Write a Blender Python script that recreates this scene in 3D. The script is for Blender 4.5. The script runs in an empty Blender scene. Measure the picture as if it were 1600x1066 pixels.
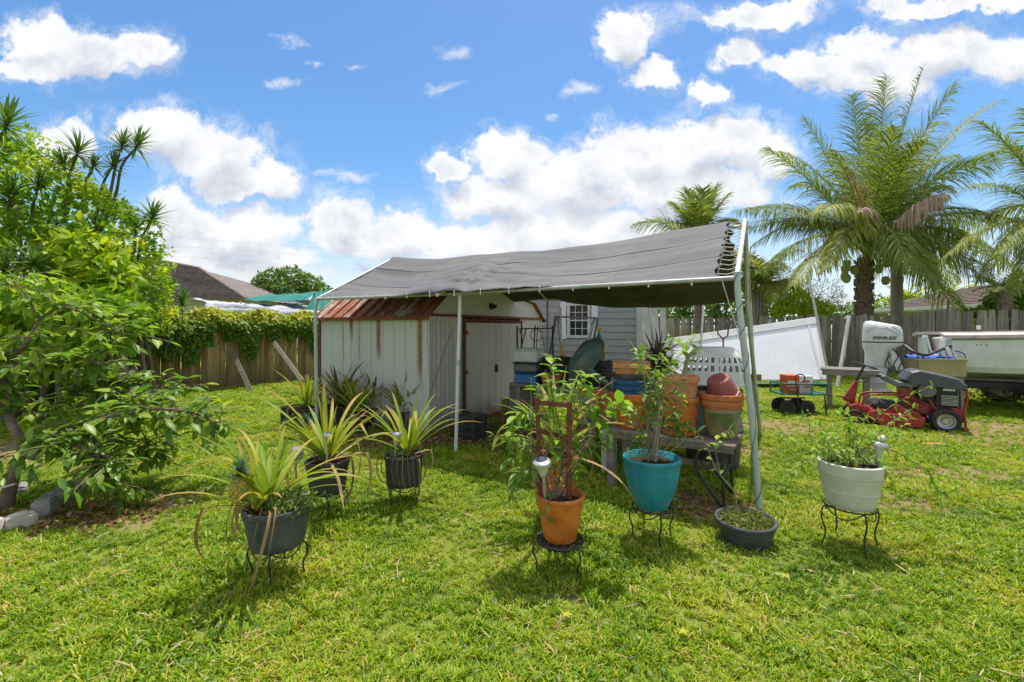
import bpy, math, random
import numpy as np
from mathutils import Vector, Matrix, Euler, noise

random.seed(7); RNG = np.random.default_rng(7)
scene = bpy.context.scene
COL = scene.collection
PI = math.pi
F = 711.1

# ------------------------------------------------------------------ camera
cam_data = bpy.data.cameras.new("camera")
cam = bpy.data.objects.new("camera", cam_data)
COL.objects.link(cam)
cam.location = (0, 0, 1.5)
cam.rotation_euler = (math.radians(90), 0, 0)
cam_data.sensor_width = 36; cam_data.lens = 16
cam_data.shift_y = -21 / 1600
cam_data.clip_start = 0.05; cam_data.clip_end = 2000
scene.camera = cam

# ------------------------------------------------------------------ light
SUN_EL, SUN_AZ = math.radians(74), math.radians(22)     # azimuth measured from +Y towards +X
world = bpy.data.worlds.new("World"); scene.world = world
world.use_nodes = True
sun_data = bpy.data.lights.new("sun", 'SUN')
sun_data.energy = 2.95; sun_data.angle = math.radians(0.9); sun_data.color = (1.0, 0.95, 0.86)
sun = bpy.data.objects.new("sun", sun_data); COL.objects.link(sun)
sd = Vector((math.sin(SUN_AZ) * math.cos(SUN_EL), math.cos(SUN_AZ) * math.cos(SUN_EL), math.sin(SUN_EL)))
sun.rotation_euler = sd.to_track_quat('Z', 'Y').to_euler()
sun.location = (0, 0, 30)
scene.view_settings.view_transform = 'Standard'
scene.view_settings.look = 'None'
scene.view_settings.exposure = 0.86
scene.view_settings.gamma = 1.0
scene.view_settings.use_curve_mapping = False
scene.render.engine = 'CYCLES'
scene.cycles.max_bounces = 7
scene.cycles.transparent_max_bounces = 8
scene.cycles.use_denoising = True

# ------------------------------------------------------------------ node helpers
class NT:
    def __init__(s, tree): s.t = tree; s.n = tree.nodes; s.l = tree.links
    def node(s, typ, **kw):
        n = s.n.new(typ)
        for k, v in kw.items(): setattr(n, k, v)
        return n
    def put(s, sock, v):
        if v is None: return
        if isinstance(v, bpy.types.NodeSocket): s.l.new(v, sock)
        else:
            if hasattr(sock, 'default_value'):
                try: sock.default_value = v
                except Exception:
                    sock.default_value = tuple(v) + (1,)
    def math(s, op, a, b=None, c=None, clamp=False):
        n = s.node('ShaderNodeMath', operation=op, use_clamp=clamp)
        s.put(n.inputs[0], a); s.put(n.inputs[1], b); s.put(n.inputs[2], c)
        return n.outputs[0]
    def vmath(s, op, a, b=None, out=0):
        n = s.node('ShaderNodeVectorMath', operation=op)
        s.put(n.inputs[0], a); s.put(n.inputs[1], b)
        return n.outputs[out]
    def noise(s, vec, scale, detail=3, rough=.55, out=0, dist=0):
        n = s.node('ShaderNodeTexNoise')
        s.put(n.inputs['Vector'], vec); n.inputs['Scale'].default_value = scale
        n.inputs['Detail'].default_value = detail; n.inputs['Roughness'].default_value = rough
        n.inputs['Distortion'].default_value = dist
        return n.outputs[out]
    def ramp(s, fac, stops):
        n = s.node('ShaderNodeValToRGB'); s.put(n.inputs[0], fac)
        e = n.color_ramp.elements
        while len(e) < len(stops): e.new(0.5)
        for i, (p, c) in enumerate(stops):
            e[i].position = p
            e[i].color = (c, c, c, 1) if isinstance(c, (int, float)) else tuple(c) + (1,)
        return n.outputs[0]
    def mix(s, fac, a, b, mode='MIX'):
        n = s.node('ShaderNodeMix', data_type='RGBA', blend_type=mode)
        s.put(n.inputs[0], fac)
        for i, v in ((6, a), (7, b)):
            if isinstance(v, (tuple, list)) and len(v) == 3: v = tuple(v) + (1,)
            s.put(n.inputs[i], v)
        return n.outputs[2]
    def maprange(s, v, a, b, c=0., d=1., smooth=True):
        n = s.node('ShaderNodeMapRange', interpolation_type='SMOOTHSTEP' if smooth else 'LINEAR')
        s.put(n.inputs[0], v)
        for i, x in enumerate((a, b, c, d)): s.put(n.inputs[i + 1], x)
        return n.outputs[0]
    def mapping(s, vec, scale=(1, 1, 1), loc=(0, 0, 0), rot=(0, 0, 0)):
        n = s.node('ShaderNodeMapping'); s.put(n.inputs[0], vec)
        n.inputs['Scale'].default_value = scale; n.inputs['Location'].default_value = loc
        n.inputs['Rotation'].default_value = rot
        return n.outputs[0]

# ------------------------------------------------------------------ sky with clouds (in directions, at infinity)
def build_world():
    T = NT(world.node_tree)
    for n in list(T.n): T.n.remove(n)
    tc = T.node('ShaderNodeTexCoord').outputs['Generated']
    sky = T.node('ShaderNodeTexSky', sky_type='NISHITA')
    sky.sun_disc = False; sky.sun_elevation = SUN_EL; sky.sun_rotation = SUN_AZ
    sky.air_density = 1.0; sky.dust_density = 0.6; sky.ozone_density = 3.0; sky.altitude = 0
    sep = T.node('ShaderNodeSeparateXYZ'); T.put(sep.inputs[0], tc)
    x, y, z = sep.outputs
    yc = T.math('MAXIMUM', y, 0.05)
    u = T.math('DIVIDE', x, yc); v = T.math('DIVIDE', z, yc)
    cmb = T.node('ShaderNodeCombineXYZ'); T.put(cmb.inputs[0], u); T.put(cmb.inputs[1], v)
    p0 = cmb.outputs[0]
    # domain warp: billows
    w1 = T.noise(p0, 5.0, 4, .6, out=1)
    w1 = T.vmath('SUBTRACT', w1, (.5, .5, .5))
    w1 = T.vmath('MULTIPLY', w1, (.16, .12, 0))
    w2 = T.noise(p0, 17.0, 4, .6, out=1)
    w2 = T.vmath('SUBTRACT', w2, (.5, .5, .5))
    w2 = T.vmath('MULTIPLY', w2, (.06, .055, 0))
    p = T.vmath('ADD', T.vmath('ADD', p0, w1), w2)
    B = [(60, 55, 80, 40), (140, 80, 130, 38), (240, 72, 45, 36), (60, 100, 110, 26),
         (95, 222, 58, 48), (250, 205, 80, 48), (340, 240, 100, 58), (440, 285, 50, 40), (380, 285, 80, 30),
         (270, 335, 62, 52), (360, 360, 110, 52), (440, 400, 60, 18), (330, 400, 130, 34),
         (530, 350, 60, 44), (620, 370, 70, 38), (720, 385, 90, 34), (560, 375, 100, 26),
         (700, 265, 40, 26), (790, 245, 75, 40), (780, 310, 100, 48), (900, 285, 110, 64), (1010, 240, 110, 60),
         (1120, 225, 110, 50), (1200, 250, 60, 40), (1060, 300, 160, 54), (900, 365, 190, 46),
         (985, 50, 60, 42), (1030, 110, 45, 28), (1103, 146, 30, 22), (1150, 85, 40, 28),
         (1180, 18, 110, 26), (1270, 100, 90, 34), (1370, 115, 150, 44), (1350, 70, 60, 30), (1480, 85, 90, 48),
         (1580, 95, 60, 40), (1500, 10, 150, 18), (1420, 20, 60, 16)]
    W = [(712, 72, 40, 16, .5), (700, 135, 48, 14, .4), (555, 97, 28, 11, .5), (490, 90, 18, 9, .5), (440, 122, 34, 13, .4),
         (540, 280, 48, 18, .5), (905, 136, 34, 16, .55), (850, 172, 14, 8, .4), (500, 432, 50, 20, .8), (580, 412, 34, 16, .8),
         (1002, 190, 20, 8, .5), (450, 60, 40, 12, .25), (140, 95, 60, 22, .3)]
    def field(pp, BL=B):
        d = None
        for b in BL:
            a = b[4] if len(b) > 4 else 1.0
            c = ((b[0] - 800) / F, (512 - b[1]) / F, 0)
            n = T.vmath('SUBTRACT', pp, c)
            n = T.vmath('MULTIPLY', n, (F / b[2], F / b[3], 0))
            l = T.vmath('LENGTH', n, out=1)
            if a < 1: l = T.math('ADD', l, (1 - a) * .55)
            d = l if d is None else T.math('SMOOTH_MIN', d, l, .25)
        return T.math('SUBTRACT', 1.0, d)
    d0 = field(p)
    f1 = T.noise(p0, 9.0, 10, .66)
    f1c = T.math('SUBTRACT', f1, .5)
    d = T.math('ADD', d0, T.math('MULTIPLY', f1c, 1.15))
    # outside the frame: unseen clouds over the whole sky, cover thickened for ambient light
    za = T.math('ADD', T.math('ABSOLUTE', z), .18)
    cm2 = T.node('ShaderNodeCombineXYZ'); T.put(cm2.inputs[0], T.math('DIVIDE', x, za)); T.put(cm2.inputs[1], T.math('DIVIDE', y, za))
    g = T.noise(cm2.outputs[0], 1.6, 8, .6)
    gen = T.math('MULTIPLY', T.math('SUBTRACT', g, .435), 4.0)
    inx = T.maprange(T.math('ABSOLUTE', u), 1.15, 1.45, 1, 0)
    inv = T.maprange(v, .72, .95, 1, 0)
    iny = T.maprange(y, .1, .3)
    inside = T.math('MULTIPLY', T.math('MULTIPLY', inx, inv), iny)
    dd = T.math('ADD', T.math('MULTIPLY', d, inside), T.math('MULTIPLY', gen, T.math('SUBTRACT', 1, inside)))
    dd = T.math('ADD', dd, T.math('MULTIPLY', T.math('SUBTRACT', T.noise(p0, 34.0, 6, .65), .5), .42))
    cover = T.maprange(dd, .0, .32)
    fringe = T.math('MULTIPLY', T.math('MULTIPLY', T.maprange(dd, -.42, .1), .55), T.maprange(T.noise(p, 11.0, 8, .7), .40, .66))
    cover = T.math('MAXIMUM', cover, T.math('MULTIPLY', fringe, inside))
    wn = T.noise(T.mapping(p0, (1, 1.8, 1), rot=(0, 0, .25)), 14.0, 8, .68)
    dw = T.math('ADD', field(p, W), T.math('MULTIPLY', T.math('SUBTRACT', wn, .5), 2.6))
    cw = T.math('MULTIPLY', T.math('MULTIPLY', T.maprange(dw, -.25, 1.1), .8), inside)
    cover = T.math('MAXIMUM', cover, cw)
    # light and shade of the cloud bodies: under a lot of cloud it is greyer
    up = T.vmath('ADD', p, (-.01, .052, 0))
    d_up = T.math('ADD', field(up), T.math('MULTIPLY', T.math('SUBTRACT', T.noise(T.vmath('ADD', p0, (-.008, .03, 0)), 9.0, 6, .62), .5), 1.15))
    relief = T.math('SUBTRACT', d_up, d)
    shade = T.math('ADD', T.math('MULTIPLY', T.maprange(d_up, .1, 1.0), .55), T.math('MULTIPLY', relief, .42))
    shade = T.math('MULTIPLY', T.math('MAXIMUM', shade, 0), inside)
    shade = T.math('MINIMUM', shade, 1)
    bl = T.noise(T.vmath('ADD', p0, (0, .012, 0)), 7.0, 8, .62)
    shade = T.math('ADD', shade, T.math('MULTIPLY', T.math('MULTIPLY', T.maprange(bl, .46, .66), .5), T.maprange(dd, .15, .7)), clamp=True)
    ccol = T.mix(shade, (3.95, 3.97, 4.05), (2.2, 2.42, 2.85))
    # thin white haze low over the horizon
    lowband = T.maprange(v, .0, .34, 1, 0)
    hazef = T.math('MULTIPLY', lowband, T.math('ADD', .42, T.math('MULTIPLY', T.noise(T.mapping(p0, (2, 7, 1)), 2.2, 5, .6), .75)))
    hazef = T.math('MULTIPLY', hazef, T.maprange(z, -.05, .0))
    hs = T.node('ShaderNodeHueSaturation'); hs.inputs['Saturation'].default_value = 1.22; hs.inputs['Value'].default_value = .70
    hs.inputs['Hue'].default_value = .497
    T.put(hs.inputs['Color'], sky.outputs[0])
    base = T.mix(hazef, hs.outputs[0], (3.35, 3.65, 4.05))
    col = T.mix(T.math('MULTIPLY', cover, .985), base, ccol)
    bg = T.node('ShaderNodeBackground'); T.put(bg.inputs[0], col); bg.inputs[1].default_value = 0.14
    out = T.node('ShaderNodeOutputWorld'); T.l.new(bg.outputs[0], out.inputs[0])
    world.cycles.sampling_method = 'MANUAL'; world.cycles.sample_map_resolution = 512
build_world()

# ------------------------------------------------------------------ materials
def newmat(name):
    m = bpy.data.materials.new(name); m.use_nodes = True
    T = NT(m.node_tree)
    for n in list(T.n): T.n.remove(n)
    return m, T
def finish(T, col, rough=.6, metal=0., bump=None, bdist=.01, bstr=.5, spec=.5, trans=None, transfac=.3, coat=0):
    p = T.node('ShaderNodeBsdfPrincipled')
    T.put(p.inputs['Base Color'], col if not isinstance(col, tuple) else tuple(col) + (1,))
    T.put(p.inputs['Roughness'], rough); p.inputs['Metallic'].default_value = metal
    p.inputs['Specular IOR Level'].default_value = spec
    if coat: p.inputs['Coat Weight'].default_value = coat
    if bump is not None:
        b = T.node('ShaderNodeBump'); b.inputs['Strength'].default_value = bstr; b.inputs['Distance'].default_value = bdist
        T.put(b.inputs['Height'], bump); T.l.new(b.outputs[0], p.inputs['Normal'])
    sh = p.outputs[0]
    if trans is not None:
        t = T.node('ShaderNodeBsdfTranslucent'); T.put(t.inputs[0], trans)
        mx = T.node('ShaderNodeMixShader'); mx.inputs[0].default_value = transfac
        T.l.new(sh, mx.inputs[1]); T.l.new(t.outputs[0], mx.inputs[2]); sh = mx.outputs[0]
    o = T.node('ShaderNodeOutputMaterial'); T.l.new(sh, o.inputs[0])
def coords(T, which='Object'): return T.node('ShaderNodeTexCoord').outputs[which]
def orand(T): return T.node('ShaderNodeObjectInfo').outputs['Random']

def surf(name, col, col2=None, rough=.6, metal=0, scale=6, stretch=(1, 1, 1), thr=(.35, .7), bump=.3, bscale=40, bdist=.004,
         vary=0., spec=.5, dirt=None, dirtamt=.5, world_pos=False, coat=0):
    """generic worn surface: two tones mixed by noise, small grain bump, optional grime"""
    m, T = newmat(name)
    c = T.node('ShaderNodeNewGeometry').outputs['Position'] if world_pos else coords(T)
    r = orand(T)
    off = T.math('MULTIPLY', r, 37.0)
    cc = T.vmath('ADD', c, off)
    v = T.mapping(cc, stretch)
    col2 = col2 or tuple(x * .7 for x in col)
    n = T.noise(v, scale, 5, .6)
    base = T.mix(T.maprange(n, thr[0], thr[1]), col, col2)
    fine = T.noise(v, scale * 6, 3, .6)
    base = T.mix(T.math('MULTIPLY', fine, .35), base, tuple(x * .55 for x in col2), 'MIX')
    if dirt:
        dn = T.noise(T.mapping(cc, (1, 1, .35)), scale * .7, 6, .7)
        base = T.mix(T.math('MULTIPLY', T.maprange(dn, .45, .72), dirtamt), base, dirt)
    if vary:
        hs = T.node('ShaderNodeHueSaturation'); T.put(hs.inputs['Color'], base)
        T.put(hs.inputs['Value'], T.maprange(r, 0, 1, 1 - vary, 1 + vary, smooth=False)); base = hs.outputs[0]
    finish(T, base, rough, metal, bump=T.noise(v, bscale, 4, .65), bstr=bump, bdist=bdist, spec=spec, coat=coat)
    return m

def leafmat(name, c1, c2, c3=None, mode='obj', rough=.45, trans=.35, spec=.5, tipc=None):
    m, T = newmat(name)
    if mode == 'attr':
        a = T.node('ShaderNodeAttribute'); a.attribute_name = 'tint'; f = a.outputs['Fac']
    else: f = orand(T)
    if c3: c = T.ramp(f, [(0, c1), (.55, c2), (1, c3)])
    else: c = T.mix(f, c1, c2)
    c = T.mix(T.math('MULTIPLY', T.noise(coords(T), 25, 3, .6), .4), c, tuple(x * .6 for x in c1))
    if tipc is not None:      # object-space leaves grow along +X: yellowed or scorched tips
        s = T.node('ShaderNodeSeparateXYZ'); T.put(s.inputs[0], T.node('ShaderNodeTexCoord').outputs['Generated'])
        tf = T.maprange(T.math('ADD', s.outputs[0], T.math('MULTIPLY', f, .5)), .75, 1.3)
        c = T.mix(tf, c, tipc)
    tr = T.mix(.5, c, T.mix(1.0, c, (1.5, 1.5, .6), 'MULTIPLY'))
    finish(T, c, rough, 0, spec=spec, trans=tr, transfac=trans, bump=T.noise(coords(T), 60, 2, .5), bstr=.15, bdist=.002)
    return m

M = {}
M['terracotta'] = surf('terracotta', (.62, .20, .06), (.46, .13, .04), rough=.7, scale=13, vary=.08, dirt=(.5, .38, .28), dirtamt=.45, spec=.25)
M['terracotta_wet'] = surf('terracotta_orange', (.66, .20, .03), (.44, .105, .018), rough=.42, scale=10, dirt=(.32, .15, .07), dirtamt=.6)
M['terracotta_pale'] = surf('terracotta_pale', (.62, .28, .12), (.50, .19, .07), rough=.8, scale=13, vary=.1, dirt=(.5, .4, .3), dirtamt=.35, spec=.2)
M['terracotta_moss'] = surf('terracotta_moss', (.35, .22, .10), (.14, .17, .06), rough=.9, scale=9, thr=(.35, .6), dirt=(.42, .42, .34), dirtamt=.6, spec=.1)
M['plum_pot'] = surf('plum_pot', (.34, .10, .08), (.26, .075, .06), rough=.5, scale=10, dirt=(.4, .25, .2), dirtamt=.3)
M['black_plastic'] = surf('black_plastic', (.028, .03, .034), (.045, .047, .05), rough=.5, scale=12, dirt=(.12, .11, .1), dirtamt=.45)
M['charcoal_plastic'] = surf('charcoal_plastic', (.075, .08, .092), (.05, .055, .065), rough=.55, scale=11, dirt=(.14, .13, .12), dirtamt=.4)
M['blue_plastic'] = surf('blue_plastic', (.02, .10, .26), (.012, .06, .17), rough=.4, scale=10, dirt=(.1, .12, .15), dirtamt=.3)
M['bright_blue'] = surf('bright_blue', (.03, .19, .5), (.03, .15, .4), rough=.4, scale=4, dirt=(.2, .25, .3), dirtamt=.3)
M['teal_plastic'] = surf('teal_plastic', (.008, .27, .36), (.006, .21, .30), rough=.38, scale=9, dirt=(.16, .30, .31), dirtamt=.5)
M['cream_plastic'] = surf('cream_plastic', (.66, .66, .58), (.56, .56, .47), rough=.5, scale=9, dirt=(.40, .37, .28), dirtamt=.5)
M['white_plastic'] = surf('white_plastic', (.76, .77, .77), (.66, .67, .66), rough=.45, scale=7, dirt=(.5, .47, .4), dirtamt=.35)
M['white_panel'] = surf('white_panel', (.87, .87, .92), (.82, .82, .88), rough=.5, scale=1.5, dirt=(.68, .68, .66), dirtamt=.2, spec=.3)
M['grey_plastic'] = surf('grey_plastic', (.16, .17, .18), (.12, .125, .13), rough=.55, dirt=(.3, .28, .25), dirtamt=.3)
M['iron'] = surf('iron', (.02, .022, .022), (.05, .035, .025), rough=.55, scale=15, thr=(.5, .8))
M['galvanised'] = surf('galvanised', (.50, .51, .50), (.36, .38, .38), rough=.5, metal=.3, scale=8, dirt=(.35, .3, .24), dirtamt=.5)
M['pole_paint'] = surf('pole_paint', (.52, .60, .60), (.42, .50, .50), rough=.5, scale=7, dirt=(.4, .36, .28), dirtamt=.5)
M['pole_green'] = surf('pole_green', (.38, .42, .34), (.5, .52, .48), rough=.6, scale=7, dirt=(.22, .2, .14), dirtamt=.6)
M['rust_metal'] = surf('rust_metal', (.28, .085, .03), (.16, .045, .02), rough=.85, scale=12, bump=.6)
M['rusty_frame'] = surf('rusty_frame', (.19, .06, .035), (.10, .03, .02), rough=.8, scale=14, bump=.6)
M['soil'] = surf('soil', (.09, .055, .032), (.04, .026, .017), rough=.95, scale=30, bump=1, bscale=70, bdist=.02, spec=.1)
M['grey_wood'] = surf('grey_wood', (.30, .27, .235), (.17, .15, .13), rough=.85, scale=5, stretch=(1, 6, 6), bump=.6, vary=.2, spec=.2)
M['white_wood'] = surf('white_wood', (.62, .61, .57), (.42, .40, .35), rough=.8, scale=6, stretch=(1, 1, .3), bump=.4, vary=.08, spec=.2)
M['bench_wood'] = surf('bench_wood', (.24, .20, .165), (.13, .10, .08), rough=.8, scale=5, stretch=(1, 7, 7), bump=.6, vary=.25, spec=.25)
M['tan_wood'] = surf('tan_wood', (.36, .24, .12), (.22, .13, .06), rough=.85, scale=6, stretch=(1, 1, .3), bump=.5, vary=.15, spec=.2)
M['concrete'] = surf('concrete', (.36, .345, .32), (.22, .215, .195), rough=.9, scale=7, bump=.8, bdist=.01, dirt=(.12, .12, .08), dirtamt=.6, spec=.2)
M['pale_stone'] = surf('pale_stone', (.62, .57, .50), (.50, .46, .40), rough=.9, scale=6, bump=.8, bdist=.008, spec=.2)
M['rubber'] = surf('rubber', (.018, .018, .02), (.035, .034, .032), rough=.85, scale=16, dirt=(.13, .1, .07), dirtamt=.5)
M['red_paint'] = surf('red_paint', (.42, .018, .018), (.27, .015, .015), rough=.42, scale=11, dirt=(.24, .12, .08), dirtamt=.75)
M['green_paint'] = surf('green_paint', (.01, .20, .13), (.01, .14, .1), rough=.45, scale=8, dirt=(.1, .1, .06), dirtamt=.4)
M['dark_green_plastic'] = surf('dark_green_plastic', (.06, .13, .10), (.10, .16, .13), rough=.5, scale=9, dirt=(.25, .27, .22), dirtamt=.4)
M['boat_white'] = surf('boat_white', (.74, .79, .75), (.64, .69, .65), rough=.4, scale=4, dirt=(.40, .40, .30), dirtamt=.45)
M['boat_trim'] = surf('boat_trim', (.62, .56, .52), (.45, .40, .36), rough=.6, scale=6, dirt=(.3, .25, .2), dirtamt=.5)
M['silver'] = surf('silver', (.55, .56, .56), (.4, .4, .4), rough=.35, metal=.7, scale=9)
M['tan_plastic'] = surf('tan_plastic', (.38, .33, .14), (.30, .27, .11), rough=.6, scale=4, dirt=(.25, .22, .12), dirtamt=.4)
M['orange_box'] = surf('orange_box', (.75, .10, .015), (.6, .08, .01), rough=.6, scale=4)
M['glass_dark'] = surf('glass_dark', (.03, .035, .04), (.06, .06, .065), rough=.12, scale=2, bump=0)
M['lamp_glass'] = surf('lamp_glass', (.55, .56, .46), (.42, .44, .34), rough=.2, scale=6, bump=.05)
M['solar_cell'] = surf('solar_cell', (.05, .055, .09), (.08, .085, .12), rough=.25, scale=20, bump=0)
M['mulch'] = surf('mulch', (.15, .075, .04), (.06, .035, .02), rough=.95, scale=18, bump=1, bdist=.03, bscale=30, spec=.1)
M['bark'] = surf('bark', (.24, .19, .145), (.13, .10, .075), rough=.9, scale=9, bump=1, bdist=.012, bscale=26, stretch=(1, 1, .5), spec=.15)
M['twig'] = surf('twig', (.26, .20, .13), (.16, .12, .08), rough=.85, scale=9, spec=.2)
M['pale_stem'] = surf('pale_stem', (.40, .33, .24), (.28, .22, .16), rough=.85, scale=9, spec=.2)
M['rope'] = surf('rope', (.70, .68, .62), (.5, .48, .42), rough=.9, scale=30, spec=.1)
M['dark_rope'] = surf('dark_rope', (.10, .105, .12), (.05, .05, .06), rough=.8, scale=30, spec=.2)
M['vinyl'] = surf('vinyl', (.40, .40, .41), (.345, .345, .355), rough=.5, scale=1.5, bump=.1, vary=.04, dirt=(.25, .24, .22), dirtamt=.3)
M['foam'] = surf('foam', (.52, .47, .38), (.43, .38, .30), rough=.9, scale=4)
M['ceramic'] = surf('ceramic', (.16, .23, .235), (.28, .36, .35), rough=.5, scale=14, thr=(.45, .6))
M['yellow_plastic'] = surf('yellow_plastic', (.75, .50, .10), (.6, .38, .06), rough=.5, scale=4)

# leaf colours
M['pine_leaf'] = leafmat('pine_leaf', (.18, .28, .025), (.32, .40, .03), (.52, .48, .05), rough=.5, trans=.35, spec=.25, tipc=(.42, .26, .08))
M['pine_leaf_shade'] = leafmat('pine_leaf_shade', (.05, .11, .035), (.11, .16, .04), (.24, .25, .06), rough=.5, trans=.25, tipc=(.25, .13, .06))  # darker copy of the sunny leaf, shade worked into its colour
M['dead_leaf'] = leafmat('dead_leaf', (.34, .23, .11), (.50, .36, .18), (.26, .14, .06), rough=.8, trans=.15, spec=.2)
M['fruit'] = surf('fruit', (.55, .42, .06), (.26, .28, .05), rough=.6, scale=30, thr=(.4, .6), bump=1, bdist=.006, bscale=50)
M['fruit_crown'] = leafmat('fruit_crown', (.06, .13, .08), (.12, .20, .11), rough=.5, trans=.2)
M['lime_leaf'] = leafmat('lime_leaf', (.14, .32, .02), (.30, .50, .035), (.45, .56, .06), rough=.45, trans=.45, spec=.35)
M['mid_leaf'] = leafmat('mid_leaf', (.10, .21, .03), (.18, .33, .04), (.33, .43, .07), rough=.42, trans=.42, spec=.35)
M['tree_leaf'] = leafmat('tree_leaf', (.10, .21, .025), (.17, .32, .035), (.34, .46, .06), rough=.38, trans=.4, spec=.4)
M['hedge_leaf'] = leafmat('hedge_leaf', (.12, .27, .015), (.32, .50, .02), (.70, .74, .03), mode='attr', rough=.5, trans=.5, spec=.3)
M['vine_leaf'] = leafmat('vine_leaf', (.08, .19, .02), (.26, .38, .03), (.72, .68, .08), mode='attr', rough=.5, trans=.42, spec=.3)
M['small_leaf'] = leafmat('small_leaf', (.08, .16, .03), (.20, .31, .06), (.42, .50, .16), mode='attr', rough=.45, trans=.35)
M['frond_leaf'] = leafmat('frond_leaf', (.12, .19, .05), (.26, .33, .055), (.60, .56, .12), mode='attr', rough=.55, trans=.42, spec=.22)
M['frond_dry'] = leafmat('frond_dry', (.36, .24, .17), (.48, .36, .24), (.55, .44, .22), mode='attr', rough=.7, trans=.25)
M['far_leaf'] = leafmat('far_leaf', (.09, .18, .02), (.19, .32, .03), (.34, .42, .05), mode='attr', rough=.5, trans=.3)
M['yellow_leaf'] = leafmat('yellow_leaf', (.34, .48, .02), (.62, .68, .03), (.75, .70, .06), mode='attr', rough=.5, trans=.55)
M['rosette_leaf'] = leafmat('rosette_leaf', (.07, .16, .03), (.14, .26, .035), (.28, .40, .06), mode='attr', rough=.5, trans=.3)
M['weed_leaf'] = leafmat('weed_leaf', (.10, .17, .03), (.24, .28, .05), (.38, .33, .08), mode='attr', rough=.6, trans=.3)

# ------------------------------------------------------------------ object helpers
def P(px, py, Y): return Vector(((px - 800) / F * Y, Y, 1.5 - (py - 512) / F * Y))
def G(px, py):
    Y = 1.5 * F / (py - 512); return Vector(((px - 800) / F * Y, Y, 0))

def thing(name, label, cat, loc=(0, 0, 0), rotz=0, group=None, kind=None):
    o = bpy.data.objects.new(name, None); COL.objects.link(o)
    o.location = loc; o.rotation_euler = (0, 0, rotz); o.empty_display_size = .1
    o['label'] = label; o['category'] = cat
    if group: o['group'] = group
    return o
def tag(o, label, cat, group=None):
    o['label'] = label; o['category'] = cat
    if group: o['group'] = group
    return o
def basemat(o):
    return Matrix.LocRotScale(o.location, o.rotation_euler, o.scale)
def world_of(o):
    m = Matrix.Identity(4)
    while o is not None:
        m = basemat(o) @ m; o = o.parent
    return m

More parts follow.
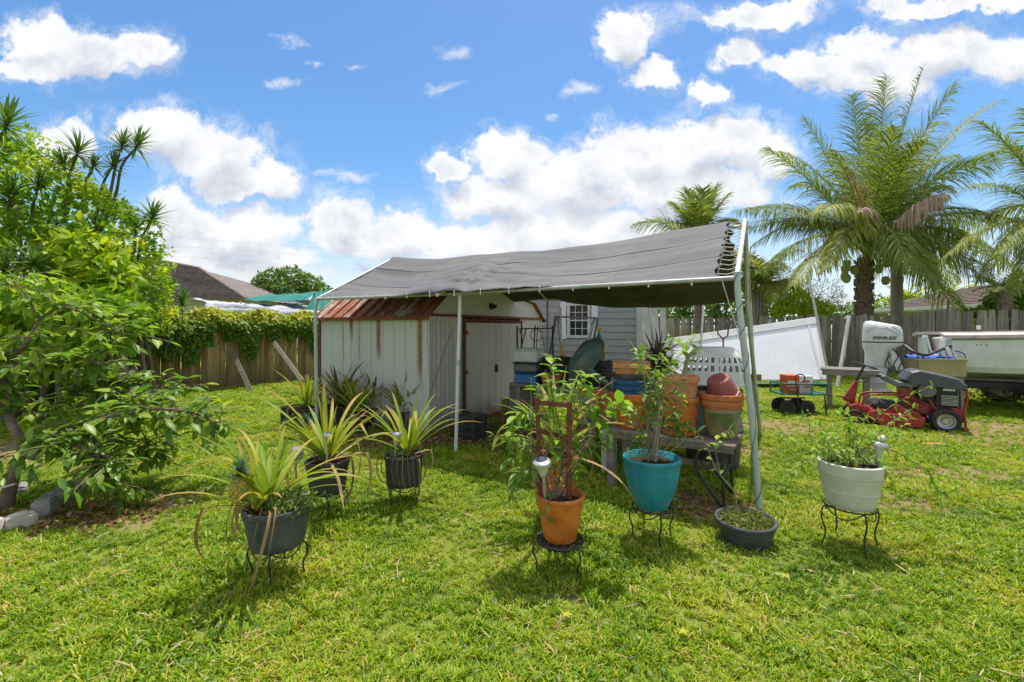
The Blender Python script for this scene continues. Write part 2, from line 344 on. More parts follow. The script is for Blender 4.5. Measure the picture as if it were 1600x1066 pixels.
class MB:
    def __init__(s): s.v = []; s.f = []; s.sm = []
    def add(s, vs, fs, smooth=False):
        n = len(s.v); s.v += [Vector(v) for v in vs]
        s.f += [tuple(i + n for i in f) for f in fs]; s.sm += [smooth] * len(fs)
        return s
    def box(s, c, size, rot=None, taper=1.0, bev=0.0):
        hx, hy, hz = (d / 2 for d in size)
        if bev > 0:
            b = min(bev, hx * .9, hy * .9, hz * .9)
            vs = []
            for sx in (-1, 1):
                for sy in (-1, 1):
                    for sz in (-1, 1):
                        vs += [(sx * (hx), sy * (hy - b), sz * (hz - b)), (sx * (hx - b), sy * hy, sz * (hz - b)), (sx * (hx - b), sy * (hy - b), sz * hz)]
            idx = {}
            k = 0
            for sx in (-1, 1):
                for sy in (-1, 1):
                    for sz in (-1, 1):
                        idx[(sx, sy, sz)] = k; k += 3
            fs = []
            def q(a, ks):
                fs.append([idx[t] + ks for t in a])
            for sx in (-1, 1):
                o = [(sx, -1, -1), (sx, 1, -1), (sx, 1, 1), (sx, -1, 1)]; q(o if sx > 0 else o[::-1], 0)
            for sy in (-1, 1):
                o = [(-1, sy, -1), (-1, sy, 1), (1, sy, 1), (1, sy, -1)]; q(o if sy > 0 else o[::-1], 1)
            for sz in (-1, 1):
                o = [(-1, -1, sz), (1, -1, sz), (1, 1, sz), (-1, 1, sz)]; q(o if sz > 0 else o[::-1], 2)
            for a in (-1, 1):
                for bb in (-1, 1):
                    e = [idx[(a, bb, -1)], idx[(a, bb, 1)]]
                    fs.append([e[0], e[1], e[1] + 1, e[0] + 1][::(1 if a * bb < 0 else -1)])
                    e = [idx[(a, -1, bb)], idx[(a, 1, bb)]]
                    fs.append([e[0], e[1], e[1] + 2, e[0] + 2][::(1 if a * bb > 0 else -1)])
                    e = [idx[(-1, a, bb)], idx[(1, a, bb)]]
                    fs.append([e[0] + 1, e[1] + 1, e[1] + 2, e[0] + 2][::(1 if a * bb < 0 else -1)])
            for sx in (-1, 1):
                for sy in (-1, 1):
                    for sz in (-1, 1):
                        i = idx[(sx, sy, sz)]; fs.append([i, i + 1, i + 2][::(1 if sx * sy * sz > 0 else -1)])
        else:
            t = taper
            vs = [(-hx, -hy, -hz), (hx, -hy, -hz), (hx, hy, -hz), (-hx, hy, -hz),
                  (-hx * t, -hy * t, hz), (hx * t, -hy * t, hz), (hx * t, hy * t, hz), (-hx * t, hy * t, hz)]
            fs = [(0, 3, 2, 1), (4, 5, 6, 7), (0, 1, 5, 4), (1, 2, 6, 5), (2, 3, 7, 6), (3, 0, 4, 7)]
        R = rot if rot is not None else Matrix.Identity(3)
        c = Vector(c)
        return s.add([R @ Vector(v) + c for v in vs], fs)
    def bar(s, a, b, w, h=None, up=(0, 0, 1)):
        a = Vector(a); b = Vector(b); h = h or w
        d = (b - a); L = d.length; d.normalize()
        u = Vector(up)
        if abs(d.dot(u)) > .98: u = Vector((0, 1, 0))
        sx = d.cross(u).normalized(); u = sx.cross(d)
        R = Matrix((d, sx, u)).transposed()
        return s.box((a + b) / 2, (L, w, h), R)
    def tube(s, pts, r, n=8, cap=True, smooth=True):
        pts = [Vector(p) for p in pts]; k = len(pts)
        rs = r if isinstance(r, (list, tuple)) else [r] * k
        vs = []; fs = []
        t0 = (pts[1] - pts[0]).normalized()
        u = Vector((0, 0, 1)) if abs(t0.z) < .9 else Vector((1, 0, 0))
        u = (u - t0 * u.dot(t0)).normalized()
        for i in range(k):
            t = (pts[min(i + 1, k - 1)] - pts[max(i - 1, 0)])
            if t.length < 1e-9: t = t0
            t.normalize(); u = (u - t * u.dot(t))
            if u.length < 1e-6: u = t.orthogonal()
            u.normalize(); w = t.cross(u)
            for j in range(n):
                a = 2 * PI * j / n
                vs.append(pts[i] + (u * math.cos(a) + w * math.sin(a)) * rs[i])
        for i in range(k - 1):
            for j in range(n):
                j2 = (j + 1) % n
                fs.append((i * n + j, i * n + j2, (i + 1) * n + j2, (i + 1) * n + j))
        if cap:
            fs.append(tuple(range(n))[::-1]); fs.append(tuple((k - 1) * n + j for j in range(n)))
        return s.add(vs, fs, smooth)
    def ring(s, c, R, r, n=24, m=6, rot=None, sx=1, sy=1):
        pts = []; vs = []; fs = []
        c = Vector(c)
        Rm = rot if rot is not None else Matrix.Identity(3)
        for i in range(n):
            a = 2 * PI * i / n
            for j in range(m):
                b = 2 * PI * j / m
                vs.append(Rm @ Vector(((R * sx + r * math.cos(b)) * math.cos(a), (R * sy + r * math.cos(b)) * math.sin(a), r * math.sin(b))) + c)
        for i in range(n):
            for j in range(m):
                fs.append((i * m + j, ((i + 1) % n) * m + j, ((i + 1) % n) * m + (j + 1) % m, i * m + (j + 1) % m))
        return s.add(vs, fs, True)
    def lathe(s, prof, n=28, c=(0, 0, 0), rot=None, smooth=True, sx=1, sy=1, wob=0):
        c = Vector(c); vs = []; fs = []; k = len(prof)
        Rm = rot if rot is not None else Matrix.Identity(3)
        for (r, z) in prof:
            for j in range(n):
                a = 2 * PI * j / n
                w = 1 + wob * math.sin(3 * a + 1) * (z + .1)
                vs.append(Rm @ Vector((r * math.cos(a) * sx * w, r * math.sin(a) * sy * w, z)) + c)
        for i in range(k - 1):
            for j in range(n):
                j2 = (j + 1) % n
                fs.append((i * n + j, i * n + j2, (i + 1) * n + j2, (i + 1) * n + j))
        if prof[0][0] < .01: fs.append(tuple(range(n))[::-1])
        if prof[-1][0] < .01: fs.append(tuple((k - 1) * n + j for j in range(n)))
        return s.add(vs, fs, smooth)
    def prism(s, poly, y0, y1, axis='Y'):
        """extrude a polygon given in (x, z) between y0 and y1"""
        n = len(poly)
        if axis == 'Y': vs = [(p[0], y0, p[1]) for p in poly] + [(p[0], y1, p[1]) for p in poly]
        elif axis == 'X': vs = [(y0, p[0], p[1]) for p in poly] + [(y1, p[0], p[1]) for p in poly]
        else: vs = [(p[0], p[1], y0) for p in poly] + [(p[0], p[1], y1) for p in poly]
        fs = [tuple(range(n)), tuple(range(2 * n - 1, n - 1, -1))]
        for i in range(n):
            j = (i + 1) % n
            fs.append((j, i, i + n, j + n))
        return s.add(vs, fs)
    def build(s, name, mat, parent=None, world=False, loc=None, fixn=True):
        vs = s.v
        if world and parent is not None:
            inv = world_of(parent).inverted(); vs = [inv @ v for v in vs]
        me = bpy.data.meshes.new(name); me.from_pydata([tuple(v) for v in vs], [], s.f)
        me.polygons.foreach_set('use_smooth', s.sm)
        if fixn:
            import bmesh
            bm = bmesh.new(); bm.from_mesh(me); bmesh.ops.recalc_face_normals(bm, faces=bm.faces)
            for e in bm.edges:
                if len(e.link_faces) == 2 and e.calc_face_angle(0) > .7: e.smooth = False
            bm.to_mesh(me); bm.free()
        me.materials.append(mat)
        o = bpy.data.objects.new(name, me); COL.objects.link(o)
        if parent: o.parent = parent
        if loc: o.location = loc
        return o

def inst(name, me, parent, mw, local=False):
    """one more object that shares a mesh; mw is a world matrix unless local"""
    o = bpy.data.objects.new(name, me); COL.objects.link(o)
    if parent:
        o.parent = parent
        m = mw if local else world_of(parent).inverted() @ mw
    else: m = mw
    o.matrix_basis = m
    return o
def copy_tree(o, parent=None):
    c = o.copy(); COL.objects.link(c); c.parent = parent
    for ch in [x for x in COL.objects if x.parent == o]: copy_tree(ch, c)
    return c
def struct(o): o['kind'] = 'structure'; return o
def stuff(o): o['kind'] = 'stuff'; return o

# leaf templates: (verts (k,3) along +X, quads)
def tmpl(prof, fold=.25, droop=.15):
    """prof: list of (x, halfwidth). three verts across"""
    vs = []; fs = []
    for i, (x, w) in enumerate(prof):
        z = -droop * x * x
        vs += [(x, -w, z + fold * w), (x, 0, z), (x, w, z + fold * w)]
    for i in range(len(prof) - 1):
        a = 3 * i; fs += [(a, a + 1, a + 4, a + 3), (a + 1, a + 2, a + 5, a + 4)]
    return np.array(vs, float), np.array(fs)
T_OVAL = tmpl([(0, .012), (.15, .13), (.4, .22), (.7, .17), (1, .01)], .3, .2)
T_OVAL2 = tmpl([(0, .012), (.18, .11), (.45, .17), (.75, .12), (1, .01)], .35, .45)
T_SMALL = tmpl([(0, .03), (.45, .3), (1, .02)], .3, .15)
T_STRIP = tmpl([(0, .03), (.4, .035), (1, .004)], .3, .25)
T_LANCE = tmpl([(0, .02), (.3, .045), (.65, .035), (1, .004)], .4, .2)
def tmesh(name, T, mat, smooth=True):
    me = bpy.data.meshes.new(name); me.from_pydata([tuple(v) for v in T[0]], [], [tuple(int(i) for i in f) for f in T[1]])
    me.polygons.foreach_set('use_smooth', [smooth] * len(me.polygons)); me.materials.append(mat)
    return me
def norm(a): return a / np.maximum(np.linalg.norm(a, axis=1, keepdims=True), 1e-9)
def cloud(name, mat, parent, T, pos, axis, nrm, size, tint, origin=None, width=1.0):
    """many leaves as one mesh, each leaf its own faces"""
    V, Q = T; N = len(pos); k = len(V)
    a = norm(np.asarray(axis, float)); n = np.asarray(nrm, float)
    n = norm(n - a * (a * n).sum(1, keepdims=True) + 1e-6)
    b = np.cross(n, a)
    size = np.broadcast_to(np.asarray(size, float), (N,))
    vs = (pos[:, None, :] + size[:, None, None] * (V[None, :, 0:1] * a[:, None, :] + V[None, :, 1:2] * width * b[:, None, :] + V[None, :, 2:3] * n[:, None, :])).reshape(-1, 3)
    if origin is not None: vs = vs - np.array(origin)
    fs = (Q[None] + (np.arange(N) * k)[:, None, None]).reshape(-1, 4)
    me = bpy.data.meshes.new(name)
    me.vertices.add(len(vs)); me.vertices.foreach_set('co', vs.astype(np.float32).ravel())
    me.loops.add(fs.size); me.loops.foreach_set('vertex_index', fs.astype(np.int32).ravel())
    me.polygons.add(len(fs)); me.polygons.foreach_set('loop_start', np.arange(0, fs.size, 4, dtype=np.int32))
    me.polygons.foreach_set('use_smooth', np.ones(len(fs), bool))
    me.update(calc_edges=True)
    at = me.attributes.new('tint', 'FLOAT', 'FACE')
    at.data.foreach_set('value', np.repeat(np.clip(np.asarray(tint, float), 0, 1), len(Q)).astype(np.float32))
    me.materials.append(mat)
    o = bpy.data.objects.new(name, me); COL.objects.link(o)
    if parent: o.parent = parent
    return o
def rdir(N, up=0.0):
    d = RNG.normal(size=(N, 3)); d[:, 2] += up; return norm(d)
def lookmat(pos, axis, nrm, s=1.0, sw=1.0):
    a = Vector(axis).normalized(); n = Vector(nrm); n = n - a * n.dot(a)
    if n.length < 1e-5: n = a.orthogonal()
    n.normalize(); b = n.cross(a)
    return Matrix(((a.x * s, b.x * s * sw, n.x * s, pos[0]), (a.y * s, b.y * s * sw, n.y * s, pos[1]), (a.z * s, b.z * s * sw, n.z * s, pos[2]), (0, 0, 0, 1)))
def bez(p0, p1, p2, n):
    return [(1 - t) ** 2 * p0 + 2 * t * (1 - t) * p1 + t * t * p2 for t in [i / (n - 1) for i in range(n)]]
def smoothpts(pts, rs, sub=4):
    """catmull-rom through points"""
    out = []; ro = []
    n = len(pts)
    for i in range(n - 1):
        a = pts[max(i - 1, 0)]; b = pts[i]; c = pts[i + 1]; d = pts[min(i + 2, n - 1)]
        for k in range(sub):
            t = k / sub
            out.append(.5 * ((2 * b) + (c - a) * t + (2 * a - 5 * b + 4 * c - d) * t * t + (3 * b - a - 3 * c + d) * t ** 3))
            ro.append(rs[i] * (1 - t) + rs[i + 1] * t)
    out.append(pts[-1]); ro.append(rs[-1])
    return out, ro

AD = Vector((.4906, .8714, 0)); BD = Vector((.8714, -.4906, 0)); ROT = -math.atan2(.4906, .8714)
# ================================================================== GROUND
def lawn_mat():
    m, T = newmat('lawn_soil')
    p = T.node('ShaderNodeNewGeometry').outputs['Position']
    big = T.noise(p, .55, 4, .6); fine = T.noise(p, 14, 5, .7); mid = T.noise(p, 3.2, 4, .6)
    g = T.mix(fine, (.10, .15, .02), (.24, .30, .04))
    g = T.mix(T.math('MULTIPLY', mid, .5), g, (.28, .27, .06))
    s = T.node('ShaderNodeSeparateXYZ'); T.put(s.inputs[0], p)
    soilc = T.mix(fine, (.22, .14, .08), (.34, .25, .15))
    bare = T.maprange(big, .54, .66)
    col = T.mix(T.math('MULTIPLY', bare, .6), g, soilc)
    # worn bare patches that really lie in this yard
    for (c, r) in BARE:
        d = T.vmath('LENGTH', T.vmath('MULTIPLY', T.vmath('SUBTRACT', p, c), (1 / r[0], 1 / r[1], 0)), out=1)
        f = T.maprange(T.math('ADD', d, T.math('MULTIPLY', T.math('SUBTRACT', fine, .5), .9)), .6, 1.15, 1, 0)
        col = T.mix(T.math('MULTIPLY', f, .9), col, soilc)
    finish(T, col, .95, 0, bump=T.noise(p, 30, 5, .7), bstr=.8, bdist=.03, spec=.1)
    return m
BARE = [(tuple(G(1450, 740)), (1.0, .35)), (tuple(G(1560, 685)), (1.1, .8)), (tuple(G(1230, 668)), (.9, .6)), (tuple(G(1420, 790)), (.5, .3)),
        (tuple(G(1100, 790)), (.55, .45)), (tuple(G(70, 815)), (1.0, .35)), (tuple(G(1550, 665)), (.9, .5)), (tuple(G(880, 690)), (1.5, .7)),
        (tuple(G(260, 780)), (.45, .35)), (tuple(G(20, 700)), (1.6, 1.0)), (tuple(G(1150, 700)), (.5, .5)), (tuple(G(640, 690)), (1.2, .5))]
def bareness(x, y):
    b = 0
    for c, r in BARE:
        d = math.hypot((x - c[0]) / r[0], (y - c[1]) / r[1]); b = max(b, 1.25 - d)
    return min(1, max(0, b))
gm = MB()
n = 90
xs = [(-1 if i < n / 2 else 1) * (abs(i - n / 2) / (n / 2)) ** 2.6 * 450 for i in range(n + 1)]
ys = [-40 + 0] + [(-4 + 22 * (j / 60)) for j in range(61)] + [25, 40, 70, 150, 400, 900]
vs = [(x, y, (0.012 * noise.noise(Vector((x * .8, y * .8, 0))) - .004) if y < 18 else 0) for y in ys for x in xs]
nx = len(xs)
fs = [(j * nx + i, j * nx + i + 1, (j + 1) * nx + i + 1, (j + 1) * nx + i) for j in range(len(ys) - 1) for i in range(nx - 1)]
gm.add(vs, fs, True)
struct(gm.build('lawn', lawn_mat()))

# grass: tufts instanced on points by geometry nodes
def grassmat():
    m, T = newmat('grass_blade')
    p = T.node('ShaderNodeNewGeometry').outputs['Position']
    a = T.node('ShaderNodeAttribute'); a.attribute_name = 'tint'
    r = T.noise(p, 1.3, 4, .65); r2 = T.noise(p, 28, 2, .6)
    f = T.math('ADD', T.math('MULTIPLY', T.math('SUBTRACT', r, .5), 1.9), T.math('ADD', T.math('MULTIPLY', a.outputs['Fac'], .75), T.math('MULTIPLY', T.math('SUBTRACT', r2, .4), .5)))
    c = T.ramp(f, [(0, (.065, .165, .007)), (.3, (.17, .315, .009)), (.63, (.35, .45, .012)), (.86, (.49, .50, .035)), (1, (.55, .44, .14))])
    tr = T.mix(1.0, c, (1.3, 1.3, .5), 'MULTIPLY')
    finish(T, c, .5, 0, spec=.35, trans=tr, transfac=.38)
    return m
GM = grassmat()
tuft_col = bpy.data.collections.new('grass_tufts')     # kept out of the scene: only the copies show
for k in range(6):
    rs = np.random.default_rng(100 + k); V = []; Q = []; tt = []
    nb = 20
    for b in range(nb):
        ang = rs.uniform(0, 2 * PI); rad = rs.uniform(0, .05); h = rs.uniform(.018, .055); w = rs.uniform(.0024, .0046)
        lean = rs.uniform(.25, 1.25); az = rs.uniform(0, 2 * PI)
        base = np.array([math.cos(ang) * rad, math.sin(ang) * rad, 0])
        side = np.array([-math.sin(az), math.cos(az), 0]); fw = np.array([math.cos(az), math.sin(az), 0])
        i0 = len(V)
        for s, (t, ww) in enumerate(((0, .8), (.45, 1), (.8, .7), (1, .1))):
            c = base + fw * h * lean * t * t * 1.0 + np.array([0, 0, h * t * (1 - .35 * lean * t * .8)])
            V += [tuple(c - side * w * ww), tuple(c + side * w * ww)]
            if s: Q.append((i0 + 2 * s - 2, i0 + 2 * s - 1, i0 + 2 * s + 1, i0 + 2 * s)); tt.append(min(1, max(0, rs.normal(.5, .2))) if s == 1 else tt[-1])
        if rs.random() < .17: tt[-3:] = [1.15] * 3
    me = bpy.data.meshes.new('grass_tuft'); me.from_pydata(V, [], Q)
    at = me.attributes.new('tint', 'FLOAT', 'FACE'); at.data.foreach_set('value', tt)
    me.materials.append(GM)
    tuft_col.objects.link(bpy.data.objects.new('grass_tuft', me))
def scatter(name, pts, rots, scl, idx, coll):
    me = bpy.data.meshes.new(name)
    me.vertices.add(len(pts)); me.vertices.foreach_set('co', pts.astype(np.float32).ravel())
    for nm, ty, key, dat in (('rot', 'FLOAT_VECTOR', 'vector', rots), ('scl', 'FLOAT', 'value', scl), ('idx', 'INT', 'value', idx)):
        a = me.attributes.new(nm, ty, 'POINT'); a.data.foreach_set(key, dat.ravel())
    o = bpy.data.objects.new(name, me); COL.objects.link(o)
    ng = bpy.data.node_groups.new(name, 'GeometryNodeTree')
    ng.interface.new_socket('Geometry', in_out='INPUT', socket_type='NodeSocketGeometry')
    ng.interface.new_socket('Geometry', in_out='OUTPUT', socket_type='NodeSocketGeometry')
    N = ng.nodes; L = ng.links
    gi = N.new('NodeGroupInput'); go = N.new('NodeGroupOutput')
    ip = N.new('GeometryNodeInstanceOnPoints'); ci = N.new('GeometryNodeCollectionInfo')
    ci.inputs['Collection'].default_value = coll; ci.inputs['Separate Children'].default_value = True; ci.inputs['Reset Children'].default_value = True
    ip.inputs['Pick Instance'].default_value = True
    L.new(gi.outputs[0], ip.inputs['Points']); L.new(ci.outputs[0], ip.inputs['Instance'])
    def na(nm, ty):
        q = N.new('GeometryNodeInputNamedAttribute'); q.data_type = ty; q.inputs['Name'].default_value = nm; return q.outputs[0]
    er = N.new('FunctionNodeEulerToRotation')
    L.new(na('rot', 'FLOAT_VECTOR'), er.inputs[0]); L.new(er.outputs[0], ip.inputs['Rotation'])
    L.new(na('scl', 'FLOAT'), ip.inputs['Scale']); L.new(na('idx', 'INT'), ip.inputs['Instance Index'])
    L.new(ip.outputs[0], go.inputs[0])
    md = o.modifiers.new('scatter', 'NODES'); md.node_group = ng
    return o
def make_grass():
    out = []; sc = []
    for (y0, y1, dens, s0) in ((1.5, 3.2, 820, .82), (3.2, 5.2, 560, .95), (5.2, 9, 290, 1.1), (9, 15, 125, 1.3), (15, 26, 26, 1.8)):
        nn = int(dens * (2.3 * (y0 + y1) / 2 + 3.2) * (y1 - y0))
        y = RNG.uniform(y0, y1, nn); x = RNG.uniform(-1, 1, nn) * (1.15 * y + 1.6)
        for i in range(nn):
            b = bareness(x[i], y[i])
            nz = noise.noise(Vector((x[i] * 1.1, y[i] * 1.1, 3)))
            if RNG.random() < b * .55 + max(0, nz - .3) * .4: continue
            if y0 >= 15 and not (x[i] > -9 and y[i] < 22): continue
            out.append((x[i], y[i], 0)); sc.append(s0 * (1 + .55 * noise.noise(Vector((x[i] * .9, y[i] * .9, 9))) + .25 * noise.noise(Vector((x[i] * 4, y[i] * 4, 2)))) * RNG.uniform(.7, 1.25) * (1 - .3 * b))
    pts = np.array(out); nn = len(pts)
    rots = np.stack([RNG.normal(0, .18, nn), RNG.normal(0, .18, nn), RNG.uniform(0, 6.28, nn)], 1).astype(np.float32)
    o = scatter('grass', pts, rots, np.array(sc, np.float32), RNG.integers(0, 6, nn).astype(np.int32), tuft_col)
    stuff(o); tag(o, 'short bright green lawn grass covering the whole yard', 'grass')
make_grass()
def ground_bits(name, label, cat, nn, T, mat, size, z, y1=9.0, up=.3):
    y = 1.6 + (y1 - 1.6) * RNG.uniform(0, 1, nn) ** 1.3; x = RNG.uniform(-1.2, 1.2, nn) * (y + .3)
    k = np.array([noise.noise(Vector((a * 1.6, b * 1.6, 21))) for a, b in zip(x, y)]); keep = k > RNG.uniform(-.35, .45, nn); x = x[keep]; y = y[keep]; m = len(x)
    ax = rdir(m); ax[:, 2] = np.abs(ax[:, 2]) * up
    o = cloud(name, mat, None, T, np.stack([x, y, RNG.uniform(z[0], z[1], m)], 1), ax, rdir(m, 1.6), RNG.uniform(size[0], size[1], m), RNG.uniform(0, 1, m)); stuff(o); tag(o, label, cat)
ground_bits('weeds', 'small broad-leaved weeds and clover growing through the lawn', 'weeds', 9000, T_SMALL, M['small_leaf'], (.014, .034), (.015, .045))
ground_bits('thatch', 'dry straw coloured clippings lying in the lawn', 'clippings', 4500, tmpl([(0, .03), (.5, .04), (1, .02)], .1, .1), leafmat('straw', (.45, .33, .17), (.58, .46, .26), (.34, .22, .11), mode='attr', rough=.9, trans=.1, spec=.1), (.03, .09), (.012, .04))

# mulch bed and leaf litter
def litter(name, label, cen, rad, nn, mat, T, size, cat, z=.02):
    ang = RNG.uniform(0, 6.28, nn); r = np.sqrt(RNG.uniform(0, 1, nn))
    pos = np.stack([cen[0] + np.cos(ang) * r * rad[0], cen[1] + np.sin(ang) * r * rad[1], RNG.uniform(.005, z, nn)], 1)
    ax = rdir(nn); ax[:, 2] *= .3
    o = cloud(name, mat, None, T, pos, ax, rdir(nn, 1.5), RNG.uniform(size[0], size[1], nn), RNG.uniform(0, 1, nn))
    stuff(o); tag(o, label, cat); return o
M['litter'] = leafmat('litter_leaf', (.16, .08, .035), (.30, .18, .08), (.42, .31, .17), mode='attr', rough=.9, trans=.1, spec=.1)
litter('fallen_leaves', 'brown dead leaves and mulch by the concrete edging blocks', G(110, 805), (.75, .28), 700, M['litter'], T_SMALL, (.025, .07), 'fallen leaves', .035)
litter('mulch', 'dark brown mulch and dry debris beside the shed doors', (.35, 6.3), (1.4, .9), 2600, M['litter'], T_SMALL, (.02, .07), 'mulch', .06)
litter('fallen_leaves', 'dry debris in the bare patch behind the black bowl', G(1100, 790), (.5, .4), 500, M['litter'], T_SMALL, (.02, .06), 'fallen leaves')
litter('fallen_leaves', 'scattered tan clippings on the lawn at the right', G(1430, 770), (1.2, .7), 500, M['litter'], T_STRIP, (.03, .1), 'fallen leaves', .05)
litter('fallen_leaves', 'dead leaves under the row of pineapple planters by the shed', G(620, 690), (1.1, .3), 900, M['litter'], T_SMALL, (.03, .09), 'fallen leaves', .04)

# ================================================================== FENCES
def woodmat(name, c1, c2, c3, low=None):
    m, T = newmat(name)
    c = coords(T); r = orand(T)
    cc = T.vmath('ADD', c, T.math('MULTIPLY', r, 53.0))
    g = T.noise(T.mapping(cc, (14, 14, 1.1)), 3, 6, .65, dist=.4)
    st = T.noise(T.mapping(cc, (5, 5, .7)), 1.4, 4, .6)
    col = T.mix(T.maprange(g, .35, .68), c1, c2)
    col = T.mix(T.math('MULTIPLY', T.maprange(st, .45, .7), .75), col, c3)
    hs = T.node('ShaderNodeHueSaturation'); T.put(hs.inputs['Color'], col)
    T.put(hs.inputs['Value'], T.maprange(r, 0, 1, .68, 1.28, smooth=False)); col = hs.outputs[0]
    if low:      # algae and splashed dirt along the foot of the boards
        z = T.node('ShaderNodeSeparateXYZ'); T.put(z.inputs[0], c)
        f = T.maprange(T.math('ADD', z.outputs[2], T.math('MULTIPLY', st, -.9)), -.5, .5, .75, 0)
        col = T.mix(f, col, low)
    finish(T, col, .9, 0, bump=g, bstr=.7, bdist=.006, spec=.15)
    return m
M['fence_brown'] = woodmat('fence_brown', (.52, .37, .19), (.28, .18, .085), (.12, .09, .04), (.10, .085, .035))
M['fence_grey'] = woodmat('fence_grey', (.40, .345, .295), (.22, .185, .16), (.15, .135, .11), (.15, .13, .08))
def plank_mesh(w, h, seed, mat, t=.018):
    rr = random.Random(seed)
    mb = MB(); n = 6; vs = []
    for i in range(n + 1):
        z = h * i / n; wl = w / 2 * (1 - .04 * rr.random()); wr = w / 2 * (1 - .04 * rr.random())
        b = .006 * (rr.random() - .5)
        if i == n: wl *= .82; wr *= .82
        vs += [(-wl, b, z), (wr, b, z), (wr, b + t, z), (-wl, b + t, z)]
    fs = []
    for i in range(n):
        a = 4 * i
        for j in range(4): fs.append((a + j, a + (j + 1) % 4, a + 4 + (j + 1) % 4, a + 4 + j))
    fs += [(0, 3, 2, 1), (4 * n, 4 * n + 1, 4 * n + 2, 4 * n + 3)]
    mb.add(vs, fs); o = mb.build('plank', mat); me = o.data; bpy.data.objects.remove(o); return me
def fence(name, label, a, b, h, pitch, mat, meshes, hv=.03, gap=None, rails=True, front=1):
    a = Vector(a); b = Vector(b); d = b - a; L = d.length; d.normalize()
    rz = math.atan2(d.y, d.x)
    t = thing(name, label, 'fence', a, rz)
    k = 0; s = pitch / 2
    while s < L:
        me = meshes[random.randrange(len(meshes))]
        tilt = random.gauss(0, .012)
        mw = Matrix.Translation((s, random.uniform(-.004, .004), random.uniform(-.02, .0))) @ Matrix.Rotation(tilt, 4, 'Y') @ Matrix.Diagonal((1, 1, h * (1 + random.uniform(-hv, hv * .4)), 1))
        if not gap or not (gap[0] < s < gap[1]): inst('plank', me, t, mw, local=True)
        s += pitch * random.uniform(.97, 1.05)
    if rails:
        for z in (.25, .95, 1.55):
            MB().box((L / 2, .05 * front, z * h / 1.83), (L, .04, .085)).build('rail', mat, t)
        q = 0
        while q < L:
            MB().box((q, .1 * front, h * .48), (.09, .05, h * .96)).build('post', mat, t); q += 2.4
    return t
pm_b = [plank_mesh(.142, 1, 10 + i, M['fence_brown']) for i in range(4)] + [plank_mesh(.125, 1, 40 + i, M['fence_brown']) for i in range(3)]
pm_g = [plank_mesh(.140, 1, 20 + i, M['fence_grey']) for i in range(4)]
fa = Vector((-7.37, 10.56, 0))
random.seed(3)
fence('wooden_fence', 'weathered brown plank fence under yellow-green vines at left', fa - AD * 4.2, fa + AD * 12, 1.70, .1385, M['fence_brown'], pm_b)
fence('wooden_fence', 'long grey plank fence behind the white panel and outboard motor', (13.05, 13.35, 0), (4.2, 25.5, 0), 1.96, .1375, M['fence_grey'], pm_g, front=-1)
fence('wooden_fence', 'taller grey plank fence behind the white boat at far right', (19.5, 8.2, 0), (12.45, 13.75, 0), 2.04, .1375, M['fence_grey'], pm_g, front=-1)
# loose boards leaning on the brown fence
for (p0, p1, w, lab) in ((P(362, 548, 11.2), P(392, 612, 10.6), .10, 'weathered board leaning against the brown fence, left of the two near the shed'),
                         (P(428, 535, 11.9), P(473, 596, 9.8), .09, 'pale board leaning against the brown fence beside the shed'),
                         (P(192, 550, 9.3), P(232, 612, 9.0), .11, 'board leaning on the fence under the vine mass at left')):
    p1 = p1.copy(); p1.z = max(0.02, p1.z)
    o = MB().bar(p0 - p1, (0, 0, 0), w, .03, up=(0.3, -1, 0)).build('leaning_board', M['grey_wood'], loc=p1)
    tag(o, lab, 'board')

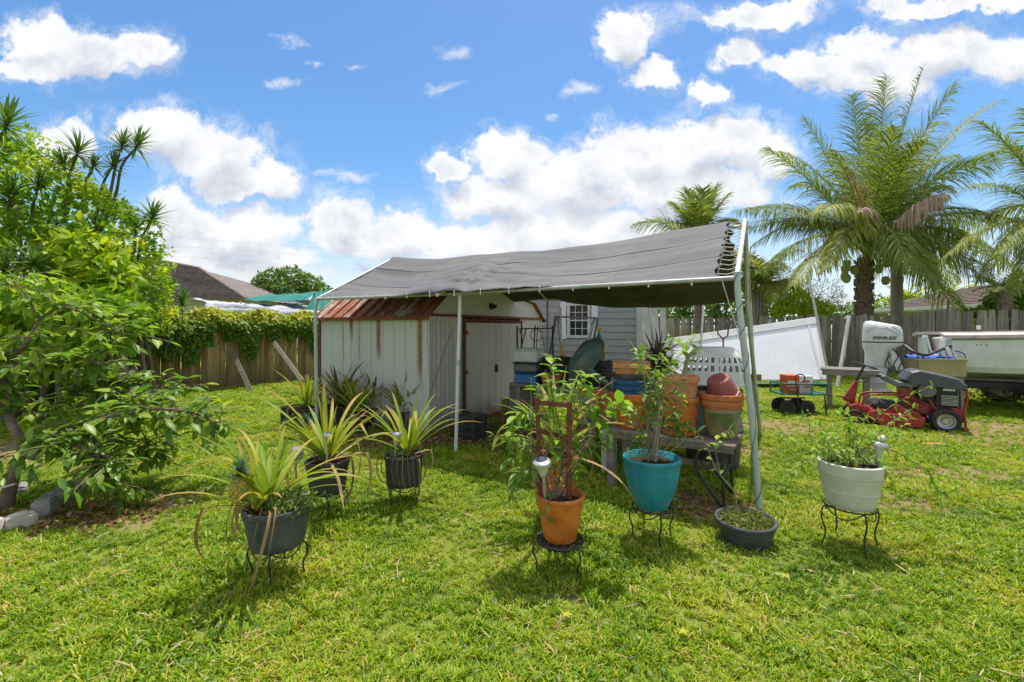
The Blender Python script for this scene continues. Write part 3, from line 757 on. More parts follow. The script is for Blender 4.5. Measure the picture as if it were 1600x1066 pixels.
# ================================================================== CORRUGATED SHED
def shedmat(front):
    m, T = newmat('shed_paint_front' if front else 'shed_paint_side')
    p = coords(T); s = T.node('ShaderNodeSeparateXYZ'); T.put(s.inputs[0], p)
    n = T.noise(T.mapping(p, (1, 1, .35)), 4, 5, .6)
    base = T.mix(n, (.63, .635, .60), (.50, .505, .475)) if not front else T.mix(n, (.62, .59, .55), (.50, .47, .43))
    n2 = T.noise(p, 26, 4, .7)
    spots = T.maprange(n2, .66, .74)
    # vertical rust streaks that run down from the eave
    ns = T.noise(T.mapping(p, (9, 9, .55)), 2.0, 6, .7)
    high = T.maprange(s.outputs[2], .1, 1.7)
    thr = T.math('SUBTRACT', .76, T.math('MULTIPLY', high, .13))
    stv = T.maprange(T.math('SUBTRACT', ns, thr), 0, .07)
    rust = T.mix(T.noise(p, 30, 4, .7), (.36, .12, .035), (.17, .055, .02))
    col = T.mix(T.math('MULTIPLY', stv, .55), base, rust)
    if not front:      # brown seams where the panels lap
        fr_ = T.math('ABSOLUTE', T.math('SUBTRACT', T.math('FRACT', T.math('ADD', T.math('DIVIDE', T.math('ADD', s.outputs[0], 2.25), .225), .5)), .5))
        sm_ = T.math('MULTIPLY', T.maprange(fr_, .015, .05, 1, 0), T.maprange(T.math('ADD', s.outputs[2], T.math('MULTIPLY', T.noise(p, 2.3, 2, .5), .9)), .8, 2.0))
        col = T.mix(T.math('MULTIPLY', sm_, .75), col, (.22, .12, .07))
    if not front:
        for (x0, w, z0, z1) in ((-.155, .055, .75, 1.7), (-.965, .06, 1.0, 1.62), (-1.12, .016, .7, 1.66), (-1.38, .014, .9, 1.66), (-1.73, .012, .8, 1.66), (-1.55, .06, 1.25, 1.5)):
            fx = T.maprange(T.math('ABSOLUTE', T.math('ADD', T.math('SUBTRACT', s.outputs[0], x0), T.math('MULTIPLY', T.math('SUBTRACT', n2, .5), .05))), w * .3, w, 1, 0)
            fz = T.maprange(T.math('ADD', s.outputs[2], T.math('MULTIPLY', T.math('SUBTRACT', ns, .5), .8)), z0 - .1, z0 + .25)
            col = T.mix(T.math('MULTIPLY', T.math('MULTIPLY', fx, fz), .92), col, rust)
    col = T.mix(T.math('MULTIPLY', spots, .5), col, rust)
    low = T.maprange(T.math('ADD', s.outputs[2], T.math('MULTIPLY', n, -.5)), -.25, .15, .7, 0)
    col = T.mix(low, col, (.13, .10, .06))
    finish(T, col, .55, .1, bump=n2, bstr=.15, bdist=.003)
    return m
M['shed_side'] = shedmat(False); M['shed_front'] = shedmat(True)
def roofmat():
    m, T = newmat('rusty_roof')
    p = coords(T); r = orand(T)
    cc = T.vmath('ADD', p, T.math('MULTIPLY', r, 7.0))
    n = T.noise(T.mapping(cc, (8, 1.6, 1.6)), 2.2, 6, .7)
    n2 = T.noise(cc, 20, 4, .7)
    rust = T.mix(n2, (.40, .15, .07), (.20, .065, .035))
    col = T.mix(T.maprange(T.math('ADD', n, T.math('MULTIPLY', T.math('SUBTRACT', r, .5), .22)), .50, .62), rust, (.50, .46, .40))
    finish(T, col, .8, .1, bump=n2, bstr=.5, bdist=.004)
    return m
M['rusty_roof'] = roofmat()
def build_shed():
    t = thing('garden_shed', 'rusty pale grey metal garden shed under the shade canopy', 'shed', (-1.16, 6.35, 0), ROT)
    W, D, H = 2.25, 3.55, 1.68
    def rib_panel(width, z0, z1, ribs=True):
        mb = MB()
        # corrugated profile in x: flat pans with raised trapezoid ribs
        prof = [(0, 0), (.012, .016), (.032, .016), (.044, 0), (width * .52, 0), (width * .52 + .008, .008), (width * .52 + .016, 0), (width - .002, 0)]
        vs = [(x, -y, z0) for x, y in prof] + [(x, -y, z1) for x, y in prof]
        k = len(prof)
        fs = [(i, i + 1, k + i + 1, k + i) for i in range(k - 1)]
        # back sheet gives it thickness
        vs += [(prof[0][0], .004, z0), (prof[-1][0], .004, z0), (prof[-1][0], .004, z1), (prof[0][0], .004, z1)]
        b = 2 * k
        fs += [(b, b + 1, b + 2, b + 3), (0, k, b + 3, b), (k - 1, b + 1, b + 2, 2 * k - 1)]
        return mb.add(vs, fs)
    npan = 10; pw = W / npan
    for i in range(npan):
        mb = rib_panel(pw, .03, H)
        for v in mb.v: v.x += -W + i * pw
        mb.build('wall_panel', M['shed_side'], t)
    def front_panel(y0, w, z1=H - .02):
        mb = rib_panel(w, .03, z1)
        for v in mb.v:
            x, y = v.x, v.y; v.x = -y; v.y = y0 + x
        return mb.build('wall_panel', M['shed_front'], t)
    y = 0.0
    while y < .79: front_panel(y, .2); y += .2
    y = 2.69
    while y < D - .03: front_panel(y, .215); y += .215
    # back and far side
    MB().box((-W - .004, D / 2, H / 2), (.008, D, H)).build('wall', M['shed_front'], t)
    MB().box((-W / 2, D, H / 2), (W, .008, H)).build('wall', M['shed_side'], t)
    # corner posts and trim
    MB().box((.008, -.012, H / 2), (.035, .03, H)).build('corner_trim', M['shed_side'], t)
    MB().box((-W - .01, -.015, H / 2), (.04, .035, H)).build('corner_trim', M['rusty_frame'], t)
    MB().box((.014, D - .01, H / 2), (.03, .04, H)).build('corner_trim', M['shed_front'], t)
    MB().box((.02, D / 2, H), (.03, D + .04, .035)).build('gable_trim', M['rust_metal'], t)
    # gable (gambrel) wall, front
    g = [(0, H + .018), (0, H + .03), (.36, H + .29), (D / 2, 2.14), (D - .36, H + .29), (D, H + .03), (D, H + .018)]
    MB().prism(g, -.012, 0, 'X').build('gable', M['shed_front'], t)
    MB().prism(g, -W - .012, -W, 'X').build('gable', M['shed_front'], t)
    # doors
    for (a, b) in ((.83, 1.735), (1.745, 2.65)):
        MB().box((.022, (a + b) / 2, .80), (.022, b - a, 1.56), bev=.004).build('door', M['shed_front'], t)
        dr = [x for x in COL.objects if x.parent == t and x.name.startswith('door')][-1]
        for q in (.22, .5, .78):
            MB().box((.035, a + (b - a) * q, .80), (.006, .03, 1.5), bev=.002).build('rib', M['shed_front'], dr)
        for z in (.18, .8, 1.42):
            MB().box((.037, a + .04 if a < 1 else b - .04, z), (.008, .05, .06), bev=.002).build('hinge', M['rust_metal'], dr)
    for yy in (.815, 2.665):
        MB().box((.03, yy, .82), (.04, .03, 1.62)).build('door_frame', M['rusty_frame'], t)
    MB().box((.03, 1.74, 1.61), (.045, 1.88, .04)).build('door_frame', M['rusty_frame'], t)
    MB().box((.05, 1.85, .025), (.12, D - 1.2, .05)).build('door_sill', M['rust_metal'], t)
    h = MB().box((.045, 1.74, .80), (.025, .07, .13), bev=.006).build('handle', M['iron'], t)
    MB().ring((.065, 1.74, .775), .02, .005, 12, 5, Matrix.Rotation(PI / 2, 3, 'Y')).build('padlock', M['iron'], h)
    mb = MB().lathe([(.055, 0), (.055, .02), (.045, .05), (.02, .055)], 14, (.0, 1.62, 1.86), Matrix.Rotation(PI / 2, 3, 'Y'))
    mb.box((.06, 1.66, 1.86), (.05, .05, .06)); mb.build('vent_cap', M['iron'], t)
    # roof panels: lower steep slopes with standing ribs, then shallow upper slopes
    ov = .10
    pts = [(-ov, H - .035), (.36, H + .315), (D / 2, 2.17), (D - .36, H + .315), (D + ov, H - .035)]
    nr = 11; rw = (W + .16) / nr
    for seg in range(4):
        (ya, za), (yb, zb) = pts[seg], pts[seg + 1]
        for i in range(nr):
            x0 = -W - .08 + i * rw
            nrm = Vector((0, -(zb - za), (yb - ya))).normalized()
            if nrm.z < 0: nrm = -nrm
            mb = MB(); prof = [(0, 0), (.006, .028), (.022, .028), (.028, 0), (rw * .5, .002), (rw - .001, 0)]
            vs = []
            for (yy, zz) in ((ya, za), (yb, zb)):
                for (px_, h_) in prof: vs.append(Vector((x0 + px_, yy, zz)) + nrm * h_)
                vs.append(Vector((x0 + rw - .001, yy, zz)) - nrm * .006); vs.append(Vector((x0, yy, zz)) - nrm * .006)
            k = len(prof) + 2
            fs = [(j, (j + 1) % k, k + (j + 1) % k, k + j) for j in range(k)] + [tuple(range(k)), tuple(range(2 * k - 1, k - 1, -1))]
            mb.add(vs, fs).build('roof_panel', M['rusty_roof'], t)
    MB().box((-W / 2, -ov - .006, H - .045), (W + .17, .015, .05)).build('eave_trim', M['rust_metal'], t)
    MB().box((-W / 2, D + ov + .006, H - .045), (W + .17, .015, .05)).build('eave_trim', M['rust_metal'], t)
build_shed()

# ================================================================== SHADE CANOPY
FL = P(495, 467, 6.54); FR = P(1151, 432, 3.77); FM = P(719, 458, 5.44)
u_mid = .41
EL = 1.91
FL.z = FR.z = FM.z = EL
span = 3.12
def canopy_pt(u, v):
    """u 0..1 left to right, v 0 front eave, 1 ridge, 2 back eave"""
    f = FL.lerp(FR, u)
    p = f + AD * (span / 2 * v)
    back_z = 2.10 * (1 - u) + 1.88 * u
    rz_ = 2.71 - .11 * math.sin(PI * min(1, max(0, u)))
    z = EL + (rz_ - EL) * v if v <= 1 else rz_ + (back_z - rz_) * (v - 1)
    p.z = z
    return p
def build_canopy():
    t = thing('canopy_frame', 'white and grey metal pipe frame holding up the grey shade tarp', 'canopy frame', (FM.x, FM.y, 0))
    def pipe(name, pts, r, mat): return MB().tube(pts, r, 10).build(name, mat, t, world=True)
    # eave pipes, ridge
    pipe('eave_pipe', [FL, FL.lerp(FR, .2) - Vector((0, 0, .012)), FM, FL.lerp(FR, .7) - Vector((0, 0, .01)), FR], .021, M['galvanised'])
    pipe('eave_pipe', [canopy_pt(0, 2), canopy_pt(.5, 2), canopy_pt(1, 2)], .02, M['galvanised'])
    pipe('ridge_pipe', [canopy_pt(i / 8, 1) - Vector((0, 0, .06)) for i in range(9)], .02, M['galvanised'])
    for u in (0, u_mid, 1):
        d = -.025 if u == u_mid else 0
        z = Vector((0, 0, d))
        pipe('rafter', [canopy_pt(u, 0) + z, canopy_pt(u, .5) + z, canopy_pt(u, 1) + z], .021, M['galvanised'] if u == 0 else M['white_plastic'])
        pipe('rafter', [canopy_pt(u, 1) + z, canopy_pt(u, 1.5) + z, canopy_pt(u, 2) + z], .021, M['galvanised'])
    # posts
    bl = FL.copy(); bl.z = 0
    pl = pipe('post', [bl, FL + Vector((-.02, 0, -.12)), FL + Vector((0.0, 0, -.03)), FL + AD * .05 + Vector((0, 0, .03))], .024, M['pole_paint'])
    bm_ = G(712, 708)
    pipe('post', [bm_, FM - Vector((0, 0, .02))], .022, M['white_plastic'])
    MB().tube([bm_.lerp(FM, .55), bm_.lerp(FM, .58)], .026, 10).build('coupling', M['galvanised'], t, world=True)
    q = [P(1186, 797, 3.72), P(1178, 690, 3.74), P(1168, 590, 3.76), P(1160, 520, 3.77), P(1154, 470, 3.77), P(1151, 425, 3.77)]
    q[0].z = .0
    pts, rs = smoothpts(q, [.028] * 6, 4)
    fr = pipe('post', pts, .026, M['pole_paint'])
    br = G(1179, 677)
    pipe('post', [br, br.lerp(canopy_pt(1, 2), .5) + Vector((.015, 0, 0)), canopy_pt(1, 2)], .024, M['pole_green'])
    pipe('post', [br + Vector((-.05, -.25, 0)), P(1167, 470, 5.5), P(1165, 345, 5.15)], .024, M['pole_green'])
    bb = canopy_pt(u_mid, 2); b0 = bb.copy(); b0.z = 0
    pipe('post', [b0, bb], .022, M['galvanised'])
    bb = canopy_pt(0, 2); b0 = bb.copy(); b0.z = 0
    pipe('post', [b0, bb], .022, M['galvanised'])
    # twine wrapped down the bent post
    tw = []
    for i in range(150):
        s = (i / 149) ** 1.2; k = s * (len(pts) - 1) ; a = int(k); f = k - a
        pp = pts[min(a, len(pts) - 1)].lerp(pts[min(a + 1, len(pts) - 1)], f)
        tw.append(pp + Vector((math.cos(i * .24 + 1.5 * math.sin(i * .06)), math.sin(i * .24 + 1.5 * math.sin(i * .06)), 0)) * .028)
    MB().tube(tw, .0025, 4).build('twine', M['dark_rope'], t, world=True)
    for s in (.1, .22, .35, .48, .6, .72, .85):
        a = canopy_pt(1, s); b = canopy_pt(1, s + .03)
        MB().tube([a, b], .0245, 10).build('pipe_tape', M['white_plastic'], t, world=True)
    # guy lines
    for (a, b, r, m) in ((P(706, 514, 5.6), P(662, 645, 5.7), .004, 'dark_rope'), (P(1128, 438, 3.75), P(1162, 545, 3.72), .004, 'rope'),
                         (canopy_pt(1, 2), P(1186, 660, 6.6), .004, 'dark_rope')):
        MB().tube([a, a.lerp(b, .5) + Vector((0, 0, -.01)), b], r, 5).build('guy_line', M[m], t, world=True)
    MB().box(P(1172, 590, 5.9), (.28, .03, .08)).build('wood_cleat', M['tan_wood'], t, world=True)
    # ---------------- tarp
    tt = thing('shade_tarp', 'sagging grey shade cloth tarp laced over the canopy frame', 'tarp', (FM.x, FM.y, EL))
    nu, nv = 200, 84
    u0, u1 = .0, .972
    vs = []; nz = noise.noise
    def disp(u, v):
        sag_u = (math.sin(PI * min(1, u / u_mid)) if u < u_mid else math.sin(PI * (u - u_mid) / (1 - u_mid)))
        vv = v if v <= 1 else v - 1
        d = -.075 * sag_u * math.sin(PI * min(1, vv)) - .02 * sag_u
        if v < 1: d -= .03 * math.sin(PI * v) * (1 - u)
        # long tension folds running along the cloth, strongest near the mid rafter on the lower slope
        w1 = nz(Vector((u * 3.0, v * 9.0 + u * 2.0, 1.0)))
        w2 = nz(Vector((u * 7.0, v * 22.0 + 3 * u, 5.0)))
        near = math.exp(-((u - .44) / .22) ** 2) * math.exp(-((v - .35) / .4) ** 2)
        d += .030 * w1 + (.014 + .045 * near) * w2 + .010 * nz(Vector((u * 12 - v * 2, v * 5, 11)))
        r = math.hypot((u - .45) * 5.46, (v - .32) * 1.56) + 1e-4
        ang = math.atan2((v - .32) * 1.56, (u - .45) * 5.46)
        d += .04 * math.exp(-(r / .6) ** 2) * abs(math.sin(ang * 3.5 + 1)) * 1.3
        d += .010 * nz(Vector((u * 30, v * 3, 2))) * math.exp(-v * 5)
        if v > 1:
            d -= .09 * (v - 1) ** 2 * sag_u + .03 * nz(Vector((u * 8, v * 2, 4))) * (v - 1)
            if u > u_mid: d -= .05 * math.sin(PI * (u - u_mid) / (1 - u_mid)) * (v - 1)
        return d
    for j in range(nv + 1):
        v = 2.0 * j / nv
        for i in range(nu + 1):
            u = u0 + (u1 - u0) * i / nu
            edge = 0
            if i == nu: edge = .006 * math.sin(j * 1.1)
            if i >= nu - 6 and v < 1: u = u - .0025 * (0.5 + .5 * math.cos(v * 2 * PI * 7)) * (i - nu + 6) / 6
            uu = u + edge
            # cloth is laced inside the eave pipe at the right end
            vin = v
            if v < .12: vin = v
            p = canopy_pt(uu, vin)
            p.z += disp(uu, v) + .018
            if v == 0: p.z -= .012 * abs(math.sin(u * 60)) * (1 if u < .8 else 2)
            vs.append(p)
    w = nu + 1
    fs = [(j * w + i, j * w + i + 1, (j + 1) * w + i + 1, (j + 1) * w + i) for j in range(nv) for i in range(nu)]
    m, T = newmat('shade_cloth')
    c = coords(T)
    wv = T.noise(T.mapping(c, (1, 1, 1)), 160, 2, .6); n1 = T.noise(T.mapping(c, (1.2, 5, 2), rot=(0, 0, ROT)), 2.2, 4, .6)
    col = T.mix(n1, (.155, .157, .165), (.10, .102, .108)); col = T.mix(T.math('MULTIPLY', wv, .5), col, (.19, .185, .19))
    st_ = T.noise(T.mapping(c, (1, 1, 1)), .9, 6, .7); col = T.mix(T.math('MULTIPLY', T.maprange(st_, .5, .66), .35), col, (.22, .205, .18))
    finish(T, col, .8, 0, bump=wv, bstr=.25, bdist=.002, spec=.2)
    o = MB().add(vs, fs, True).build('cloth', m, tt, world=True, fixn=False)
    m2 = surf('shade_cloth_underside', (.11, .102, .095), (.07, .066, .062), rough=.9, scale=3, spec=.1, bump=.1)  # underside coloured darker than the top, shade put into the cloth colour
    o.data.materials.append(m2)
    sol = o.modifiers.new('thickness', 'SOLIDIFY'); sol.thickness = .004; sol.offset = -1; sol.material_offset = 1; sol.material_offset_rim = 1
    for v in (.36, .70):      # sewn seams between the cloth widths
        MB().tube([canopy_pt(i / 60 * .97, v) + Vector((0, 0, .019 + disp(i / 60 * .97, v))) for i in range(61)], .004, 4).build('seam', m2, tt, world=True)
    # hem and lacing at the right end
    for k in range(14):
        v = .04 + k * .07
        a = canopy_pt(.972, v); a.z += .02; b = canopy_pt(1.0, v + random.uniform(-.02, .02)); b.z += .02
        mid = a.lerp(b, .5) - Vector((0, 0, .015))
        MB().tube([a, mid, b, b + Vector((.02, .0, -.04)), b.lerp(a, .3) - Vector((0, 0, .03))], .004, 5).build('lacing', M['rope'], tt, world=True)
    MB().tube([canopy_pt(.972, i / 20 + .0) + Vector((0, 0, .022 + disp(.972, i / 20))) for i in range(21)], .006, 6).build('hem', M['dark_rope'], tt, world=True)
    for k in range(14):
        u = .05 + k * .068
        f = FL.lerp(FR, u) - Vector((0, 0, .005))
        mb = MB().ring(f, .026, .004, 12, 5, Matrix.Rotation(PI / 2, 3, 'Y') @ Matrix.Rotation(0, 3, 'Z'))
        mb.box(f - Vector((0, .02, .03)), (.012, .012, .02))
        mb.build('tie', M['white_plastic'], tt, world=True)
build_canopy()
# ================================================================== BUILDINGS
def build_outbuilding():
    # grey vinyl sided outbuilding behind the shed; wall runs along BD
    a = Vector((-1.2, 11.66, 0)); L = 4.42
    t = thing('sided_outbuilding', 'grey vinyl-sided outbuilding with a small white gridded window behind the shed', 'building', a, ROT)
    # window spans local x
    def lx(px):   # local x where the wall crosses a pixel column
        k = (px - 800) / F
        return (k * a.y - a.x) / (BD.x - k * BD.y)
    wx0, wx1 = lx(889), lx(921); wz0, wz1 = 1.30, 2.02
    H = 2.45; pitch = .145; z = .1; k = 0
    x1 = lx(998)
    while z < H:
        def board(xa, xb):
            vs = [(xa, -.022, z), (xb, -.022, z), (xb, -.004, z + pitch), (xa, -.004, z + pitch), (xa, .02, z), (xb, .02, z), (xb, .02, z + pitch), (xa, .02, z + pitch)]
            MB().add(vs, [(0, 1, 2, 3), (4, 7, 6, 5), (0, 4, 5, 1), (3, 2, 6, 7), (0, 3, 7, 4), (1, 5, 6, 2)]).build('siding_board', M['vinyl'], t)
        if z + pitch > wz0 and z < wz1: board(0, wx0 - .001); board(wx1 + .001, x1)
        else: board(0, x1)
        z += pitch
    MB().box((x1 / 2, .06, H / 2), (x1, .07, H)).build('wall', M['vinyl'], t)
    MB().box((x1 + .0, .5, H / 2), (.06, .95, H)).build('wall', M['vinyl'], t)
    MB().box((x1 + .01, -.02, H / 2), (.09, .04, H + .02)).build('corner_trim', M['white_plastic'], t)
    w = MB().box(((wx0 + wx1) / 2, .01, (wz0 + wz1) / 2), (wx1 - wx0 - .04, .01, wz1 - wz0 - .04)).build('window', M['glass_dark'], t)
    fr = MB(); cx = (wx0 + wx1) / 2; cz = (wz0 + wz1) / 2
    for s in (-1, 1):
        fr.box((cx + s * (wx1 - wx0) / 2, -.02, cz), (.06, .045, wz1 - wz0 + .06))
        fr.box((cx, -.021, cz + s * (wz1 - wz0) / 2), (wx1 - wx0 + .12, .045, .06))
    fr.build('frame', M['white_plastic'], w)
    mu = MB()
    for f in (.333, .666): mu.box((wx0 + (wx1 - wx0) * f, -.012, cz), (.014, .016, wz1 - wz0))
    for f in (.25, .5, .75): mu.box((cx, -.011, wz0 + (wz1 - wz0) * f), (wx1 - wx0, .018, .03 if f == .5 else .014))
    mu.build('muntin', M['white_plastic'], w)
    for s, xx in ((-1, wx0 - .13), (1, wx1 + .13)):
        MB().box((xx, -.028, cz), (.14, .02, wz1 - wz0 + .12), bev=.005).build('shutter', M['white_panel'], t)
    MB().prism([(-.25, H - .02), (3.2, H - .02), (1.5, H + .5)], -.2, x1 + .2, 'X').build('roof', M['grey_wood'], t)
build_outbuilding()

def tiled_roof(name, label, pts_front, loc, rows, mat, wallmat, extra=None):
    pass
M['dark_tile'] = surf('dark_tile', (.25, .21, .195), (.16, .135, .13), rough=.85, scale=3, vary=.15, spec=.15)
M['brown_shingle'] = surf('brown_shingle', (.20, .15, .125), (.13, .10, .085), rough=.9, scale=4, vary=.1, spec=.15)
M['mint_paint'] = surf('mint_paint', (.50, .56, .42), (.42, .48, .36), rough=.7, scale=2, dirt=(.3, .3, .22), dirtamt=.3)
M['green_wall'] = surf('green_wall', (.30, .36, .22), (.26, .31, .19), rough=.8, scale=2)
M['stucco'] = surf('stucco', (.55, .50, .42), (.48, .43, .36), rough=.9, scale=3)
def build_left_house():
    # hip roof seen over the fence: ridge from px(240,402) to (318,425)... eave from px(200,468) to (384,468)
    Y = 21.0
    t = thing('neighbour_house', 'house with dark grey tiled hip roof behind the fence at left', 'house', (-14, 24, 0))
    e0, e1 = P(60, 470, Y), P(386, 468, Y)           # front eave
    r0, r1 = P(190, 388, Y + 3.2), P(334, 424, Y + 3.2)
    r1.z = r0.z = P(240, 402, Y + 3).z
    r1 = P(312, 421, Y + 3.4); r0 = P(236, 400, Y + 4.4)
    # courses: overlapping tile rows between eave and ridge
    nrow = 20
    for i in range(nrow):
        f0, f1 = i / nrow, (i + 1) / nrow
        def at(f): return (e0.lerp(r0 + Vector((-6, 0, .9)), f), e1.lerp(r1, f))
        a0, b0 = at(f0); a1, b1 = at(f1)
        up = Vector((0, -.03, .09))
        vs = [a0 + up, b0 + up, b1, a1, a0 - up * .3, b0 - up * .3]
        MB().add(vs, [(0, 1, 2, 3), (4, 5, 1, 0), (4, 3, 2, 5)]).build('tile_course', M['dark_tile'], t, world=True)
    top0, top1 = r0 + Vector((-6, 0, .9)), r1
    hip = MB(); back0 = top0 + Vector((0, 7, -2.6)); back1 = e1 + Vector((1.0, 9, 0))
    hip.add([top0, top1, back1, back0], [(0, 1, 2, 3)]); hip.add([e1, back1, top1], [(0, 1, 2)])
    hip.build('roof', M['dark_tile'], t, world=True)
    MB().tube([e1 + Vector((0, 0, .03)), top1 + Vector((0, 0, .05))], .09, 6).build('hip_cap', M['dark_tile'], t, world=True)
    MB().tube([top0 + Vector((0, 0, .05)), top1 + Vector((0, 0, .05))], .09, 6).build('ridge_cap', M['dark_tile'], t, world=True)
    mb = MB(); mb.add([Vector((e0.x, e0.y + .5, 0)), Vector((e1.x - .4, e1.y + .5, 0)), Vector((e1.x - .4, e1.y + .5, e1.z)), Vector((e0.x, e0.y + .5, e0.z)),
                       Vector((e0.x, e0.y + 8, 0)), Vector((e1.x - .4, e1.y + 8, 0)), Vector((e1.x - .4, e1.y + 8, e1.z)), Vector((e0.x, e0.y + 8, e0.z))],
                      [(0, 1, 2, 3), (1, 5, 6, 2), (4, 0, 3, 7), (5, 4, 7, 6)])
    mb.build('wall', M['stucco'], t, world=True)
build_left_house()
def tarp_sheet(name, label, cat, corners, sag, mat, nx_=24, ny_=8, wr=.05, seed=0, parent=None):
    """rectangular cloth between four corner points a,b (front), d,c (back)"""
    a, b, c, d = corners; vs = []
    for j in range(ny_ + 1):
        for i in range(nx_ + 1):
            u, v = i / nx_, j / ny_
            p = (a.lerp(b, u)).lerp(d.lerp(c, u), v)
            p = p + Vector((0, 0, -sag * math.sin(PI * u) * (1 if sag else 0) + wr * noise.noise(Vector((u * 6 + seed, v * 4, seed))) + wr * .5 * noise.noise(Vector((u * 17, v * 7, seed)))))
            vs.append(p)
    w = nx_ + 1
    fs = [(j * w + i, j * w + i + 1, (j + 1) * w + i + 1, (j + 1) * w + i) for j in range(ny_) for i in range(nx_)]
    o = MB().add(vs, fs, True).build(name, mat, parent, world=parent is not None, fixn=False)
    so = o.modifiers.new('thickness', 'SOLIDIFY'); so.thickness = .006
    if cat: tag(o, label, cat)
    return o
M['tarp_grey'] = surf('tarp_grey', (.55, .56, .60), (.40, .41, .45), rough=.55, scale=2, spec=.3)
M['tarp_green'] = surf('tarp_green', (.01, .21, .15), (.01, .15, .11), rough=.5, scale=2, spec=.3)
tarp_sheet('grey_tarp', 'pale grey tarp stretched beyond the vine covered fence at left', 'tarp',
           (P(292, 468, 14.5), P(496, 491, 14.0), P(470, 476, 17.5), P(320, 470, 18)), .05, M['tarp_grey'], wr=.12)
tarp_sheet('grey_tarp', 'folded grey tarp edge hanging below the pale tarp beyond the fence', 'tarp',
           (P(318, 488, 14.2), P(490, 498, 13.9), P(494, 487, 14.05), P(322, 472, 14.4)), .0, M['tarp_grey'], wr=.12, seed=4)
gt = thing('green_canopy', 'green tarp canopy beyond the fence left of the shed', 'canopy', (-6, 17, 0))
A_, B_, C_, D_ = P(376, 469, 17), P(478, 481, 16), P(500, 457, 17), P(418, 460, 19)
tarp_sheet('canopy_sheet', '', None, (A_, P(478, 470, 15.5), P(494, 456, 17.5), P(416, 460, 19)), .03, M['tarp_green'], wr=.05, parent=gt)
tarp_sheet('canopy_sheet', '', None, (P(476, 488, 15.4), P(520, 480, 15.5), P(512, 452, 17.5), P(492, 456, 17.5)), .03, M['tarp_green'], wr=.05, seed=3, parent=gt)
for q_ in (A_, P(478, 480, 15.8)):
    z_ = q_.copy(); z_.z = 0
    MB().tube([z_, q_], .025, 6).build('post', M['galvanised'], gt, world=True)
# power lines
for i, (a, b, c) in enumerate(((372, 384, 420), (386, 402, 436), (352, 372, 412))):
    pa, pm_, pb = P(-200, a - 24, 42), P(330, b + 12, 36), P(1000, c + 8, 60)
    ts = bez(pa, pm_, pb, 20)
    tag(MB().tube(ts, .004, 4).build('power_line', M['iron']), ['highest thin power line over the dark tiled roof', 'middle thin power line over the dark tiled roof', 'lowest thin power line over the dark tiled roof'][(1, 2, 0)[i]], 'power line')

def build_right_house():
    t = thing('neighbour_house', 'low house with brown roof and pale green fascia behind the right fence', 'house', (16, 21, 0))
    # eave line descends to the left in the picture: from (1600,~460) to (1365,~486)
    e0, e1 = P(1368, 485, 24), P(1640, 448, 16.5)
    dirv = (e1 - e0); dirv.z = 0; dirv.normalize(); nrm = Vector((-dirv.y, dirv.x, 0))
    if nrm.y < 0: nrm = -nrm
    z = 2.45; e0.z = e1.z = z
    e1 = e1 + dirv * 4
    nrow = 14; rise = 1.15; dep = 4.2
    for i in range(nrow):
        f0, f1 = i / nrow, (i + 1) / nrow
        def at(f): return (e0 + nrm * dep * f + Vector((0, 0, rise * f)) + dirv * f * 1.2, e1 + nrm * dep * f + Vector((0, 0, rise * f)))
        a0, b0 = at(f0); a1, b1 = at(f1); up = Vector((0, 0, .03))
        MB().add([a0 + up, b0 + up, b1, a1, a0 - up, b0 - up], [(0, 1, 2, 3), (4, 5, 1, 0), (4, 3, 2, 5)]).build('shingle_course', M['brown_shingle'], t, world=True)
    def bx_(p0, p1, w, z0, z1, name, mat):
        c = (p0 + p1) / 2; c.z = (z0 + z1) / 2
        R = Matrix((dirv, nrm, Vector((0, 0, 1)))).transposed()
        MB().box(c, ((p1 - p0).length, w, z1 - z0), R).build(name, mat, t, world=True)
    bx_(e0 - nrm * .03, e1 - nrm * .03, .05, z - .20, z + .02, 'fascia', M['mint_paint'])
    bx_(e0 - nrm * .1, e1 - nrm * .1, .12, z - .13, z - .02, 'gutter', M['white_plastic'])
    bx_(e0 + nrm * .9 + dirv * .5, e1 + nrm * .9, .2, 0, z - .1, 'wall', M['green_wall'])
    bx_(e0 + nrm * .45, e1 + nrm * .45, .9, z - .22, z - .205, 'soffit', M['mint_paint'])
    g0 = e0 - dirv * .02
    MB().add([g0 + Vector((0, 0, -.2)), g0 + nrm * dep + Vector((0, 0, rise - .2)), g0 + nrm * dep + Vector((0, 0, rise + .02)), g0 + Vector((0, 0, .02)),
              g0 - dirv * .05 + Vector((0, 0, -.2)), g0 - dirv * .05 + nrm * dep + Vector((0, 0, rise - .2)), g0 - dirv * .05 + nrm * dep + Vector((0, 0, rise + .02)), g0 - dirv * .05 + Vector((0, 0, .02))],
             [(0, 1, 2, 3), (7, 6, 5, 4), (0, 4, 5, 1), (2, 6, 7, 3), (1, 5, 6, 2), (0, 3, 7, 4)]).build('gable_board', M['mint_paint'], t, world=True)
build_right_house()

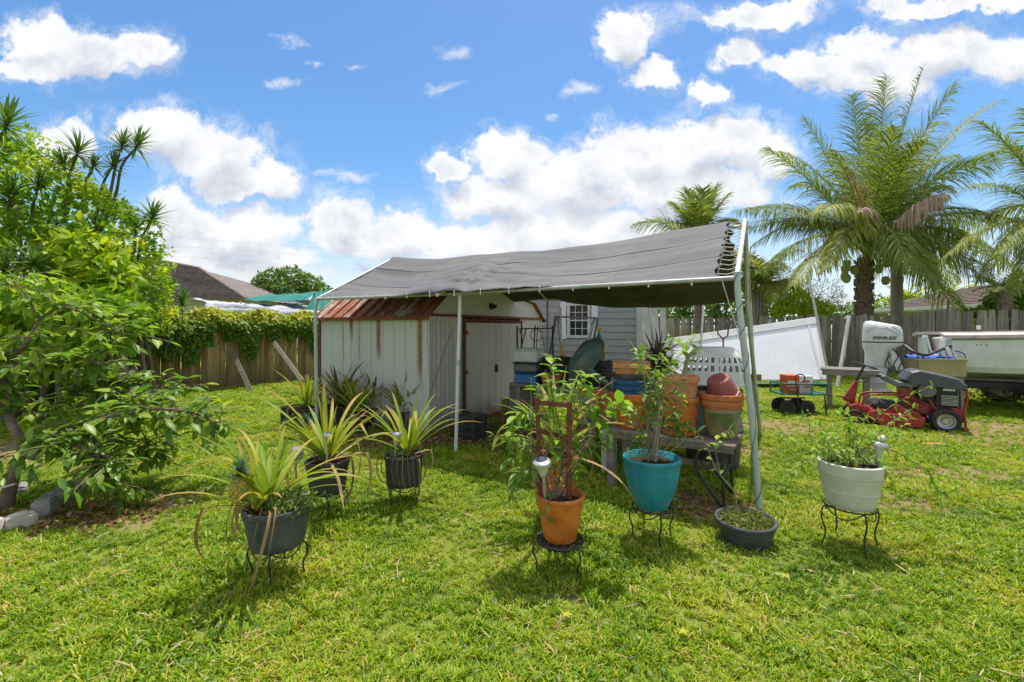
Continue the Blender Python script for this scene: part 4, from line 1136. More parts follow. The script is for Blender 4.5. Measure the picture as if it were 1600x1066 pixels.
# ================================================================== POTS
def pot_profile(rt, rb, h, rimh=.0, rimo=.0, th=.012, base=0.0, belly=0.0, lip=True):
    """outside up, over the rim, inside down to a floor; returns body profile and rim profile"""
    out = [(0.001, 0), (rb * .96, 0), (rb, .006)]
    hz = h - rimh
    for i in range(1, 7):
        f = i / 6; r = rb + (rt - rimo - rb) * f + belly * math.sin(PI * f * .9)
        out.append((r, hz * f))
    rim = []
    if rimh:
        r0 = out[-1][0]
        rim = [(r0 + rimo, hz - .001), (r0 + rimo + .003, hz + .006), (r0 + rimo + .002, h - .005), (r0 + rimo - .003, h)]
    else:
        rim = [(rt + .004, h - .012), (rt + .006, h - .004), (rt, h)]
    ri = rim[-1][0]
    inner = [(ri - th, h), (ri - th - .003, h - .004), (rt - th - .02 - (rimo), h * .80), (rb - th, .02), (.001, .02)]
    return out, rim, inner
def make_pot(name, label, cat, loc, rt, rb, h, mat, rimh=.05, rimo=.012, belly=0, soil=.9, tilt=None, bands=(), group=None, saucer=None, soilmat='soil', n=32):
    t = thing(name, label, cat, loc, random.uniform(0, 6), group)
    out, rim, inner = pot_profile(rt, rb, h, rimh, rimo, belly=belly)
    b = MB().lathe(out + [(rim[0][0] - .004, out[-1][1])] + inner[2:], n).build('body', mat, t)
    rr = MB(); pr = [(out[-1][0] - .004, out[-1][1] - .002)] + rim + inner[:3]
    rr.lathe(pr, n); rr.build('rim', mat, t)
    for z in bands:
        f = z / (h - rimh); r = rb + (rt - rimo - rb) * f + belly * math.sin(PI * f * .9)
        MB().ring((0, 0, z), r + .001, .004, n, 6).build('band', mat, t)
    if soil:
        f = soil; r = rb + (rt - rb) * f - .016
        vs = [(0, 0, h * soil + .01)]; fs = []
        for k, q in enumerate((.5, 1.0)):
            for j in range(16):
                a = 2 * PI * j / 16
                vs.append((r * q * math.cos(a), r * q * math.sin(a), h * soil + .012 * noise.noise(Vector((j * .7, k, h * 9)))))
        for j in range(16): fs.append((0, 1 + j, 1 + (j + 1) % 16)); fs.append((1 + j, 17 + j, 17 + (j + 1) % 16, 1 + (j + 1) % 16))
        MB().add(vs, fs, True).build('soil', M[soilmat], t)
    if saucer:
        MB().lathe([(.001, -.012), (saucer * .92, -.012), (saucer, .02), (saucer - .008, .02), (saucer * .9, -.002), (.001, -.002)], n).build('saucer', mat, t)
    if tilt:
        t.rotation_euler = tilt
    return t
def wire_stand(label, loc, r, h, nl=4, splay=.02, scroll=True, solid=False, group='black wire plant stands'):
    t = thing('plant_stand', label, 'plant stand', loc, random.uniform(0, 1.5), group)
    wr = .0055
    mb = MB().ring((0, 0, h), r, wr, 32, 6); mb.ring((0, 0, h - .001), r * .55, wr * .8, 24, 6); mb.build('ring', M['iron'], t)
    cb = MB()
    for k in range(3):
        a = k * PI / 3
        cb.tube([(-r * math.cos(a), -r * math.sin(a), h - .004), (r * math.cos(a), r * math.sin(a), h - .004)], wr * .7, 5)
    cb.build('cross_bar', M['iron'], t)
    for k in range(nl):
        a = 2 * PI * k / nl + .4
        ca, sa = math.cos(a), math.sin(a)
        pts = [Vector((ca * (r - .004), sa * (r - .004), h)), Vector((ca * (r + .022), sa * (r + .022), h * .93)), Vector((ca * (r + .03), sa * (r + .03), h * .7)),
               Vector((ca * (r + .005), sa * (r + .005), h * .35)), Vector((ca * (r + splay), sa * (r + splay), 0.0))]
        p_, r_ = smoothpts(pts, [wr] * 5, 4)
        leg = MB().tube(p_, wr, 6).build('leg', M['iron'], t)
        if scroll:
            a2 = a + 2 * PI / nl
            q0 = Vector((ca * r, sa * r, h - .005)); q2 = Vector((math.cos(a2) * r, math.sin(a2) * r, h - .005))
            am = a + PI / nl; q1 = Vector((math.cos(am) * r * 1.15, math.sin(am) * r * 1.15, h - h * .42))
            MB().tube(bez(q0, q1, q2, 9), wr * .7, 5).build('scroll', M['iron'], leg)
    if solid:
        top = MB()
        for k in range(9):
            y = -r + (k + .5) * 2 * r / 9; hw = math.sqrt(max(0, r * r - y * y))
            top.box((0, y, h + .004), (2 * hw, r * .13, .006))
        for k in range(9):
            y = -r + (k + .5) * 2 * r / 9; hw = math.sqrt(max(0, r * r - y * y))
            top.box((y, 0, h + .010), (r * .06, 2 * hw, .004))
        top.ring((0, 0, h + .003), r, .011, 32, 6)
        top.build('top', M['iron'], t)
    return t
def solar_light(label, loc, h, r=.035, tilt=(0, 0), stake_mat='silver'):
    t = thing('solar_light', label, 'solar light', loc)
    t.rotation_euler = (tilt[0], tilt[1], 0)
    MB().tube([(0, 0, -.08), (0, 0, h - .1)], .007, 8).build('stake', M['galvanised'], t)
    MB().lathe([(.012, h - .105), (.018, h - .10), (r * .45, h - .085), (r * .72, h - .03), (r * .7, h - .025), (.001, h - .025)], 20).build('lens', M['lamp_glass'], t)
    c = MB().lathe([(.001, h - .026), (r * 1.12, h - .028), (r * 1.15, h - .018), (r * 1.08, h - .004), (r * .8, h + .006), (.001, h + .006)], 22).build('cap', M['silver'], t)
    MB().lathe([(.001, h + .006), (r * .66, h + .006), (r * .64, h + .009), (.001, h + .009)], 20).build('solar_panel', M['solar_cell'], c)
    return t

# strap leaves for pineapple plants: pools of bent shapes sharing meshes
def strap_mesh(name, e0, bend, mat, w=.028, twist=0, seg=9, kink=None):
    vs = []; x = z = 0; ang = e0; ds = 1 / seg; fs = []
    for i in range(seg + 1):
        t = i / seg
        ww = w * (1.15 - .3 * t) * (1 if t < .75 else max(.03, (1 - t) / .25)) ** .8
        if i == 0: ww *= .95
        ca, sa = math.cos(ang), math.sin(ang)
        tw = twist * t
        for s, up in ((-1, .38), (0, 0), (1, .38)):
            y = s * ww * math.cos(tw); h = up * ww + s * ww * math.sin(tw)
            vs.append((x - sa * h, y, z + ca * h))
        x += ca * ds; z += sa * ds; ang -= bend * (.4 + 1.2 * t) / seg
        if kink and i == kink: ang -= 1.3
    for i in range(seg):
        a = 3 * i; fs += [(a, a + 1, a + 4, a + 3), (a + 1, a + 2, a + 5, a + 4)]
    me = bpy.data.meshes.new(name); me.from_pydata(vs, [], fs); me.polygons.foreach_set('use_smooth', [True] * len(fs)); me.materials.append(mat)
    return me
def pool(mat, wide=.021):
    return [strap_mesh('strap', e0, bd, mat, wide, tw) for (e0, bd, tw) in
            ((1.35, .35, .2), (1.15, .7, -.3), (1.0, 1.1, .3), (.8, 1.2, 0), (.65, 1.5, .4), (.5, 1.3, -.4), (1.2, 1.6, .2), (.9, .6, 0))] + [strap_mesh('bent_strap', e0, .4, mat, wide, .3, kink=k) for e0, k in ((1.1, 5), (.8, 6))]
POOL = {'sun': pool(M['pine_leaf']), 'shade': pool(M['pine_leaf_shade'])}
DEADP = [strap_mesh('dead_strap', e, b, M['dead_leaf'], .016, tw, kink=k) for (e, b, tw, k) in ((.5, 1.6, .8, 2), (.2, 1.9, -.9, 1), (.7, 2.2, 1.2, 2), (.1, 1.2, .5, None), (.4, 1.5, 2, 3))]
def pineapple(parent, c, L, n=30, ndead=7, kind='sun', seed=0, fruit=None, dirs=None, lean=0):
    rr = random.Random(seed)
    P_ = POOL[kind]
    for k in range(n):
        f = k / n; az = k * 2.4 + rr.uniform(-.25, .25)
        # inner leaves stand, outer ones arch out
        if f < .3: me = P_[rr.choice((0, 1, 7))]; s = rr.uniform(.62, .92)
        elif f < .65: me = P_[rr.choice((1, 2, 3, 7))]; s = rr.uniform(.8, 1.08)
        else: me = P_[rr.choice((3, 4, 5, 6, 2, 3, 4, 8, 9))]; s = rr.uniform(.75, 1.15)
        s *= L
        o = Vector((math.cos(az), math.sin(az), 0)) * .022
        mw = Matrix.Translation(Vector(c) + o + Vector((0, 0, .05 * (1 - f)))) @ Matrix.Rotation(az, 4, 'Z') @ Matrix.Rotation(rr.uniform(-.12, .12), 4, 'X') @ Matrix.Diagonal((s, L * rr.uniform(.85, 1.2), s, 1))
        inst('leaf', me, parent, mw, local=True)
    for k in range(ndead):
        az = rr.uniform(0, 6.28); s = L * rr.uniform(.55, 1.0)
        mw = Matrix.Translation(Vector(c) + Vector((math.cos(az), math.sin(az), 0)) * .04) @ Matrix.Rotation(az, 4, 'Z') @ Matrix.Diagonal((s, s, s, 1))
        inst('dead_leaf', DEADP[rr.randrange(len(DEADP))], parent, mw, local=True)
    if fruit:
        fx, fy, fz, fr, fh = fruit
        mb = MB(); vs = []; fs = []
        nr_, nc = 10, 16
        MB().tube([(c[0], c[1], c[2]), (fx, fy, fz)], .012, 6).build('stalk', M['mid_leaf'], parent)
        prof = [(.001, 0)] + [(fr * math.sin(PI * (.12 + .78 * i / 11)) ** .6, fh * i / 11) for i in range(12)] + [(.001, fh)]
        body = mb.lathe(prof, 18, (fx, fy, fz)).build('fruit', M['fruit'], parent)
        bumps = MB()
        for i in range(7):
            for j in range(9):
                a = 2 * PI * (j + .5 * (i % 2)) / 9; q = (i + .6) / 7.4; r = fr * math.sin(PI * (.12 + .78 * q)) ** .6
                bumps.lathe([(.014, -.002), (.010, .006), (.002, .010)], 5, (fx + r * math.cos(a), fy + r * math.sin(a), fz + fh * q),
                            Vector((math.cos(a), math.sin(a), .1)).to_track_quat('Z', 'Y').to_matrix())
        stuff(bumps.build('fruit_eye', M['fruit'], body))
        cr = []
        N = 34; pos = np.zeros((N, 3)) + np.array([fx, fy, fz + fh - .01]); ax = []
        for k in range(N):
            a = k * 2.4; e = 1.35 - 1.0 * (k / N); ax.append((math.cos(a) * math.cos(e), math.sin(a) * math.cos(e), math.sin(e)))
            pos[k, 2] += .05 * (1 - k / N)
        cloud('fruit_crown', M['fruit_crown'], body, T_LANCE, pos, np.array(ax), np.zeros((N, 3)) + [0, 0, 1], RNG.uniform(.07, .12, N), RNG.uniform(0, 1, N), width=2.2)
def small_foliage(name, parent, c, rad, h, n, mat, size, T=T_SMALL, up=.6, origin=None):
    """low bushy growth as one stuff part"""
    a = RNG.uniform(0, 6.28, n); r = np.sqrt(RNG.uniform(0, 1, n))
    z = RNG.uniform(0, 1, n) ** .8 * h * (1 - .5 * r * r)
    pos = np.stack([c[0] + np.cos(a) * r * rad, c[1] + np.sin(a) * r * rad, c[2] + z], 1)
    o = cloud(name, M[mat], parent, T, pos, rdir(n, up), rdir(n, 1.4), RNG.uniform(size[0], size[1], n), RNG.uniform(0, 1, n))
    return stuff(o)
# shared single leaves
LM = {k: [tmesh('leaf_shape', T, M[m]) for T in Ts] for k, m, Ts in (
    ('lime', 'lime_leaf', (T_OVAL, T_OVAL2)), ('mid', 'mid_leaf', (T_OVAL, T_OVAL2)), ('tree', 'tree_leaf', (T_OVAL, T_OVAL2, tmpl([(0, .012), (.2, .10), (.5, .16), (.8, .10), (1, .01)], .2, .0))))}
def twig_with_leaves(parent, pts, r0, kind, nleaf, size, mat='twig', seed=0, whorl=False, droop=-.2, start=.25, sub=4, minr=.002):
    """a stem through world points, with leaves as objects along it"""
    rr = random.Random(seed)
    rs = [max(minr, r0 * (1 - .8 * i / (len(pts) - 1))) for i in range(len(pts))]
    p_, r_ = smoothpts([Vector(p) for p in pts], rs, sub)
    MB().tube(p_, r_, 6).build('stem', M[mat], parent, world=True)
    n = len(p_) - 1
    for k in range(nleaf):
        f = start + (1 - start) * (k + rr.random() * .6) / nleaf; f = min(f, .999)
        i = int(f * n); q = p_[i].lerp(p_[i + 1], f * n - i); t = (p_[min(i + 1, n)] - p_[max(0, i)]).normalized()
        az = k * 2.4 + rr.uniform(-.4, .4)
        s1 = t.orthogonal().normalized(); s2 = t.cross(s1)
        d = (s1 * math.cos(az) + s2 * math.sin(az)) * rr.uniform(.7, 1.1) + t * rr.uniform(.3, .9) + Vector((0, 0, droop))
        s = size * rr.uniform(.6, 1.15) * (1 if f < .92 else .75)
        up = Vector((rr.uniform(-.4, .4), rr.uniform(-.4, .4), 1))
        inst('leaf', LM[kind][rr.randrange(len(LM[kind]))], parent, lookmat(q, d, up, s, rr.uniform(.85, 1.25)))

# ---------------- A: front-left charcoal pot with fruiting pineapple
gA = Vector(((434 - 800) / F * 2.72, 2.72, 0))
wire_stand('black wire stand under the large charcoal pot at front left', gA, .135, .212, 4, group=None)
A = make_pot('potted_pineapple', 'pineapple plant with ripening fruit in large charcoal pot at front left', 'potted plant', gA + Vector((0, 0, .215)), .188, .15, .232, M['charcoal_plastic'], .032, .006, bands=(.18,))
A.rotation_euler = (0, 0, 0)
for k in range(8):      # long withered leaves hanging down the front and left of the pot
    rr = random.Random(700 + k); az = -3.3 + k * .36 + rr.uniform(-.25, .25); s = rr.uniform(.45, .95)
    inst('dead_leaf', DEADP[(0, 1, 4, 0, 2)[k % 5]], A, Matrix.Translation(Vector((math.cos(az) * .06 - .05, math.sin(az) * .06, .22))) @ Matrix.Rotation(az, 4, 'Z') @ Matrix.Rotation(rr.uniform(-.5, .5), 4, 'X') @ Matrix.Diagonal((s * .75, s * rr.uniform(.45, .75), s * .85, 1)), local=True)
pineapple(A, (-.06, .02, .205), .60, 30, 13, 'sun', 3, fruit=(-.15, -.13, .315, .048, .115))
pineapple(A, (-.10, -.06, .195), .50, 9, 3, 'sun', 9)
small_foliage('ground_cover', A, (.10, -.02, .205), .13, .12, 520, 'small_leaf', (.018, .04))
for k in range(3):
    az = -.6 + .5 * k
    twig_with_leaves(A, [A.location + Vector((.12, -.04, .22)), A.location + Vector((.19 + .03 * k, -.06 + .05 * k, .27)), A.location + Vector((.27 + .03 * k, -.06 + .06 * k, .25))], .003, 'mid', 9, .035, seed=k)
# ---------------- B: second pineapple, dark pot
gB = Vector(((512 - 800) / F * 3.7, 3.7, 0))
wire_stand('black wire stand under the dark pot left of the shed pole', gB, .12, .17, 4, group=None)
B = make_pot('potted_pineapple', 'tall yellow-green pineapple plant with green fruit in black pot behind the front-left one', 'potted plant', gB + Vector((0, 0, .172)), .17, .135, .26, M['black_plastic'], .035, .006, bands=(.2,))
B.rotation_euler = (0, 0, 0)
pineapple(B, (0, 0, .24), .72, 34, 9, 'sun', 5, fruit=(-.17, -.02, .40, .045, .13))
solar_light('solar light standing in the second pineapple pot', B.location + Vector((.04, -.13, .2)), .30, .036, (.05, .08))
gl = MB().lathe([(.001, -.05), (.03, -.045), (.05, -.02), (.056, .01), (.045, .045), (.02, .06), (.001, .062)], 18, P(463, 710, 3.55)).build('glass_globe', surf('purple_glass', (.22, .22, .38), (.3, .3, .45), rough=.2, scale=8, bump=0))
tag(gl, 'pale purple glass globe among the leaves of the second pineapple', 'glass ornament')
# ---------------- C: third pineapple
gC = Vector(((631 - 800) / F * 3.9, 3.9, 0))
wire_stand('black wire stand with latticed ring on the lawn before the shed corner', gC, .14, .17, 4, group=None)
C_p = make_pot('potted_pineapple', 'green pineapple plant in black pot in front of the shed corner', 'potted plant', gC + Vector((0, 0, .172)), .165, .145, .25, M['black_plastic'], .03, .006, bands=())
C_p.rotation_euler = (0, 0, 0)
pineapple(C_p, (.03, .02, .23), .66, 26, 7, 'sun', 12)
small_foliage('ground_cover', C_p, (-.05, -.05, .24), .11, .08, 200, 'small_leaf', (.015, .035))
for k in range(6):
    a = -1.9 + .25 * k; r = .165
    q = C_p.location + Vector((r * math.cos(a), r * math.sin(a), .25))
    MB().tube([q - Vector((math.cos(a) * .06, math.sin(a) * .06, 0)), q + Vector((.0, 0, .01)), q + Vector((.02 * math.cos(a), .02 * math.sin(a), -.1)), q + Vector((.03 * math.cos(a + 1), .02 * math.sin(a), -.2 - .02 * k))], .0025, 5).build('dead_root', M['twig'], C_p, world=True)
solar_light('solar light with pale lens in the third pineapple pot', C_p.location + Vector((-.05, -.11, .2)), .25, .042, (-.05, .05))
# ---------------- planters with pineapples along the shed
sp = [(478, 668, .66, .20, 'leftmost pineapple in black nursery pot by the shed side wall', 40), (532, 662, .74, .24, 'pineapple clump with tall leaves in black pot against shed wall, second from left', 41),
      (583, 664, .70, .22, 'dark leaved pineapple in black pot, middle of the row by the shed', 42), (628, 672, .64, .20, 'pineapple in black pot nearest the shed corner', 43),
      (556, 676, .60, .18, 'low pineapple in black pot in front of the row beside the shed', 44)]
for (px, py, L, r, lab, sd_) in sp:
    g = G(px, py)
    o = make_pot('potted_pineapple', lab, 'potted plant', g, r, r * .8, .30, M['black_plastic'], .03, .006, n=24)
    o.rotation_euler = (0, 0, 0)
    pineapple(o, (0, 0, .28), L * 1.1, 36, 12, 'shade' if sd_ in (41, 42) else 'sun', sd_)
    if sd_ != 40: pineapple(o, (.08, .05, .28), L * .95, 20, 5, 'sun', sd_ + 20, fruit=(.08, .04, .45, .04, .1) if sd_ == 41 else None)
# short black crate left of the row, wire crate near the doors
def crate(label, loc, sx, sy, sz, mat, rz=0, cat='crate', nb=9):
    t = thing('crate', label, cat, loc, rz)
    for (c, s) in (((0, -sy / 2, sz / 2), (sx, .012)), ((0, sy / 2, sz / 2), (sx, .012))):
        mb = MB()
        for k in range(nb): mb.box((-sx / 2 + (k + .5) * sx / nb, c[1], sz / 2), (.012, .012, sz))
        for z in (0.01, sz * .33, sz * .66, sz - .01): mb.box((0, c[1] * 1.01, z), (sx, .014, .018))
        mb.build('side', M[mat], t)
    for xx in (-sx / 2, sx / 2):
        mb = MB()
        for k in range(nb): mb.box((xx, -sy / 2 + (k + .5) * sy / nb, sz / 2), (.012, .012, sz))
        for z in (0.01, sz * .33, sz * .66, sz - .01): mb.box((xx * 1.01, 0, z), (.014, sy, .018))
        mb.build('side', M[mat], t)
    MB().box((0, 0, .008), (sx, sy, .012)).build('bottom', M[mat], t)
    return t
crate('black slatted crate on the grass between the shed corner and the doors', G(735, 692) + Vector((0, .15, 0)), .30, .30, .34, 'black_plastic', ROT)
crate('black crate at the left end of the pineapple row', G(456, 667) + Vector((0, .1, 0)), .26, .3, .30, 'black_plastic', ROT)

# ---------------- D: orange pot with rusty trellis on a round stool
gD = Vector(((875 - 800) / F * 2.79, 2.79, 0))
wire_stand('round black metal stool under the front orange terracotta pot', gD, .138, .20, 3, .015, scroll=False, solid=True, group=None)
D = make_pot('potted_trellis_plant', 'orange terracotta pot with rusty ladder trellis and lime-leaved plant on the round stool', 'potted plant', gD + Vector((0, 0, .213)), .150, .10, .272, M['terracotta_wet'], .022, .004, soil=.86)
D.rotation_euler = (0, 0, .2)
Yd = 2.79
def bar_px(a, b, w, name='trellis_bar', mat='rusty_frame', Y=Yd, par=None, h=None):
    MB().bar(P(a[0], a[1], Y), P(b[0], b[1], Y), w, h or w, up=(0, -1, 0)).build(name, M[mat], par or D, world=True)
bar_px((889, 785), (890, 628), .030)
bar_px((845, 775), (839, 622), .026)
bar_px((839, 629), (892, 634), .026, Y=2.785)
bar_px((843, 674), (890, 684), .024, Y=2.785)
def sprig(par, pts_px, Y, r0, kind, n, size, seed, **kw):
    pts = [P(x, y, Y + (d if isinstance(d, (int, float)) else 0)) for (x, y, d) in pts_px]
    twig_with_leaves(par, pts, r0, kind, n, size * 1.12, seed=seed, **kw)
sprig(D, [(862, 785, 0), (850, 740, -.05), (820, 735, -.08), (803, 745, -.1), (800, 780, -.12)], Yd, .004, 'mid', 22, .085, 1, start=.35)
sprig(D, [(866, 785, 0), (880, 700, .05), (868, 640, .1), (860, 590, .1), (866, 558, .1)], Yd, .006, 'lime', 24, .105, 2, start=.45)
sprig(D, [(870, 785, 0), (905, 720, .1), (925, 660, .1), (960, 640, .05), (975, 625, .05)], Yd, .005, 'lime', 22, .10, 3, start=.5)
sprig(D, [(866, 785, 0), (852, 700, .1), (830, 650, .1), (800, 655, .1), (790, 690, .1)], Yd, .005, 'lime', 24, .095, 4, start=.4)
sprig(D, [(860, 780, 0), (838, 700, 0), (800, 690, 0), (768, 680, 0)], Yd, .004, 'mid', 16, .07, 5, start=.3)
sprig(D, [(868, 785, 0), (890, 660, .15), (905, 610, .1), (915, 585, .1)], Yd, .005, 'lime', 20, .105, 6, start=.45)
sprig(D, [(870, 790, -.05), (868, 770, -.1), (850, 800, -.16), (858, 815, -.18)], Yd, .003, 'mid', 6, .07, 7)
sprig(D, [(880, 785, 0), (915, 700, .05), (950, 690, .05), (985, 655, .05)], Yd, .004, 'mid', 8, .06, 8, start=.5)
sprig(D, [(858, 780, 0), (845, 720, -.05), (875, 680, -.05), (850, 640, 0), (835, 600, 0)], Yd, .004, 'lime', 20, .09, 9, start=.3)
sprig(D, [(864, 780, 0), (880, 730, .05), (915, 690, .1), (935, 610, .1), (940, 590, .1)], Yd, .004, 'mid', 14, .06, 11, start=.4)
for k in range(24):
    rr = random.Random(900 + k); x = rr.uniform(790, 960); y = rr.uniform(585, 720)
    sprig(D, [((868 + x) / 2, max(y + 50, 640), .05), ((868 + 3 * x) / 4, y + 22, rr.uniform(0, .15)), (x, y, rr.uniform(0, .2))], Yd, .004, 'lime' if k % 3 else 'mid', 9, .075, 940 + k, start=.25)
for k in range(16):     # dry tangled runners
    rr = random.Random(500 + k); x, y = 868, 780; pts = [P(x, y, Yd)]
    for q in range(6):
        x += rr.uniform(-32, 32); y -= rr.uniform(8, 42); pts.append(P(min(max(x, 830), 965), max(y, 590), Yd + rr.uniform(-.05, .12)))
    p_, r_ = smoothpts(pts, [.0022] * 7, 4)
    MB().tube(p_, r_, 4).build('dry_stem', M['pale_stem'], D, world=True)
solar_light('large solar light with dark cap in the front orange pot', D.location + Vector((-.085, -.05, .16)), .36, .05, (.22, -.10))
# ---------------- E: yellowed pineapple in orange pot behind
gE = Vector(((872 - 800) / F * 3.45, 3.45, 0))
wire_stand('thin black wire stand behind the round stool', gE, .13, .26, 4, group=None)
E = make_pot('potted_pineapple', 'yellowing pineapple plant in orange pot behind the rusty trellis', 'potted plant', gE + Vector((0, 0, .262)), .15, .11, .28, M['terracotta_wet'], .04, .01)
E.rotation_euler = (0, 0, 0)
pineapple(E, (0, 0, .27), .72, 30, 10, 'sun', 31)
small_foliage('ground_cover', E, (0, 0, .27), .14, .3, 160, 'weed_leaf', (.05, .16), T=T_STRIP, up=1.2)

# ---------------- teal pot with shrub
gT = Vector(((1018 - 800) / F * 3.22, 3.22, 0))
wire_stand('thin black wire stand under the teal pot', gT, .13, .235, 4, group=None)
TP = make_pot('potted_shrub', 'tall leggy green shrub in a glossy teal plastic pot before the bench', 'potted plant', gT + Vector((0, 0, .24)), .190, .112, .35, M['teal_plastic'], .03, .008, belly=.026, bands=(.30,), soil=.88)
TP.rotation_euler = (0, 0, 0)
Yt = 3.22
stems = [[(1020, 722, 0), (1024, 660, 0), (1035, 600, .03), (1050, 560, 0), (1045, 525, 0)], [(1016, 722, .03), (1012, 660, .05), (1008, 600, .1), (1000, 560, .1), (1010, 540, .1)],
         [(1024, 722, -.03), (1034, 650, 0), (1060, 600, .05), (1075, 560, .05), (1090, 540, .05)], [(1018, 720, 0), (1030, 640, -.05), (1022, 590, -.05), (1032, 550, -.05)],
         [(1022, 722, .02), (1040, 670, .02), (1055, 640, .03), (1068, 600, .0)], [(1014, 722, -.02), (1002, 690, -.05), (990, 655, -.05), (985, 640, -.05)],
         [(1020, 720, .03), (1028, 620, .05), (1045, 570, .08), (1075, 545, .1), (1085, 520, .1)], [(1024, 722, .03), (1050, 690, 0), (1070, 670, -.05), (1078, 665, -.05)]]
for i, s in enumerate(stems):
    sprig(TP, s, Yt, .009 if i < 4 else .006, 'mid' if i % 3 else 'lime', 22, .075, 60 + i, mat='pale_stem', start=.3, minr=.0025)
for i in range(18):
    rr = random.Random(i); x = rr.uniform(985, 1075); y = rr.uniform(540, 670)
    sprig(TP, [(1022, y + 60, 0), (x, y + 20, rr.uniform(-.1, .1)), (x + rr.uniform(-30, 35), y - 15, rr.uniform(-.15, .15))], Yt, .004, 'lime' if i % 2 else 'mid', 10, .07, 80 + i, mat='pale_stem', start=.3)
small_foliage('ground_cover', TP, (-.10, -.03, .31), .09, .16, 170, 'small_leaf', (.03, .06), T=T_LANCE, up=1.0)

# ---------------- black bowl
gK = Vector(((1165 - 800) / F * 3.2, 3.2, 0))
K = make_pot('bowl_planter', 'low black bowl planter of moss and weeds on the lawn by the bent pole', 'planter', gK, .198, .15, .165, M['charcoal_plastic'], .018, .006, soil=.86, bands=(.12,))
K.rotation_euler = (.04, -.03, 0)
small_foliage('moss', K, (0, 0, .135), .168, .035, 1000, 'weed_leaf', (.012, .04), up=1.2)
sprig(K, [(1150, 800, 0), (1148, 770, 0), (1120, 735, .05), (1105, 700, .05), (1085, 668, .05)], 3.2, .005, 'mid', 12, .06, 91, mat='pale_stem', start=.45)
sprig(K, [(1125, 740, .05), (1118, 700, .05), (1125, 680, .05), (1145, 672, .0)], 3.2, .003, 'lime', 10, .06, 92, mat='pale_stem', start=.3)

# ---------------- cream pot with thorny spreading shrub
gW = Vector(((1328 - 800) / F * 3.12, 3.12, 0))
wire_stand('tall black wire stand with scrolls under the cream white pot', gW, .15, .28, 4, .03, group=None)
Wp = make_pot('potted_shrub', 'sparse sprawling shrub in a cream white pot at right', 'potted plant', gW + Vector((0, 0, .285)), .188, .138, .30, M['cream_plastic'], .08, .006, bands=(.20, .11), soil=.92)
Wp.rotation_euler = (0, 0, 0)
Yw = 3.12
for i, s in enumerate([[(1330, 735, 0), (1310, 700, 0), (1280, 665, .05), (1250, 650, .1)], [(1335, 735, 0), (1340, 700, 0), (1360, 680, 0), (1400, 675, -.05), (1425, 650, -.05)],
                       [(1340, 735, 0), (1380, 700, -.05), (1450, 735, -.1), (1500, 755, -.15), (1535, 800, -.2)], [(1325, 735, 0), (1290, 700, -.1), (1262, 720, -.15), (1225, 745, -.2)],
                       [(1330, 735, .05), (1320, 690, .1), (1330, 655, .15), (1310, 640, .15)], [(1338, 735, 0), (1365, 715, -.1), (1385, 738, -.15), (1400, 765, -.2)],
                       [(1335, 730, .05), (1345, 690, .1), (1385, 640, .1), (1460, 600, .1)], [(1322, 735, 0), (1300, 715, .1), (1270, 690, .2), (1262, 640, .2)],
                       [(1335, 735, 0), (1350, 700, .1), (1400, 715, .1), (1480, 690, .1)], [(1330, 735, 0), (1322, 700, -.1), (1290, 680, -.1), (1275, 700, -.1)],
                       [(1450, 735, -.1), (1470, 770, -.1), (1495, 765, -.15)], [(1335, 730, .05), (1300, 690, .15), (1240, 690, .2), (1215, 665, .2)]]):
    sprig(Wp, s, Yw, .0045, 'lime', 30, .052, 120 + i, start=.12, minr=.0018)
small_foliage('ground_cover', Wp, (-.03, 0, .285), .14, .09, 170, 'small_leaf', (.02, .045))
for i in range(16):
    rr = random.Random(i + 50); x = rr.uniform(1240, 1440); y = rr.uniform(628, 715); m = rr.uniform(.2, .25)
    sprig(Wp, [(1330, 735, 0), ((1330 + x) / 2, (720 + y) / 2 - 8, m / 2), (x, y, m)], Yw, .0028, 'lime' if i % 3 else 'mid', 14, .04, 160 + i, start=.3, minr=.0014)
solar_light('solar light with white cap in the cream pot', P(1368, 738, 3.08), .20, .042, (.0, .15))

# ================================================================== BENCH AND POTS
def bench_pt(s, d, z=.55): return Vector((.873, 4.25, z)) + Vector((.836, -.549, 0)) * s + Vector((.549, .836, 0)) * d
RB = math.atan2(-.549, .836)
bn = thing('garden_bench', 'weathered slatted bench with curved iron end legs holding terracotta pots', 'bench', bench_pt(0, 0, 0), RB)
for k in range(5):
    MB().box((.545, .05 + k * .098, .535), (1.10, .088, .03), bev=.005).build('slat', M['bench_wood'], bn)
MB().box((.545, -.008, .515), (1.08, .018, .06)).build('apron', M['bench_wood'], bn)
for (x, y) in ((.05, .03), (.05, .43)):
    MB().box((x, y, .26), (.06, .06, .52)).build('leg', M['grey_wood'], bn)
for y in (.0, .45):
    pts, rs = smoothpts([Vector((.86, y, .52)), Vector((.80, y, .42)), Vector((.82, y, .28)), Vector((.98, y, .06)), Vector((1.02, y, 0))], [.017] * 5, 5)
    lg = MB().tube(pts, .014, 6).build('leg', M['iron'], bn)
    MB().tube([(1.0, y, .52), (1.0, y, .3), (1.02, y, 0)], .013, 6).build('brace', M['iron'], lg)
    pts, rs = smoothpts([Vector((.86, y, .5)), Vector((.92, y, .40)), Vector((.88, y, .33)), Vector((.84, y, .38)), Vector((.87, y, .42))], [.008] * 5, 5)
    MB().tube(pts, .007, 5).build('scroll', M['iron'], lg)
MB().tube([(1.0, 0, .28), (1.0, .45, .28)], .011, 6).build('cross_brace', M['iron'], bn)
MB().box((.5, .42, .25), (.95, .03, .05)).build('stretcher', M['grey_wood'], bn)

